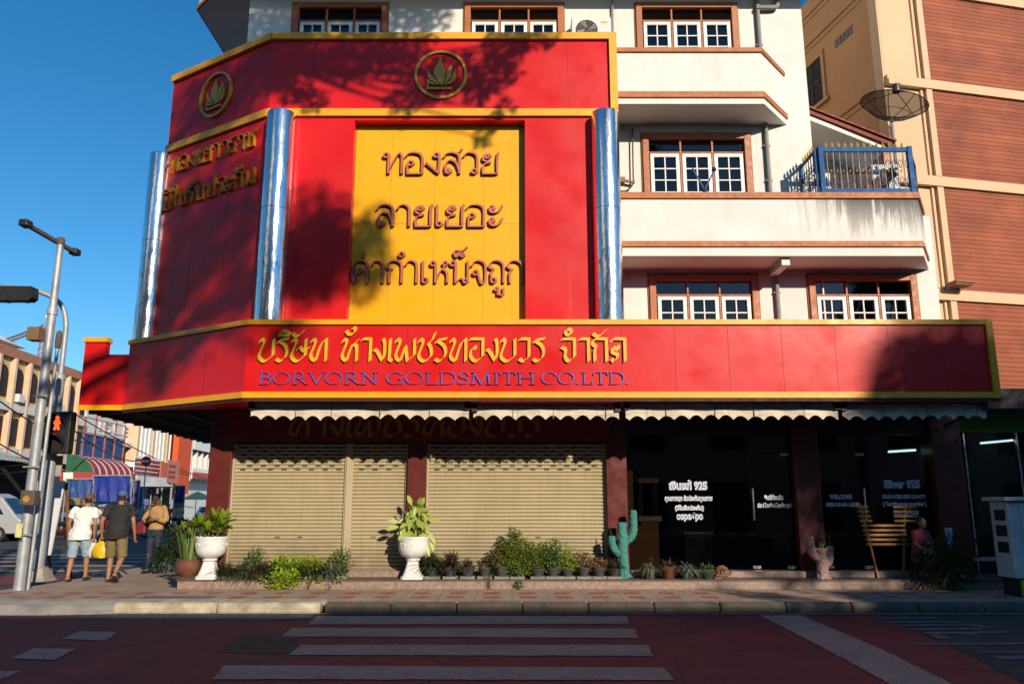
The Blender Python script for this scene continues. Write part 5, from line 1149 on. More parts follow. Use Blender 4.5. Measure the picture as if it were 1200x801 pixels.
# grey white building with raised letters
b0, b1 = a1 + .3, S(140)
t = thing('grey_building', 'grey white building with raised letters on its upper wall, behind the blue billboard', 'building', row(b0))
b = MB(); rslab(b, b0, b1, 0, 8.6, 0, -10); b.build('wall', M_gw, t); b = MB(); rslab(b, b0, b0 + 5, 8.61, 10.3, -1, -10); b.build('upper_wall', mat('beige upper wall', (.62, .52, .42), .8), t)
o = text_mesh('ISLE', 1.1, mat('pale grey letters', (.66, .66, .64), .7), t, row(b0 + 2.0, .05, 7.2), 'raised_letters', rot=(R(90), 0, R(94)), extr=.04, align='LEFT', fit=6.0)
b = MB(); rslab(b, b0 + .2, b1, 6.3, 6.6, .5, .003); b.build('ledge', M_gw, t)
b = MB()
for i in range(6): rslab(b, b0 + .8 + i * 1.6, b0 + 1.9 + i * 1.6, 4.2, 6.0, .03, .003)
b.build('window', M_void, t)
t = thing('billboard', 'dark blue weathered billboard on a rusty frame above the striped awning', 'billboard', row(S(112, 2.5), 2.5, 4.6))
s0, s1 = S(88, 2.5), S(137, 2.5)
def bb_mat():
    m, n, b, L = new_mat('weathered blue billboard print'); v = pos(n); f = noise(n, v, .8, 6, .8)
    c = n.nodes.new('ShaderNodeValToRGB'); e = c.color_ramp.elements; e[0].position = .38; e[0].color = (.015, .03, .10, 1); e[1].position = .72; e[1].color = (.42, .34, .26, 1); k = e.new(.52); k.color = (.04, .10, .30, 1); k = e.new(.6); k.color = (.03, .04, .07, 1)
    L(f, c.inputs[0]); L(c.outputs[0], b.inputs['Base Color']); b.inputs['Roughness'].default_value = .7; return m
b = MB(); rslab(b, s0, s1, 4.7, 6.35, 2.5, 2.4); b.build('panel', bb_mat(), t)
for k in range(5): s_ = s0 + (s1 - s0) * k / 4; MB().bar(row(s_, 2.56, 3.6), row(s_, 2.56, 7.4 + .5 * (k % 2)), .08, .08).build('post', M_mast, t)
for z in (4.6, 6.4, 7.4): MB().bar(row(s0 - 1, 2.6, z), row(s1, 2.6, z), .06, .06).build('rail', M_mast, t)
# the two slatted white buildings
def finned(px0, px1, name, label, zb, zt, nf, m, finm, depth=8):
    s0, s1 = S(px0), S(px1); t = thing(name, label, 'building', row(s0)); b = MB(); rslab(b, s0, s1, 0, zt, 0, -depth); b.build('wall', m, t)
    b = MB(); rslab(b, s0 + .1, s1 - .1, zb, zt - .9, .02, .003); b.build('dark_bays', M_void, t)
    for i in range(nf): x = s0 + .2 + (s1 - s0 - .4) * i / (nf - 1); b = MB(); rslab(b, x - .24, x + .24, zb - .3, zt - .5, .9, .03); b.build('fin', finm if i % 4 else M_fin, t)
    b = MB(); rslab(b, s0, s1, zb - .7, zb - .3, 1.3, .03); b.build('ledge', m, t); b = MB(); rslab(b, s0, s1, zt - .5, zt + .4, 1.1, -depth); b.build('parapet', m, t)
finned(141, 196, 'finned_building', 'bright white building with tall vertical fins left of the orange red slab', 5.4, 9.6, 13, M_wb, M_wb)
t = thing('orange_slab', 'tall orange red sign slab between the white buildings down the side street', 'sign', row(S(203, 2), 2)); b = MB(); s0 = S(198, 2); rslab(b, s0, S(214, 2), 2.6, 11.5, 2.4, 1.9); b.build('panel', mat('orange red slab', (.72, .09, .008), .6, var=.06), t)
b = MB(); rslab(b, s0 + .3, s0 + .5, .0, 2.59, 2.2, 2.0); b.build('post', M_galv, t)
t = thing('pink_board', 'small faded pink sign board below the orange red slab', 'sign', row(S(201, 3.4), 3.4, 3)); b = MB(); rslab(b, S(191, 3.4), S(205, 3.4), 3.4, 5.3, 3.5, 3.4); b.build('panel', mat('faded pink board', (.62, .22, .16), .7, var=.2), t); b = MB()
for z in (4.7, 4.2, 3.8): rslab(b, S(194, 3.5), S(202, 3.5), z, z + .22, 3.52, 3.505)
b.build('faded_lettering', mat('dull red lettering', (.35, .06, .05), .7), t); b = MB(); rslab(b, S(198, 3.4), S(199, 3.4), 0, 3.39, 3.5, 3.4); b.build('post', M_galv, t)
s0, s1 = S(215), S(262); t = thing('corner_building', 'white weathered building with balconies at the end of the side street', 'building', row(s0)); b = MB(); rslab(b, s0, s1, 0, 13, -.5, -10); b.build('wall', M_gw, t)
for z in (4.2, 7.2, 10.2):
    b = MB(); rslab(b, s0, s1, z, z + 1.1, .6, .5); b.build('balcony', M_wb, t); b = MB(); rslab(b, s0, s1, z + 1.2, z + 2.8, -.45, -.49); b.build('dark_bays', M_void, t)
    for i in range(8): x = s0 + (s1 - s0) * i / 8; b = MB(); rslab(b, x, x + .3, z - .2, z + 2.9, .4, -.4); b.build('pier', M_gw, t)
b = MB(); rslab(b, s0, s0 + 8, 4.3, 4.9, .75, .61); b.build('red_emblem', mat('red shop emblem', (.6, .06, .07), .6), t)
t = thing('end_building', 'pale building closing the side street in the far distance', 'building', (-24, 125, 0)); b = MB(); b.box(-52, 125, 0, -8, 135, 12); b.build('wall', M_wb, t); b = MB()
for i in range(10): b.box(-50 + i * 4, 124.9, 4, -48 + i * 4, 124.99, 10)
b.build('window', M_void, t)
# no-entry sign
q = P(171, 540, 42); t = thing('no_entry_sign', 'round red no-entry sign with a white bar on a thin post', 'road sign', (q.x, 42, 0)); b = MB(); b.tube([(q.x, 42, q.z), (q.x, 42.04, q.z)], .26, 24); b.build('disc', mat('traffic red', (.62, .015, .02), .4), t)
b = MB(); b.box(q.x - .17, 41.98, q.z - .045, q.x + .17, 41.995, q.z + .045); b.build('bar', M_wht, t); b = MB(); b.tube([(q.x, 42.07, 0), (q.x, 42.07, q.z)], .035, 8); b.build('post', M_galv, t)
# striped barrel awning with a green end, tarpaulins, market stalls
def stripe_mat():
    m, n, b, L = new_mat('red and white striped canvas'); sx = n.nodes.new('ShaderNodeSeparateXYZ'); L(pos(n), sx.inputs[0])
    f = math_(n, 'LESS_THAN', math_(n, 'FRACT', math_(n, 'DIVIDE', sx.outputs[1], .95)), .28); L(mix(n, f, (.36, .035, .04), (.75, .68, .6)), b.inputs['Base Color']); b.inputs['Roughness'].default_value = .8; return m
t = thing('barrel_awning', 'arched red and white striped awning with a green end over the market stalls', 'awning', row(S(110, 5), 5, 3.2))
sA, sB = S(106, 5.6), S(154, 5.6); b = MB(); k = 9
prof = [(5.6 - 1.7 * (1 - math.cos(R(90 * i / k))), 3.35 + 1.3 * math.sin(R(90 * i / k))) for i in range(k + 1)]
b.add([row(s, o, z) for s in (sA, sB) for o, z in prof], [(i, i + 1, k + 2 + i, k + 1 + i) for i in range(k)]); b.build('canopy', stripe_mat(), t, smooth=True)
b = MB(); pp = [row(sA, o, z) for o, z in prof] + [row(sA, 3.9, 3.35)]; b.add(pp, [tuple(range(len(pp)))]); b.build('end_panel', mat('green awning end', (.02, .12, .055), .7), t)
b = MB(); rslab(b, sA, sB, 2.95, 3.34, 5.66, 5.62); v_ = b.build('valance', stripe_mat(), t)
b = MB()
for s_ in (sA, (sA + sB) / 2, sB): b.bar(row(s_, 5.5, 0), row(s_, 5.5, 3.3), .07, .07)
b.build('post', M_galv, t)
b = MB(); vs = PV((70, 553, 45.5), (112, 553, 46.5), (112, 563, 46.5), (70, 563, 45.5)); b.add(vs, [(0, 1, 2, 3)]); b.build('front_fringe', stripe_mat(), t)
def tarp(px0, px1, py0, py1, Y, col, label, group=None):
    t = thing('tarpaulin', label, 'tarpaulin', P((px0 + px1) / 2, py1, Y)); b = MB(); n = 14; vs = []
    for i in range(n + 1):
        for j in range(5):
            p = P(px0 + (px1 - px0) * i / n, py0 + (py1 - py0) * j / 4, Y); p.y += .12 * math.sin(i * 1.7) * (j / 4) + .1 * math.sin(i * .6 + j); vs.append(p)
    b.add(vs, [(5 * i + j, 5 * i + j + 1, 5 * i + j + 6, 5 * i + j + 5) for i in range(n) for j in range(4)]); b.build('sheet', mat(label[:24], col, .6, var=.2), t, smooth=True)
    a, c = P(px0, py0, Y), P(px1, py0, Y); b = MB(); b.tube([a, c], .05, 6); b.bar((a.x, Y + .05, 0), a, .06, .06); b.bar((c.x, Y + .05, 0), c, .06, .06); b.build('frame', M_galv, t)
tarp(78, 110, 561, 583, 44, (.03, .08, .26), 'dark blue tarpaulin hanging left under the striped awning'); tarp(109, 154, 557, 587, 45, (.02, .04, .30), 'bright blue tarpaulin hanging right under the striped awning')
tarp(155, 164, 563, 592, 46, (.30, .28, .52), 'narrow lilac cloth beside the bright blue tarpaulin'); tarp(157, 168, 571, 592, 47, (.08, .25, .55), 'light blue cloth hanging right of the lilac cloth'); tarp(205, 217, 569, 589, 52, (.03, .07, .20), 'small dark blue cloth below the pink sign board')
def market_umbrella(px, py, Y, r, col, label):
    p = P(px, py, Y); t = thing('market_umbrella', label, 'umbrella', (p.x, Y, 0)); b = MB(); n = 8; vs = [p + UP * r * .35] + [p + Vector((r * math.cos(2 * math.pi * i / n), r * math.sin(2 * math.pi * i / n), -.12)) for i in range(n)]
    b.add(vs, [(0, 1 + i, 1 + (i + 1) % n) for i in range(n)]); b.build('canopy', mat(label[:22], col, .7), t); b = MB(); b.tube([(p.x, Y, 0), p + UP * r * .34], .03, 6); b.build('pole', M_galv, t)
market_umbrella(230, 583, 60, 1.5, (.75, .62, .30), 'pale yellow market umbrella beside the maroon corner pillar'); market_umbrella(120, 591, 46, 1.1, (.25, .30, .42), 'grey blue market umbrella under the bright blue tarpaulin'); market_umbrella(178, 568, 55, 1.6, (.5, .5, .5), 'grey market umbrella beyond the lilac cloth')
b = MB(); tt = thing('market_stall', 'dark market stall row under the awnings, filled with goods', 'stall', row(S(120, 2), 2))
rslab(b, S(70, 1), S(215, 1), 0, 3.6, 1.0, .4); b.build('back', M_void, tt); b = MB(); rslab(b, S(75, 4), S(190, 4), .0, .9, 4.2, 3.2); b.build('counter', M_dark, tt)
for i in range(46):
    s_ = S(75, 4) + (S(190, 4) - S(75, 4)) * random.random(); c = random.choice(((.5, .08, .05), (.55, .4, .1), (.1, .3, .1), (.6, .6, .6), (.1, .15, .4), (.3, .15, .08)))
    b = MB(); h_ = random.uniform(.15, .5); z = .9 if i % 2 else 1.6; rslab(b, s_, s_ + random.uniform(.3, .8), z + .001, z + h_, random.uniform(3.9, 4.15), 3.5); b.build('goods', mat('goods %d' % (hash(c) % 997), c, .7), tt)
b = MB(); rslab(b, S(75, 4), S(190, 4), 1.56, 1.6, 4.1, 3.3); b.build('shelf', M_plank, tt)
# red and white railing sign and shop boards over the stalls
t = thing('railing_sign', 'red and white slatted sign railing under the finned white building', 'sign', row(S(165, 3), 3, 4)); b = MB()
for i in range(4): rslab(b, S(153, 3), S(185, 3), 4.0 + i * .32, 4.16 + i * .32, 3.05, 3)
b.build('red_slats', mat('red slats', (.5, .05, .05), .6), t); b = MB(); rslab(b, S(153, 2.98), S(185, 2.98), 3.9, 5.3, 2.97, 2.9); b.build('white_back', M_wb, t)
for k_ in (155, 169, 183): MB().bar(row(S(k_, 2.85), 2.85, 0), row(S(k_, 2.85), 2.85, 5.3), .1, .1).build('post', M_galv, t)
t = thing('flat_canopy', 'dark flat shop canopy below the finned white building', 'canopy', row(S(170, 4), 4, 3.3)); b = MB(); rslab(b, S(156, 4.5), S(192, 4.5), 3.3, 3.55, 4.5, .5); b.build('roof', M_dark, t); b = MB(); rslab(b, S(156, 4.52), S(192, 4.52), 3.25, 3.7, 4.56, 4.51); b.build('edge', M_gw, t)
t = thing('salmon_board', 'salmon coloured shop board right of the no-entry sign', 'sign', row(S(185, 3.6), 3.6, 3.6)); b = MB(); rslab(b, S(184, 3.6), S(192, 3.6), 3.7, 5.0, 3.65, 3.55); b.build('panel', mat('salmon board', (.6, .16, .07), .7, var=.2), t); MB().bar(row(S(188, 3.5), 3.5, 0), row(S(188, 3.5), 3.5, 3.7), .1, .1).build('post', M_galv, t)
# hanging cables
for i, (p, q_) in enumerate((((0, 470, 40), (110, 520, 52)), ((0, 520, 42), (120, 560, 50)), ((80, 480, 50), (240, 560, 80)), ((88, 505, 44), (160, 540, 60)))):
    a, c = P(*p), P(*q_); b = MB(); b.tube([a.lerp(c, k / 10) - UP * (1.6 * (k / 10) * (1 - k / 10)) for k in range(11)], .04, 5)
    tag(b.build('overhead_cable', M_blk), ['black overhead cable sagging across the arcade building', 'lower black cable in front of the arcade building', 'black cable sagging in front of the finned white building', 'short black cable crossing the blue billboard'][i], 'cable')

# ================================================================= vehicles far down the street
M_tyre = mat('tyre rubber', (.02, .02, .02), .9); M_rim = mat('steel rim', (.4, .4, .4), .4, .7); M_cglass = mat('dark car glass', (.015, .02, .025), .08, bmp=0)
def vehicle(name, label, cat, loc, rz, prof, wid, glass, wheels, body, tumble=.12):
    """prof: side outline (along, up); glass: list of side window polygons"""
    t = thing(name, label, cat, loc, rz, local=True); b = MB(); n = len(prof); vs = []
    for sgn_, k_ in ((-1, 1.0), (1, 1.0)):
        for a, z in prof: vs.append((a, sgn_ * (wid / 2 - tumble * max(0, (z - .9)) ), z))
    b.add(vs, [tuple(range(n))[::-1], tuple(range(n, 2 * n))] + [(i, (i + 1) % n, n + (i + 1) % n, n + i) for i in range(n)]); b.build('body', body, t, bevel=.06)
    for poly in glass:
        for sg in (-1, 1):
            b = MB(); b.add([(a, sg * (wid / 2 - tumble * max(0, z - .9) + .006), z) for a, z in poly], [tuple(range(len(poly)))]); b.build('side_window', M_cglass, t)
    for a, r in wheels:
        for sg in (-1, 1):
            b = MB(); b.tube([(a, sg * (wid / 2 - .18), r), (a, sg * (wid / 2 + .015), r)], r, 20); o = b.build('wheel', M_tyre, t, bevel=.03); b = MB(); b.tube([(a, sg * (wid / 2 + .0), r), (a, sg * (wid / 2 + .022), r)], r * .6, 16); b.build('rim', M_rim, o)
    return t
M_van = mat('silver white van paint', (.40, .41, .43), .3, .1, var=.08, bmp=0); M_bcar = mat('blue car paint', (.06, .18, .42), .25, .2, var=.05, bmp=0)
vp = G(-38, 634, 0); v = vehicle('van', 'silver white van waiting at the far left edge', 'van', (vp.x, vp.y, 0), R(8), [(-2.4, .35), (2.45, .35), (2.5, .95), (2.25, 1.15), (1.55, 1.95), (1.2, 2.12), (-2.3, 2.12), (-2.42, 1.9)], 1.75,
    [[(1.0, 1.2), (1.75, 1.2), (1.3, 1.85), (1.0, 1.88)], [(-.2, 1.2), (.85, 1.2), (.85, 1.88), (-.2, 1.9)], [(-1.3, 1.2), (-.3, 1.2), (-.3, 1.9), (-1.3, 1.9)], [(-2.2, 1.2), (-1.4, 1.2), (-1.4, 1.9), (-2.2, 1.85)]], [(-1.5, .34), (1.6, .34)], M_van, .1)
b = MB(); b.add([(2.2, -.7, 1.22), (2.2, .7, 1.22), (1.6, .62, 1.92), (1.6, -.62, 1.92)], [(0, 1, 2, 3)]); b.build('windscreen', M_cglass, v)
for s_ in (-.62, .62): b = MB(); b.box(2.44, s_ - .16, .75, 2.52, s_ + .16, .95); b.build('headlight', M_wht, v)
cp_ = G(246, 614, 0); v = vehicle('parked_car', 'blue car parked down the side street beside the corner pillar', 'car', (cp_.x, cp_.y, 0), R(100), [(-2.1, .3), (2.1, .3), (2.15, .7), (1.9, .88), (1.1, .95), (.5, 1.42), (-.9, 1.45), (-1.7, 1.0), (-2.1, .9)], 1.7,
    [[(.95, .98), (.42, 1.36), (-.15, 1.38), (-.15, .98)], [(-.25, .98), (-.25, 1.38), (-.85, 1.38), (-1.4, 1.0)]], [(-1.3, .31), (1.35, .31)], M_bcar)
b = MB(); b.add([(-1.68, -.62, 1.04), (-1.68, .62, 1.04), (-.98, .56, 1.42), (-.98, -.56, 1.42)], [(0, 1, 2, 3)]); b.build('rear_window', M_cglass, v)
def scooter():
    t = thing('scooter', 'x', 'scooter', local=True)
    for y in (-.6, .6):
        b = MB(); q = [(0, y + .27 * math.cos(k * math.pi / 8), .3 + .27 * math.sin(k * math.pi / 8)) for k in range(17)]; b.tube(q, .045, 6, caps=False); o = b.build('wheel', M_tyre, t); b = MB(); b.tube([(-.04, y, .3), (.04, y, .3)], .12, 10); b.build('hub', M_rim, o)
    b = MB(); b.tube(catmull([(0, .62, .45), (0, .48, .85), (0, .4, .62), (0, .2, .36), (0, -.2, .4), (0, -.55, .62), (0, -.85, .66)], 4), [.05, .11, .1, .12, .15, .14, .06], 8); b.build('body', mat('dark red scooter', (.09, .012, .012), .3), t, smooth=True)
    b = MB(); b.tube(catmull([(0, .12, .74), (0, -.2, .77), (0, -.62, .82)], 4), [.09, .13, .09], 8, ell=((1, 0, 0), 1.2)); b.build('seat', M_blk, t, smooth=True)
    b = MB(); b.tube(catmull([(-.34, .36, 1.0), (-.1, .48, 1.02), (.1, .48, 1.02), (.34, .36, 1.0)], 4), .018, 6); b.build('handlebar', M_rim, t); b = MB(); b.tube([(0, .56, .88), (0, .61, .88)], .07, 10); b.build('headlight', M_wht, t)
    for sx in (-.4, .4): b = MB(); b.tube([(sx * .8, .42, 1.0), (sx, .4, 1.2)], .01, 5); b.tube([(sx, .39, 1.2), (sx, .41, 1.2)], .06, 8); b.build('mirror', M_blk, t)
    return t
SC = [(72, 607, 38, 80), (100, 608, 39, 100), (134, 606, 40, 75), (158, 605, 41, 95), (203, 607, 50, 110)]
sl = ['red scooter beside the green-shirted rider', 'red scooter parked below the dark blue tarpaulin', 'red scooter parked behind the man in black', 'red scooter parked below the lilac cloth', 'red scooter near the blue cloth beyond the man in tan']
proto = scooter(); proto['group'] = 'scooters parked along the stalls'
for i, (px, py, Y, rz) in enumerate(SC):
    o = proto if i == 0 else copy_tree(proto); p = P(px, py, Y); o.location = (p.x, Y, 0); o.rotation_euler = (0, 0, R(rz)); o['label'] = sl[i]

# shop awnings below the arcade, litter in the gutter
for px0, px1, z_, col, lb in ((-30, 28, 4.0, (.30, .34, .35), 'grey corrugated awning under the arcade building at the left edge'), (40, 70, 3.7, (.16, .09, .05), 'brown shop awning under the arcade building between the poles')):
    s0, s1 = S(px0, 2.5), S(px1, 2.5); t = thing('shop_awning', lb, 'awning', row((s0 + s1) / 2, 2.5, z_)); b = MB(); n = 30
    b.add([row(s0 + (s1 - s0) * i / n, o, z + (.05 if i % 2 else 0)) for i in range(n + 1) for o, z in ((.05, z_ + .9), (2.8, z_))], [(2 * i, 2 * i + 1, 2 * i + 3, 2 * i + 2) for i in range(n)]); b.build('sheet', mat(lb[:20], col, .6, var=.2), t); b = MB()
    for s_ in (s0, s1): b.bar(row(s_, .05, z_ - .3), row(s_, 2.75, z_), .06, .06)
    b.build('bracket', M_galv, t)
b = MB(); random.seed(44)
for _ in range(240):
    x = random.uniform(-9, 10); y = random.choice((12.62 + random.gauss(0, .07), 12.62 + random.gauss(0, .12), random.uniform(13, 14.7), random.uniform(8, 12.5))); z = .022 if y < 12.7 else (.175 if y < 13.3 else .158)
    if 12.68 < y < 13.0: continue
    a = random.uniform(0, 6.28); b.leaf((x, y, z), (math.cos(a), math.sin(a), random.uniform(-.05, .3)), UP, random.uniform(.03, .075), .03)
tag(b.build('leaf_litter', leaf_mat('dry litter leaf', (.16, .09, .03), (.34, .24, .12), .1), recalc=False), 'scattered dry leaves along the gutter and pavement', 'leaf litter', kind='stuff')
# ================================================================= planters and plants along the plinth
PZ = .318                                           # top of the plinth
M_urn = mat('chipped white urn paint', (.78, .77, .74), .7, var=.12, scale=9, bmp=.5); M_soil = mat('potting soil', (.05, .035, .025), .95)
M_pot = mat('dark grey plastic pot', (.075, .072, .07), .6, var=.3, scale=8); M_tray = mat('grey cement tray', (.26, .23, .20), .85, var=.35, scale=7); M_terra = mat('brown glazed pot', (.17, .065, .035), .45, var=.3, scale=6)
L_urn = leaf_mat('yellow green broad leaf', (.34, .42, .03), (.20, .34, .03), .35, .35); L_cream = leaf_mat('cream variegated leaf', (.62, .66, .24), (.36, .46, .06), .35, .35)
L_lime = leaf_mat('lime trailing leaf', (.24, .38, .015), (.42, .52, .04), .35); L_dark = leaf_mat('dark green strap leaf', (.03, .06, .018), (.09, .10, .035), .2); L_brown = leaf_mat('brownish strap leaf', (.08, .06, .035), (.13, .09, .045), .2)
L_bush = leaf_mat('olive bush leaf', (.10, .17, .02), (.26, .30, .05), .3); L_mid = leaf_mat('mid green leaf', (.05, .12, .02), (.12, .22, .04), .3); L_snake = leaf_mat('tall snake plant leaf', (.07, .15, .03), (.26, .32, .08), .15, .4)
L_fern = leaf_mat('deep green shrub leaf', (.015, .035, .01), (.04, .075, .02), .2); L_dry = leaf_mat('dry reddish leaf', (.16, .07, .035), (.26, .15, .06), .2); L_grey = leaf_mat('grey green spiky leaf', (.13, .15, .10), (.20, .21, .13), .15)
M_stem = mat('green stem', (.10, .12, .04), .7)
def X_at(px, py, Y): return P(px, py, Y).x
def urn(px, Y, label):
    x = X_at(px, 655, Y); t = thing('planter_urn', label, 'urn', (x, Y, PZ), group='white pedestal urns on the plinth')
    b = MB(); b.lathe([(.205, 0), (.205, .035), (.185, .05), (.165, .07), (.12, .2), (.105, .27), (.10, .31)], (x, Y, PZ), 4 * 6, square=.92); b.build('pedestal', M_urn, t, smooth=True)
    b = MB(); pr = [(.10, .31), (.135, .325), (.135, .345), (.12, .36), (.2, .395), (.255, .46), (.275, .55), (.272, .63), (.285, .70), (.298, .735), (.292, .75), (.265, .75), (.245, .72), (.02, .70)]
    b.lathe(pr, (x, Y, PZ), 28); 
    for v in b.v:
        a = math.atan2(v.y - Y, v.x - x); k = 1 + .018 * math.sin(a * 9 + v.z * 14) + .02 * mnoise.noise(v * 6); r_ = Vector((v.x - x, v.y - Y, 0)) * k; v.x = x + r_.x; v.y = Y + r_.y
    b.build('bowl', M_urn, t, smooth=True)
    for k in range(7):
        a = k * 2 * math.pi / 7; c = Vector((x + .262 * math.cos(a), Y + .262 * math.sin(a), PZ + .57)); b = MB(); b.tube(catmull([c + Vector((-math.sin(a), math.cos(a), 0)) * s * .09 + UP * (.06 - .07 * (1 - s * s)) for s in (-1, -.5, 0, .5, 1)], 3), .014, 6); b.build('swag', M_urn, t, smooth=True)
    return Vector((x, Y, PZ + .70))
u1 = urn(246, 15.02, 'white pedestal urn at the left end of the plinth with a yellow green leafy plant'); u2 = urn(484, 15.02, 'white pedestal urn between the two shutters with a cream and green leafy plant')
def rosette(mb, c, n, L, W, tilt0=.2, tilt1=1.2, droop=.2, fold=.12, lean=Vector((0, 0, 0))):
    for i in range(n):
        a = i * 2.4 + random.uniform(-.3, .3); e = tilt1 + (tilt0 - tilt1) * (i / n); d = Vector((math.cos(a) * math.cos(e), math.sin(a) * math.cos(e), math.sin(e))) + lean
        k = random.uniform(.75, 1.15); p = Vector(c); d.normalize(); x = d.cross(UP).normalized(); nn = x.cross(d); vs = []
        for j, wf in enumerate((.25, .8, 1, .75, .02)):
            t_ = j / 4; q = p + d * (L * k * t_) - UP * (droop * L * t_ * t_); ww = W * k * wf / 2; vs += [q - x * ww + nn * ww * fold, q - nn * ww * .2, q + x * ww + nn * ww * fold]
        mb.add(vs, [(3 * j, 3 * j + 1, 3 * j + 4, 3 * j + 3) for j in range(4)] + [(3 * j + 1, 3 * j + 2, 3 * j + 5, 3 * j + 4) for j in range(4)])
def plant(name, label, base, build_leaves, m, stems=None, group=None):
    t = thing(name, label, 'plant', base, group=group); b = MB(); build_leaves(b); b.build('foliage', m, t, recalc=False, smooth=True)
    if stems: s = MB(); stems(s); s.build('stem', M_stem, t, smooth=True)
    return t
def lv1(b):
    for dx, dy, dz in ((-.22, .0, .26), (.02, .05, .36), (.2, -.02, .26), (-.05, -.08, .16), (.1, .12, .12), (-.34, .04, .22), (.18, .1, .34)): rosette(b, u1 + Vector((dx, dy, dz)), 15, .26, .095, -.2, 1.3, .12)
def st1(b):
    for dx, dy, dz in ((-.22, .0, .26), (.02, .05, .36), (.2, -.02, .26), (-.05, -.08, .16), (.1, .12, .12)): b.tube([u1 + Vector((dx * .3, dy * .3, -.02)), u1 + Vector((dx, dy, dz))], .014, 6)
plant('broad_leaf_plant', 'yellow green rosette plant growing in the leftmost white urn', u1, lv1, L_urn, st1)
def broad(b, p, d, nrm, L, W, droop=.15):
    """one broad leaf lying across normal nrm"""
    d = Vector(d).normalized(); x = d.cross(Vector(nrm)).normalized(); nn = x.cross(d); vs = []
    for j, wf in enumerate((.3, .9, 1, .72, .02)):
        t_ = j / 4; q = Vector(p) + d * (L * t_) - UP * (droop * L * t_ * t_); ww = W * wf / 2; vs += [q - x * ww + nn * ww * .25, q, q + x * ww + nn * ww * .25]
    b.add(vs, [(3 * j, 3 * j + 1, 3 * j + 4, 3 * j + 3) for j in range(4)] + [(3 * j + 1, 3 * j + 2, 3 * j + 5, 3 * j + 4) for j in range(4)])
def lv2(b):
    random.seed(3)
    for _ in range(120):
        h = random.uniform(0, .60); w_ = .26 * (1 - abs(h - .22) / .55); p = u2 + Vector((random.uniform(-1, 1) * w_ * .85 + .03 + .1 * (h - .3), random.uniform(-.16, .16), h + .04))
        d = Vector(((p.x - u2.x) * 2.2 + random.uniform(-.35, .35), random.uniform(-.7, .1), random.uniform(-1.0, .35))); broad(b, p, d, (random.uniform(-.5, .6), -1, random.uniform(.1, .9)), random.uniform(.14, .215), random.uniform(.07, .10))
    for dx, z, d in ((-.05, .62, (-.35, -.1, 1)), (.12, .58, (.3, -.1, .9)), (-.28, .22, (-1, -.2, -.1)), (-.28, .3, (-1, -.1, .25)), (.27, .34, (.9, -.1, .2)), (.32, .0, (.35, -.3, -1)), (.26, -.06, (.2, -.3, -1)), (.28, .12, (.6, -.2, -.8))): broad(b, u2 + Vector((dx, -.03, z)), d, (.2, -1, .4), .23, .09)
def st2(b):
    for k in range(4): b.tube(catmull([u2 + Vector((.04 * k - .06, 0, -.02)), u2 + Vector((.05 * k - .1, .02, .3)), u2 + Vector((.12 * k - .2, 0, .6))], 3), .012, 6)
plant('variegated_plant', 'cream and green broad leaved plant growing in the white urn between the shutters', u2, lv2, L_cream, st2)
# trays and pots
def tray(x, Y, w): b = MB(); b.box(x - w / 2, Y - .12, PZ, x + w / 2, Y + .12, PZ + .055); return b
def grass_tuft(b, c, n, L, W, spread=1.0, droop=.5):
    for _ in range(n):
        a = random.uniform(0, 6.28); e = random.uniform(.35, 1.45); d = Vector((math.cos(a) * math.cos(e) * spread, math.sin(a) * math.cos(e) * spread, math.sin(e))); b.blade(Vector(c) + Vector((random.uniform(-.05, .05), random.uniform(-.05, .05), 0)), d, L * random.uniform(.6, 1.15), W, droop * random.uniform(.6, 1.3), 4)
def bushy(b, c, rx, ry, rz, n, L, W):
    c = Vector(c)
    for _ in range(n):
        d = Vector((random.gauss(0, 1), random.gauss(0, 1), random.gauss(0, 1))).normalized(); k = random.random() ** .5 * (1 + .4 * mnoise.noise(d * 1.7 + c)); p = c + Vector((d.x * rx, d.y * ry, d.z * rz)) * k
        b.leaf(p, d + Vector((random.uniform(-.8, .8), random.uniform(-.8, .8), random.uniform(-.6, .8))), (random.uniform(-.6, .6), random.uniform(-.6, .6), 1), L * random.uniform(.7, 1.3), W)
YB = 15.02
LB = [(264, 'dark strap tuft tight beside the leftmost white urn', L_dark, 'grass'), (291, 'greyish strap tuft behind the small dark green bush', L_grey, 'grass'), (312, 'brown strap tuft just left of the lime trailing plant', L_brown, 'grass'), (354, 'dark strap tuft rising behind the lime trailing plant', L_dark, 'grass'), (399, 'small green bush at the very right end of the left bed', L_mid, 'bush'), (283, 'tuft of dark strap leaves at the left end of the bed beside the urn', L_dark, 'grass'), (298, 'small dark green bush standing up in the left bed', L_mid, 'bush'), (303, 'low brownish tuft below the small dark green bush', L_brown, 'grass'), (318, 'dark tuft left of the lime trailing plant', L_dark, 'grass'), (372, 'dense dark strap tuft right of the lime trailing plant', L_dark, 'grass'), (388, 'spreading greyish strap tuft at the right end of the left bed', L_grey, 'grass')]
for px, lb, m, kd in LB:
    x = X_at(px, 670, YB); t = thing('bedding_plant', lb, 'plant', (x, YB, PZ), group='plants in the left bed'); random.seed(px)
    tray(x, YB, .26).build('trough', M_tray, t, bevel=.006); b = MB()
    if kd == 'grass': grass_tuft(b, (x, YB, PZ + .05), 190, .46, .028, 1.1, .5); grass_tuft(b, (x + .1, YB - .03, PZ + .05), 90, .36, .026, 1.1, .6)
    else: bushy(b, (x, YB + .05, PZ + .28), .22, .14, .24, 420, .05, .03)
    b.build('foliage', m, t, recalc=False)
random.seed(21)
x = X_at(338, 665, YB); t = thing('trailing_plant', 'bright lime green trailing plant spilling over the granite plinth', 'plant', (x, YB, PZ)); b = MB()
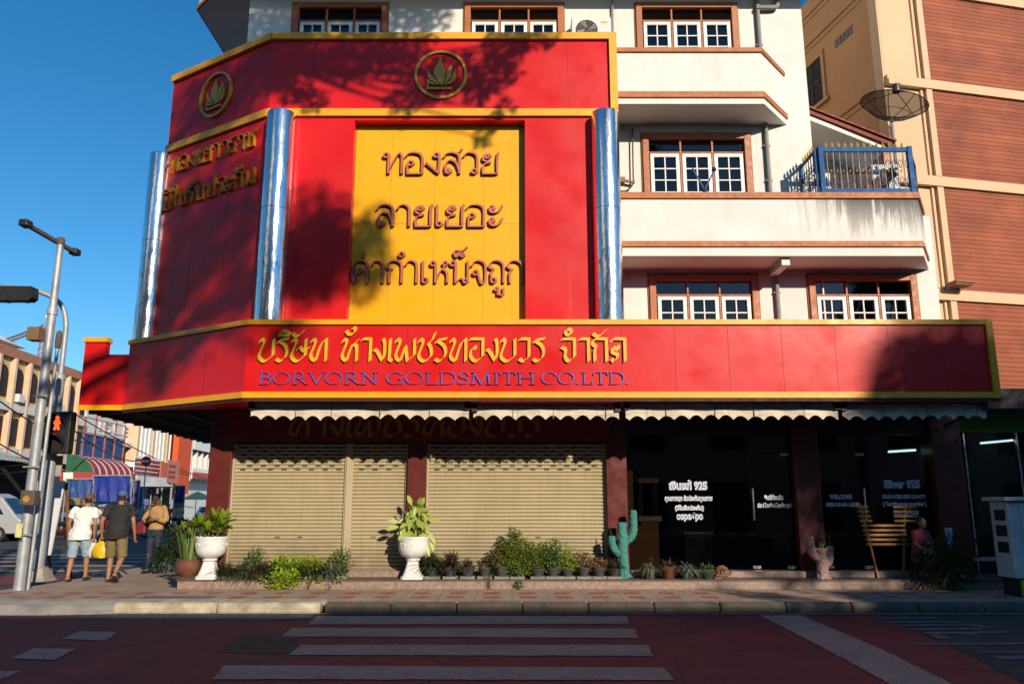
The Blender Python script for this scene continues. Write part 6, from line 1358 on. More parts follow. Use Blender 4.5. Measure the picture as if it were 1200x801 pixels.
bushy(b, (x, YB - .02, PZ + .2), .40, .16, .2, 1100, .055, .042); bushy(b, (x - .08, YB - .27, PZ - .02), .24, .06, .22, 420, .052, .042); bushy(b, (x + .38, YB, PZ + .24), .3, .12, .15, 420, .05, .04); bushy(b, (x + .16, YB - .27, PZ + .02), .12, .05, .16, 160, .05, .04)
for k, (dx, L_) in enumerate(((.52, .3), (-.42, .12), (.66, .12), (.9, .34), (1.02, .12))):
    for i in range(26): b.leaf((x + dx + random.uniform(-.04, .04) - (.12 * i / 26 if k in (0, 3) else 0), YB - .26 + random.uniform(-.03, .02), PZ + .08 - L_ * i / 26), (random.uniform(-1, 1), -1, random.uniform(-.6, .3)), UP, .05, .036)
for i in range(60): s = i / 60; b.leaf((x + .45 + .5 * s + random.uniform(-.05, .05), YB, PZ + .25 + .22 * s + random.uniform(-.05, .05)), (random.uniform(-1, 1), -.6, random.uniform(-.3, .8)), UP, .06, .042)
b.build('foliage', L_lime, t, recalc=False); s = MB()
for dx in (-.2, -.1, .05, .2, .45): s.tube(catmull([(x + dx * .4, YB, PZ + .05), (x + dx * .8, YB - .1, PZ + .22), (x + dx, YB - .25, PZ + .05), (x + dx, YB - .26, PZ - .12)], 3), .006, 5)
s.build('stem', M_stem, t); tray(x, YB + .02, .5).build('trough', M_tray, t, bevel=.006)
def bowl_pot(px, lb, kd, m, Y=YB, r=.125, h=.15, potm=None, cat='plant', group='pots along the right shutter'):
    x = X_at(px, 668, Y); random.seed(int(px)); r *= random.uniform(.88, 1.14); h *= random.uniform(.85, 1.15); t = thing('potted_plant', lb, 'potted plant', (x, Y, PZ), group=group)
    z = PZ
    if potm is None: b = MB(); b.box(x - .135, Y - .13, PZ, x + .135, Y + .13, PZ + .045); b.build('tray', M_tray, t, bevel=.006); z = PZ + .046
    b = MB(); b.lathe([(r * .55, 0), (r * .6, .01), (r * .92, h * .72), (r, h * .8), (r * 1.06, h), (r * .96, h), (r * .88, h * .85), (.01, h * .82)], (x, Y, z), 20); b.build('pot', potm or M_pot, t, smooth=True)
    c = Vector((x, Y, z + h * .8)); b = MB(); kd(b, c); b.build('foliage', m, t, recalc=False); return t
g1 = lambda n, L, W, sp=1.0, dr=.5: (lambda b, c: grass_tuft(b, c, n, L, W, sp, dr))
b1 = lambda rx, rz, n, L=.05, W=.032, dz=0: (lambda b, c: bushy(b, c + UP * (rz * .8 + dz), rx, rx * .7, rz, n, L, W))
bowl_pot(507, 'dark spiky tuft in a grey pot, first pot right of the white urn', g1(260, .50, .032), L_dark); bowl_pot(528, 'dark brownish spiky tuft, second pot right of the white urn', g1(260, .52, .032), L_brown); bowl_pot(548, 'small sparse dark tuft in a visible grey bowl pot, third from the urn', g1(110, .32, .024), L_brown)
bowl_pot(568, 'nearly bare grey bowl pot with a few dry sprigs, left of the big olive bush', g1(26, .2, .014), L_dry); bowl_pot(588, 'reddish twiggy plant in a grey pot at the left side of the big olive bush', b1(.24, .24, 460, .045, .028), L_dry)
def big(b, c):
    for dx, dz, rx, rz, n in ((0, .32, .26, .34, 1100), (-.2, .24, .26, .26, 620), (.2, .22, .24, .28, 700), (-.06, .60, .13, .15, 240), (.05, .02, .30, .14, 420)): bushy(b, c + Vector((dx, -.03, dz)), rx, rx * .7, rz, n, .052, .032)
bowl_pot(606, 'big olive green bush, tallest plant of the pot row in front of the right shutter', big, L_bush)
bowl_pot(630, 'olive bush of medium height touching the tallest bush on its right', b1(.22, .27, 760), L_bush); bowl_pot(648, 'fresh green bushy plant right of the olive bushes', b1(.24, .30, 820), L_mid); bowl_pot(665, 'pale yellow green plant leaning right over a grey pot', b1(.25, .22, 560), L_urn)
bowl_pot(684, 'reddish brown leafy plant in a grey pot, third from the teal cactus', b1(.22, .16, 420), L_dry); bowl_pot(702, 'low dry reddish plant in a grey pot, second from the teal cactus', b1(.19, .10, 300), L_dry); bowl_pot(720, 'low dark tuft in a grey pot right beside the teal cactus sculpture', g1(190, .32, .024), L_dark)
# trailing yellow runner over the edge
x = X_at(574, 672, 14.86); t = thing('hanging_runner', 'thin yellowish runner hanging over the plinth edge below the pot row', 'plant', (x, 14.76, .2)); b = MB(); random.seed(5)
for i in range(60): b.leaf((x + random.uniform(-.05, .05), 14.755 + random.uniform(-.02, 0), PZ + .12 - .34 * i / 60), (random.uniform(-1, 1), -.7, random.uniform(-.5, .3)), UP, .05, .03)
b.build('foliage', L_bush, t, recalc=False); s = MB(); s.tube([(x, 14.9, PZ + .08), (x, 14.765, PZ + .03), (x, 14.765, PZ - .15)], .006, 5); s.build('stem', M_stem, t)
x = X_at(608, 684, 14.78); t = thing('weed', 'small green weed growing out of the foot of the granite plinth', 'plant', (x, 14.78, .15)); b = MB(); bushy(b, (x, 14.76, .24), .1, .03, .06, 60, .045, .03); b.build('foliage', L_mid, t, recalc=False); s = MB(); s.tube([(x, 14.79, .15), (x, 14.765, .25)], .005, 5); s.build('stem', M_stem, t)
GR = 'potted spiky plants by the glass front'
bowl_pot(760, 'grey green spiky agave in a low pot right of the teal cactus', g1(150, .34, .022, 1.2, .75), L_grey, 15.0, .15, .17, M_pot, group=GR); bowl_pot(783, 'brown spiky agave in a terracotta pot, second right of the teal cactus', g1(150, .33, .022, 1.2, .6), L_brown, 15.0, .15, .2, M_terra, group=GR)
bowl_pot(805, 'pale streaked spiky agave, third right of the teal cactus', g1(150, .36, .024, 1.3, .7), L_grey, 15.0, .14, .15, M_pot, group=GR); bowl_pot(829, 'low green plant in a dark bowl, last pot before the shell-shaped ornament', b1(.14, .08, 130), L_mid, 15.0, .15, .12, M_pot, group=GR)
x = X_at(846, 667, 15.0); t = thing('shell_ornament', 'small rusty brown shell-shaped ornament at the end of the pots by the glass', 'ornament', (x, 15, PZ)); b = MB(); M_shell = mat('rusty brown ceramic', (.19, .08, .045), .7, var=.35, scale=14)
sp = [Vector((x - .03 + (.1 - .008 * i) * math.cos(i * .6) * .9, 15 + .012 * i - .06, PZ + .13 + (.085 - .007 * i) * math.sin(i * .6))) for i in range(11)]; b.tube(sp, [.055, .05, .045, .04, .032, .02], 8); b.build('shell', M_shell, t, smooth=True)
b = MB(); b.tube(catmull([(x - .12, 15, PZ + .06), (x, 15, PZ + .05), (x + .14, 15, PZ + .09), (x + .17, 15, PZ + .15)], 4), [.03, .05, .03, .02], 8); b.box(x - .16, 14.93, PZ, x - .02, 15.07, PZ + .03); b.build('foot', M_shell, t, smooth=True)
# sculpted cacti
def cactus(name, label, px, Y, parts, m, h):
    x = X_at(px, 660, Y); t = thing(name, label, 'sculpture', (x, Y, PZ)); b = MB()
    for pts, r in parts: b.tube(catmull([(x + a, Y + c, PZ + z) for a, c, z in pts], 4), r, 16)
    me = remeshed(b, .014, 2)
    for v in me.vertices: v.co += v.normal * (.012 * mnoise.noise(v.co * 22) + .014 * mnoise.noise(v.co * 55))
    me.transform(Matrix.Translation(-Vector((x, Y, PZ)))); link_mesh('trunk', me, m, t); return Vector((x, Y, PZ)), t
M_teal = mat('teal painted cement', (.055, .235, .205), .8, var=.22, scale=16, bmp=.7); M_pinkc = mat('pinkish painted cement', (.42, .25, .22), .75, var=.25, scale=16, bmp=.7)
c, t = cactus('cactus_sculpture', 'tall teal cement cactus with two arms in front of the maroon pillar', 731, 15.0, [([(.02, 0, 0), (.0, 0, .12), (-.01, 0, .5), (-.02, 0, 1.0)], [.14, .10, .088, .085]), ([(-.01, 0, .42), (-.14, 0, .48), (-.2, 0, .6), (-.21, 0, .76)], [.06, .068, .07, .062]), ([(0, 0, .62), (.12, 0, .7), (.19, 0, .85), (.2, 0, 1.22)], [.06, .07, .075, .068])], M_teal, 1.2)
b = MB(); b.blade(c + Vector((-.21, 0, .75)), (-.12, 0, 1), .2, .035, 0, 3); b.blade(c + Vector((-.21, 0, .75)), (-.3, 0, 1), .14, .03, 0, 3); tag(b.build('succulent', L_cream, recalc=False), 'yellow green succulent blades in the short arm of the teal cactus', 'plant')
c, t = cactus('cactus_sculpture', 'short pink cement cactus with two arms in front of the right glass door', 963.5, 15.0, [([(.0, 0, 0), (.0, 0, .1), (.0, 0, .4), (.0, 0, .54)], [.15, .11, .095, .10]), ([(0, 0, .34), (-.1, 0, .38), (-.17, 0, .46), (-.19, 0, .75)], [.06, .07, .07, .062]), ([(0, 0, .22), (.11, 0, .27), (.15, 0, .36), (.16, 0, .58)], [.05, .06, .065, .06])], M_pinkc, .75)
b = MB(); grass_tuft(b, c + Vector((0, 0, .52)), 6, .22, .03, .3, .05); b.blade(c + Vector((.16, 0, .57)), (.05, 0, 1), .22, .045, 0, 3); tag(b.build('succulent', leaf_mat('snake plant small', (.03, .09, .02), (.25, .4, .03), .2), recalc=False), 'dark green succulent blades in the top of the pink cactus', 'plant')
# far left: pot of tall leaves, drooping shrub, and the dark bush at the right
x = X_at(221, 655, 15.0); t = thing('potted_plant', 'brown round pot of tall snake plant leaves left of the white urn', 'potted plant', (x, 15.0, PZ)); b = MB(); b.lathe([(.13, 0), (.2, .1), (.225, .2), (.21, .27), (.225, .3), (.2, .3), (.18, .26), (.01, .25)], (x, 15.0, PZ + .05), 24); b.build('pot', M_terra, t, smooth=True); b = MB(); b.lathe([(.24, 0), (.26, .04), (.2, .05)], (x, 15, PZ), 20); b.build('saucer', M_granlip, t, smooth=True)
b = MB(); random.seed(8)
for _ in range(46): a = random.uniform(0, 6.28); r = random.uniform(0, .15); b.blade((x + r * math.cos(a), 15 + r * math.sin(a), PZ + .28), (math.cos(a) * .28, math.sin(a) * .28, 1), random.uniform(.4, .78), .05, .03, 5)
for k in range(5): rosette(b, Vector((x - .28 + .12 * k, 15.1, PZ + .80 + .06 * math.sin(k * 2))), 8, .22, .08, .1, 1.3, .15)
b.build('foliage', L_snake, t, recalc=False)
p = G(194, 672, .15); t = thing('shrub', 'dark drooping shrub on the pavement left of the plinth', 'shrub', p); b = MB(); random.seed(9)
for dx, dz, r in ((0, .45, .3), (.2, .6, .28), (-.12, .3, .24), (.12, .85, .2), (.3, .35, .28)): bushy(b, p + Vector((dx, 0, dz)), r, r * .8, r, 300, .075, .035)
for k in range(30): a = random.uniform(0, 6.28); b.blade(p + Vector((.1, 0, .5)), (math.cos(a), math.sin(a), .4), random.uniform(.4, .6), .03, .9, 5)
b.build('foliage', L_fern, t, recalc=False); s = MB()
for dx in (-.1, 0, .15): s.tube([p + Vector((dx * .3, 0, 0)), p + Vector((dx, 0, .6))], .02, 6)
s.build('stem', M_bark, t)
p = Vector((X_at(1115, 660, 14.6), 14.6, .15)); t = thing('shrub', 'dark round shrub on the pavement in front of the right maroon pillar', 'shrub', p); b = MB(); random.seed(10); bushy(b, p + UP * .5, .48, .34, .46, 1500, .08, .035); bushy(b, p + Vector((-.35, 0, .35)), .3, .25, .3, 500, .08, .035); b.build('foliage', L_fern, t, recalc=False); s = MB(); s.tube([p, p + UP * .5], .03, 6); s.build('stem', M_bark, t)
x = X_at(1113, 630, 15.1); t = thing('small_sign', 'small pale sign standing behind the dark round shrub', 'sign', (x, 15.1, .318)); b = MB(); b.box(x - .07, 15.1, .9, x + .06, 15.12, 1.22); b.build('plate', mat('pale sign plate', (.5, .55, .6), .5), t); b = MB(); b.box(x - .01, 15.121, .318, x + .01, 15.13, 1.2); b.build('stake', M_galv, t)
# ================================================================= people
SKIN = mat('tanned skin', (.36, .17, .09), .55, var=.08, scale=6, bmp=.05); SKIN2 = mat('deep tanned skin', (.22, .10, .055), .55, var=.08, scale=6, bmp=.05)
HAIR = mat('dark hair', (.02, .015, .013), .6)
def cloth(name, col): return mat(name, col, .85, var=.10, scale=5, bmp=.35)
def E(c, rx, ry, n=18): return [Vector((c[0] + rx * math.cos(2 * math.pi * i / n), c[1] + ry * math.sin(2 * math.pi * i / n), c[2])) for i in range(n)]
def limb(b, pts, r, n=12, ell=None): b.tube(catmull(pts, 4), r, n, ell=ell)
def hand(b, w_, d, fwd, side, s=1.0, curl=.5):
    """palm, four bent fingers of unequal length and a thumb, hanging from wrist w_ along d; fwd = thumb side"""
    w_, d, f = Vector(w_), Vector(d).normalized(), Vector(fwd).normalized(); f = (f - d * f.dot(d)).normalized(); pn = d.cross(f) * side
    b.tube([w_, w_ + d * .04 * s, w_ + d * .09 * s], [.024 * s, .034 * s, .034 * s], 10, ell=(pn, .55))
    for i, L in enumerate((.070, .078, .072, .056)):
        o = w_ + d * .085 * s + f * (.027 - .018 * i) * s; k = o + d * L * .45 * s; e = k + (d * math.cos(curl * 1.3) + pn * math.sin(curl * 1.3)) * L * .35 * s; g_ = e + (d * math.cos(curl * 2.4) + pn * math.sin(curl * 2.4)) * L * .25 * s
        b.tube([o, k, e, g_], [.0095 * s, .009 * s, .0085 * s, .007 * s], 7)
    o = w_ + d * .03 * s + f * .026 * s; b.tube([o, o + (d * .7 + f * .7) * .032 * s, o + (d * .95 + f * .45) * .062 * s], [.012 * s, .0105 * s, .008 * s], 7)
def person(label, loc, rz, H, J, top, bottom, skin, sleeve=.62, short=True, cap=None, hair=True, shoes=None, belly=1.0, tuck=False, lookdown=0.0, hcurl=(.5, .5), turn=0.0, detail=.011):
    """J: joints in a 1.70 m frame, facing +y. keys hL kL aL tL (hip knee ankle toe) sL eL wL (shoulder elbow wrist), also R"""
    t = thing('person', label, 'person', loc, rz, local=True); k = H / 1.70
    V = lambda q: Vector(q) * k
    b = MB(); pel = J.get('pel', (0, 0, .93)); ch = J.get('ch', (0, .01, 1.28)); nk = J.get('nk', (0, .0, 1.45))
    hd = Vector(J.get('hd', (0, .03, 1.585)))
    def torso(mb, g, z0=None, z1=None, hem=0):
        lo = .03 if (g > 0 and hem) else 0
        rs = [(pel[0], pel[1], .84, .155 + lo, .105 + lo), (pel[0], pel[1], .93, .165 + lo, .115 * (1 + .1 * (belly - 1)) + lo), ((pel[0] + ch[0]) / 2, ch[1] * .5, 1.06, .155 * (1 + .25 * (belly - 1)), .108 * belly), (ch[0], ch[1], 1.2, .17, .115 * (1 + .5 * (belly - 1))), (ch[0], ch[1], 1.32, .178, .112), (nk[0] * .8 + ch[0] * .2, nk[1], 1.40, .145, .088), (nk[0], nk[1], 1.445, .07, .06)]
        rr = []
        for x, y, z, rx, ry in rs:
            if z0 is not None and z < z0: continue
            if z1 is not None and z > z1: continue
            e = E((x * k, y * k, z * k), (rx + g) * k, (ry + g) * k)
            rr.append(e)
        if hem: x, y, z, rx, ry = rs[0]; rr.insert(0, E((x * k, y * k, hem * k), (rx + g + .012) * k, (ry + g + .015) * k))
        mb.rings(rr)
    torso(b, -.012)
    limb(b, [V((nk[0], nk[1] - .005, 1.40)), V((nk[0], nk[1] + .005, 1.47)), V(hd - Vector((0, .01, .06)))], [.062 * k, .055 * k, .056 * k])
    # head with face, turned and tilted
    hb = MB(); rs = [(-.125, .03, .028, .022), (-.112, .026, .042, .042), (-.085, .018, .056, .062), (-.05, .008, .066, .078), (0, .0, .073, .092), (.04, -.008, .073, .094), (.08, -.012, .062, .082), (.105, -.012, .038, .052), (.117, -.012, .01, .015)]
    hb.rings([E((0, y, z), rx, ry) for z, y, rx, ry in rs])
    hb.tube([(0, .085, .01), (0, .103, -.025), (0, .108, -.035), (0, .09, -.044)], [.008, .012, .016, .012], 8)       # nose
    hb.tube([(-.022, .083, -.068), (0, .090, -.066), (.022, .083, -.068)], .0075, 6); hb.tube([(-.04, .084, .022), (-.02, .09, .026)], .008, 6); hb.tube([(.04, .084, .022), (.02, .09, .026)], .008, 6)
    for s in (-1, 1): hb.tube([(s * .07, -.005, -.035), (s * .08, -.012, 0), (s * .079, -.016, .025)], [.008, .014, .012], 8); hb.tube([(s * .03, .072, 0), (s * .03, .082, 0)], .012, 8)
    hm = Matrix.Translation(V(hd)) @ Matrix.Rotation(turn, 4, 'Z') @ Matrix.Rotation(-lookdown, 4, 'X') @ Matrix.Scale(k, 4)
    b.add([hm @ v for v in hb.v], hb.f)
    for s, S_ in ((-1, 'L'), (1, 'R')):
        h_, kn, an, to = (Vector(J[q + S_]) for q in ('h', 'k', 'a', 't'))
        limb(b, [V(h_), V(h_.lerp(kn, .5)), V(kn), V(kn.lerp(an, .35) - (an - kn).cross(Vector((1, 0, 0))).normalized() * .012), V(an)], [.088 * k, .072 * k, .052 * k, .054 * k, .035 * k])
        fd = (to - an); hl = an - Vector((fd.x, fd.y, 0)).normalized() * .045 - Vector((0, 0, .035)); b.tube([V(hl), V(an + fd * .35 - Vector((0, 0, .01))), V(to)], [.034 * k, .04 * k, .028 * k], 10, ell=((0, 0, 1), .8))
        sh, el, wr = (Vector(J[q + S_]) for q in ('s', 'e', 'w'))
        limb(b, [V(sh), V(sh.lerp(el, .5)), V(el), V(el.lerp(wr, .3)), V(wr)], [.052 * k, .045 * k, .038 * k, .037 * k, .026 * k])
        hand(b, V(wr), (wr - el), Vector(J.get('f' + S_, (0, 1, 0))), s, k * 1.03, hcurl[0 if s < 0 else 1])
    link_mesh('body', remeshed(b, detail * .8, 3), skin, t)
    # shirt
    b = MB(); torso(b, .014, z0=.9, hem=.80 if not tuck else 0)
    for s, S_ in ((-1, 'L'), (1, 'R')):
        sh, el, wr = (Vector(J[q + S_]) for q in ('s', 'e', 'w')); limb(b, [V(sh - Vector((s * .06, 0, .01))), V(sh), V(sh.lerp(el, min(1, sleeve)))] + ([V(el.lerp(wr, sleeve - 1))] if sleeve > 1 else []), [.056 * k, .063 * k, .066 * k] + ([.046 * k] if sleeve > 1 else []))
    me = remeshed(b, detail, 3)
    for v in me.vertices: q = v.co; v.co += v.normal * (.020 * mnoise.noise(Vector((q.x * 7 + q.z * 3, q.y * 7, q.z * 9))) + .009 * mnoise.noise(Vector((q.x * 20 + q.z * 8, q.y * 20, q.z * 16))))
    link_mesh('shirt', me, top, t)
    b = MB(); b.rings([E((pel[0] * k, pel[1] * k, z * k), rx * k, ry * k) for z, rx, ry in ((.80, .15, .112), (.86, .172, .122), (.93, .176, .126 * (1 + .1 * (belly - 1))), (1.0, .168, .118))])
    for s, S_ in ((-1, 'L'), (1, 'R')):
        h_, kn, an = (Vector(J[q + S_]) for q in ('h', 'k', 'a'))
        if short: limb(b, [V(h_ + Vector((0, 0, .03))), V(h_.lerp(kn, .5)), V(kn + (kn - h_) * .04)], [.105 * k, .100 * k, .092 * k])
        else: limb(b, [V(h_ + Vector((0, 0, .03))), V(h_.lerp(kn, .5)), V(kn), V(kn.lerp(an, .5)), V(an - Vector((0, 0, .03)))], [.1 * k, .088 * k, .068 * k, .064 * k, .058 * k])
    me = remeshed(b, detail, 3)
    for v in me.vertices: q = v.co; v.co += v.normal * (.014 * mnoise.noise(Vector((q.x * 9, q.y * 9, q.z * 13))))
    link_mesh('shorts' if short else 'trousers', me, bottom, t)
    if hair:
        b = MB(); b.rings([E((0, y, z), rx, ry) for z, y, rx, ry in ((-.06, -.03, .062, .06), (-.02, -.026, .075, .075), (.03, -.016, .079, .090), (.07, -.016, .072, .088), (.105, -.016, .048, .06), (.124, -.014, .012, .018))]); b.v = [hm @ v for v in b.v]; b.build('hair', HAIR, t, smooth=True)
    if cap:
        b = MB(); b.rings([E((0, y, z), rx, ry) for z, y, rx, ry in ((.03, -.006, .083, .102), (.07, -.008, .083, .1), (.1, -.012, .07, .084), (.124, -.014, .04, .05), (.132, -.014, .008, .01))])
        b.rings([E((0, .11 + y, z), rx, ry) for z, y, rx, ry in ((.026, 0, .062, .07), (.036, 0, .062, .068))]); b.v = [hm @ v for v in b.v]; b.build('cap', cap, t, smooth=True)
    if shoes:
        for S_ in 'LR':
            an, to = Vector(J['a' + S_]), Vector(J['t' + S_]); fd = to - an; fl = Vector((fd.x, fd.y, 0)).normalized(); hl = an - fl * .06 - Vector((0, 0, .058)); b = MB(); tp = to + fl * .035 - Vector((0, 0, .02))
            b.tube([V(hl), V(hl.lerp(tp, .5)), V(tp)], [.042 * k, .046 * k, .04 * k], 12, ell=((0, 0, 1), .42 if short else 1.0)); b.build('sandal' if short else 'shoe', shoes, t, smooth=True)
    return t
M_sand = mat('dark sandal', (.04, .03, .025), .7)
# walking away: man in white, man in black
p1 = G(88, 681, .152)
J1 = dict(hL=(-.09, 0, .9), kL=(-.12, .02, .48), aL=(-.13, -.05, .10), tL=(-.15, .12, .035), hR=(.09, 0, .9), kR=(.11, .14, .50), aR=(.12, .16, .12), tR=(.13, .33, .05), pel=(0, 0, .93), ch=(.03, .03, 1.28), nk=(.06, .05, 1.45), hd=(.09, .085, 1.585),
          sL=(-.165, .04, 1.385), eL=(-.235, .02, 1.12), wL=(-.225, .10, .89), sR=(.225, .03, 1.385), eR=(.27, -.02, 1.12), wR=(.25, .05, .88))
person('man in a white t-shirt and light denim shorts walking away, carrying a white bag', p1, R(8), 1.70, J1, cloth('white cotton', (.78, .77, .74)), cloth('light denim', (.30, .40, .50)), SKIN, cap=cloth('brown cap', (.14, .075, .04)), shoes=M_sand, belly=1.05, turn=-.35)
p2 = G(131, 682, .152)
J2 = dict(hL=(-.1, 0, .9), kL=(-.11, .1, .49), aL=(-.11, .08, .10), tL=(-.13, .26, .04), hR=(.1, 0, .9), kR=(.13, .03, .48), aR=(.14, -.24, .20), tR=(.14, -.16, .05), pel=(0, 0, .93), ch=(.01, .02, 1.28), nk=(.02, .03, 1.45), hd=(.03, .05, 1.585),
          sL=(-.20, .02, 1.385), eL=(-.29, .0, 1.12), wL=(-.31, .09, .89), sR=(.225, .02, 1.385), eR=(.29, .02, 1.11), wR=(.30, .1, .87))
person('man in a black t-shirt, khaki shorts and blue cap walking away with a yellow bag', p2, R(4), 1.76, J2, cloth('black cotton', (.022, .02, .02)), cloth('khaki cotton', (.20, .15, .06)), SKIN, cap=cloth('blue cap', (.07, .13, .26)), shoes=M_sand, belly=1.25)
p3 = G(178, 671, .152)
J3 = dict(hL=(-.09, 0, .9), kL=(-.11, .04, .48), aL=(-.12, .0, .09), tL=(-.15, .17, .035), hR=(.09, 0, .9), kR=(.1, .02, .48), aR=(.11, -.02, .09), tR=(.14, .15, .035), hd=(0, .07, 1.57),
          sL=(-.19, .01, 1.385), eL=(-.27, .06, 1.13), wL=(-.06, .28, 1.16), sR=(.19, .01, 1.385), eR=(.27, .06, 1.13), wR=(.05, .29, 1.14), fL=(0, .2, 1), fR=(0, .2, 1))
person('man in a tan shirt and navy trousers facing the street, looking down at his phone', p3, R(176), 1.72, J3, cloth('tan shirt', (.42, .25, .10)), cloth('navy trousers', (.022, .03, .06)), SKIN2, sleeve=1.55, short=False, shoes=mat('black shoe', (.015, .015, .015), .4), tuck=True, cap=cloth('dark brown cap', (.05, .028, .03)), lookdown=.6, hcurl=(.9, .9)).scale = (.9, .94, 1)
# what they carry
def bag(name, label, top, w_, h, m, hand_pt):
    t = thing(name, label, 'bag', top - UP * h); b = MB(); top = Vector(top)
    b.rings([E(top + UP * z * h, w_ * rx, w_ * .55 * rx, 16) for z, rx in ((-1, .3), (-.95, .75), (-.7, 1.0), (-.4, .95), (-.15, .7), (0, .35))])
    for v in b.v: v += Vector((mnoise.noise(v * 11), mnoise.noise(v * 11 + Vector((5, 0, 0))), .4 * mnoise.noise(v * 9))) * .03
    b.build('body', m, t, smooth=True)
    for s in (-1, 1): b = MB(); b.tube(catmull([top + Vector((s * .05, 0, -.03)), top + Vector((s * .035, 0, .06)), Vector(hand_pt)], 4), .007, 5); b.build('handle', m, t)
def hp(p, rz, k, q): return p + Matrix.Rotation(rz, 3, 'Z') @ (Vector(q) * k)
h1 = hp(p1, R(8), 1.0, (.245, .07, .80)); bag('plastic_bag', 'crumpled white plastic bag in the right hand of the man in white', h1 - UP * .06, .085, .3, mat('white plastic film', (.75, .73, .68), .4, bmp=.3), h1)
h2 = hp(p2, R(4), 1.035, (-.31, .12, .80)); bag('plastic_bag', 'yellow plastic bag in the left hand of the man in black', h2 - UP * .05, .165, .33, mat('yellow plastic film', (.80, .47, .01), .4, bmp=.3), h2)
c = hp(p3, R(176), 1.01, (.29, .06, .98)); t = thing('shoulder_bag', 'dark red shoulder bag on a black strap beside the man in tan', 'bag', c - UP * .13); b = MB(); b.box(c.x - .12, c.y - .05, c.z - .15, c.x + .1, c.y + .05, c.z + .13); b.build('body', mat('dark red leather', (.16, .018, .02), .45), t, bevel=.035)
b = MB(); b.tube(catmull([c + Vector((-.08, -.03, .12)), c + Vector((.06, -.13, .33)), c + Vector((.2, -.12, .45)), c + Vector((.28, .02, .48)), c + Vector((.22, .12, .38)), c + Vector((.0, .04, .12))], 5), .012, 6); b.build('strap', M_blk, t)
c = hp(p3, R(176), 1.01, (0, .36, 1.19)); b = MB(); b.box(-.036, -.006, -.07, .036, .004, .07); o = b.build('phone', mat('dark phone', (.02, .02, .025), .2), bevel=.004); o.location = c; o.rotation_euler = (R(-60), 0, 0); tag(o, 'dark phone held in both hands by the man in tan', 'phone')
# small figures further off
def stand(arm=.1): return dict(hL=(-.09, 0, .9), kL=(-.1, .03, .48), aL=(-.11, 0, .09), tL=(-.13, .16, .035), hR=(.09, 0, .9), kR=(.1, .0, .48), aR=(.11, -.04, .09), tR=(.13, .12, .035), sL=(-.19, 0, 1.385), eL=(-.26, .0, 1.12), wL=(-.25, arm, .92), sR=(.19, 0, 1.385), eR=(.26, 0, 1.12), wR=(.25, arm, .92))
for px, Y, rz, tc, bc, lb in ((65, 37, 150, (.05, .42, .05), (.03, .03, .04), 'distant person in a bright green top by the stalls at the left'), (112, 36, 20, (.70, .68, .66), (.05, .06, .1), 'distant person in a white top between the two walking men'), (167, 44, 190, (.25, .42, .62), (.25, .05, .06), 'distant person in a light blue top by the stalls'), (197, 47, 200, (.55, .06, .05), (.05, .05, .08), 'distant person in a red top beyond the man in tan'), (211, 50, 170, (.55, .42, .32), (.1, .1, .1), 'distant person in a beige top near the small dark blue cloth')):
    p = P(px, 600, Y); person(lb, (p.x, Y, .0), R(rz), 1.66, stand(), cloth('cloth %d' % px, tc), cloth('legs %d' % px, bc), SKIN, detail=.024, short=False)
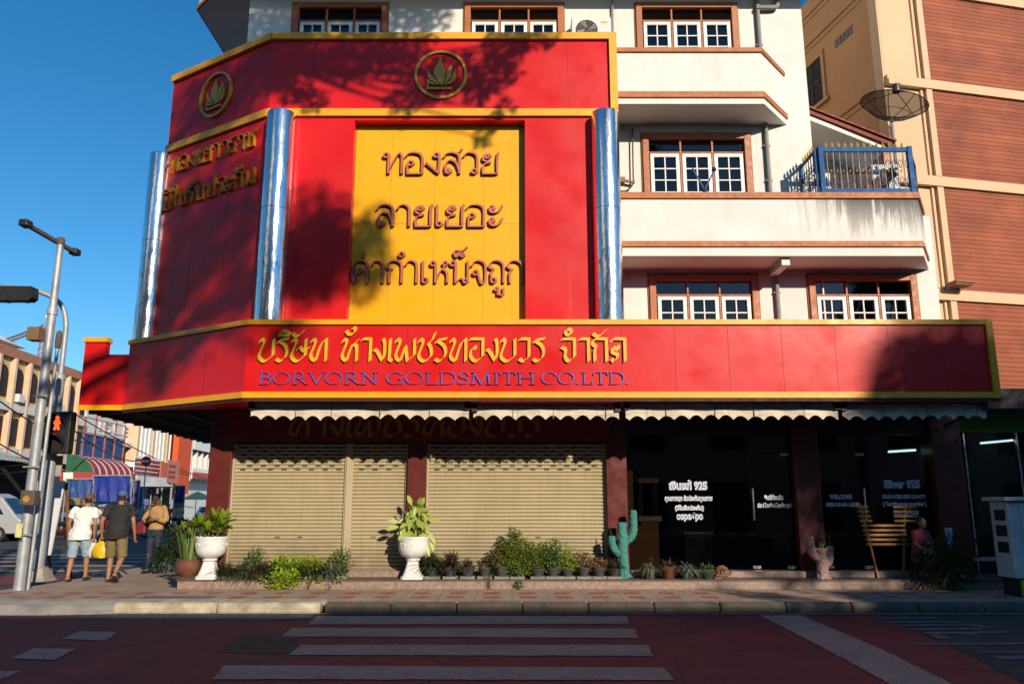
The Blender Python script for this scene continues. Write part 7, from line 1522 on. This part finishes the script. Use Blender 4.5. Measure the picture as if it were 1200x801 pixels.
# person sitting by the glass at the right
p = Vector((X_at(1077, 640, 14.98), 15.0, .16))
Js = dict(hL=(-.09, 0, .48), kL=(-.13, .40, .50), aL=(-.13, .40, .10), tL=(-.14, .56, .035), hR=(.09, 0, .48), kR=(.13, .40, .50), aR=(.13, .38, .10), tR=(.14, .54, .035))
def seated(label, loc, rz):
    t = thing('person', label, 'person', loc, rz, local=True); b = MB()
    b.rings([E((0, y, z), rx, ry) for z, y, rx, ry in ((.36, 0, .17, .14), (.48, .0, .175, .13), (.62, .03, .16, .12), (.78, .06, .17, .12), (.90, .08, .175, .11), (.98, .09, .13, .085), (1.02, .09, .06, .055))]); limb(b, [(0, .09, .98), (0, .11, 1.06), (0, .13, 1.1)], [.06, .055, .055])
    hb = MB(); hb.rings([E((0, y, z), rx, ry) for z, y, rx, ry in ((-.12, .03, .03, .025), (-.085, .018, .056, .062), (-.05, .008, .066, .078), (.0, .0, .073, .092), (.04, -.008, .073, .094), (.08, -.012, .062, .082), (.117, -.012, .01, .015))]); hb.tube([(0, .085, .01), (0, .106, -.03), (0, .09, -.044)], [.008, .014, .012], 8); hb.tube([(-.022, .083, -.068), (0, .09, -.066), (.022, .083, -.068)], .0075, 6)
    for s in (-1, 1): hb.tube([(s * .07, -.005, -.035), (s * .08, -.012, 0), (s * .079, -.016, .025)], [.008, .014, .012], 8)
    M_ = Matrix.Translation((0, .15, 1.16)); b.add([M_ @ v for v in hb.v], hb.f)
    for s, S_ in ((-1, 'L'), (1, 'R')):
        h_, kn, an, to = (Vector(Js[q + S_]) for q in 'hkat'); limb(b, [h_, h_.lerp(kn, .5), kn], [.09, .08, .058]); limb(b, [kn, kn.lerp(an, .4), an], [.056, .054, .036]); b.tube([an - Vector((0, .05, .03)), an.lerp(to, .4), to], [.034, .04, .028], 8)
        limb(b, [(s * .19, .08, .94), (s * .25, .14, .72), (s * .16, .34, .6)], [.052, .042, .028]); hand(b, (s * .16, .34, .6), (-.1 * s, 1, -.3), (0, 0, 1), s)
    link_mesh('body', remeshed(b, .012, 3), SKIN2, t)
    b = MB(); b.rings([E((0, y, z), rx, ry) for z, y, rx, ry in ((.40, 0, .19, .15), (.62, .03, .178, .136), (.80, .06, .186, .134), (.91, .08, .19, .124), (.985, .09, .13, .09))])
    for s in (-1, 1): limb(b, [(s * .13, .08, .95), (s * .19, .08, .94), (s * .235, .12, .77)], [.07, .068, .064])
    link_mesh('shirt', remeshed(b, .013, 3), cloth('pink red blouse', (.24, .025, .05)), t); b = MB()
    for s in (-1, 1): limb(b, [(s * .09, 0, .48), (s * .11, .2, .5), (s * .13, .42, .5), (s * .13, .41, .15)], [.1, .092, .075, .065])
    link_mesh('trousers', remeshed(b, .014, 3), cloth('black trousers', (.02, .02, .025)), t)
    b = MB(); b.rings([E((0, .15 + y, 1.16 + z), rx, ry) for z, y, rx, ry in ((-.12, -.05, .06, .045), (-.02, -.03, .08, .08), (.05, -.02, .082, .094), (.1, -.02, .055, .065), (.128, -.016, .012, .018))]); b.build('hair', HAIR, t, smooth=True)
    return t
seated('seated person in a pink red blouse in the shade beside the wooden rack', Vector((p.x, 15.02, .32)), R(205)).scale = (.86, .86, .86)
t = thing('stool', 'low dark stool under the seated person', 'stool', (p.x, 15.02, .318)); b = MB(); b.tube([(p.x, 15.02, .60), (p.x, 15.02, .63)], .17, 18); b.build('seat', M_blk, t)
for a in range(4): q = Vector((math.cos(a * 1.57 + .78), math.sin(a * 1.57 + .78), 0)) * .13; MB().bar(Vector((p.x, 15.02, .32)) + q * 1.15, Vector((p.x, 15.02, .60)) + q, .03, .03).build('leg', M_blk, t)
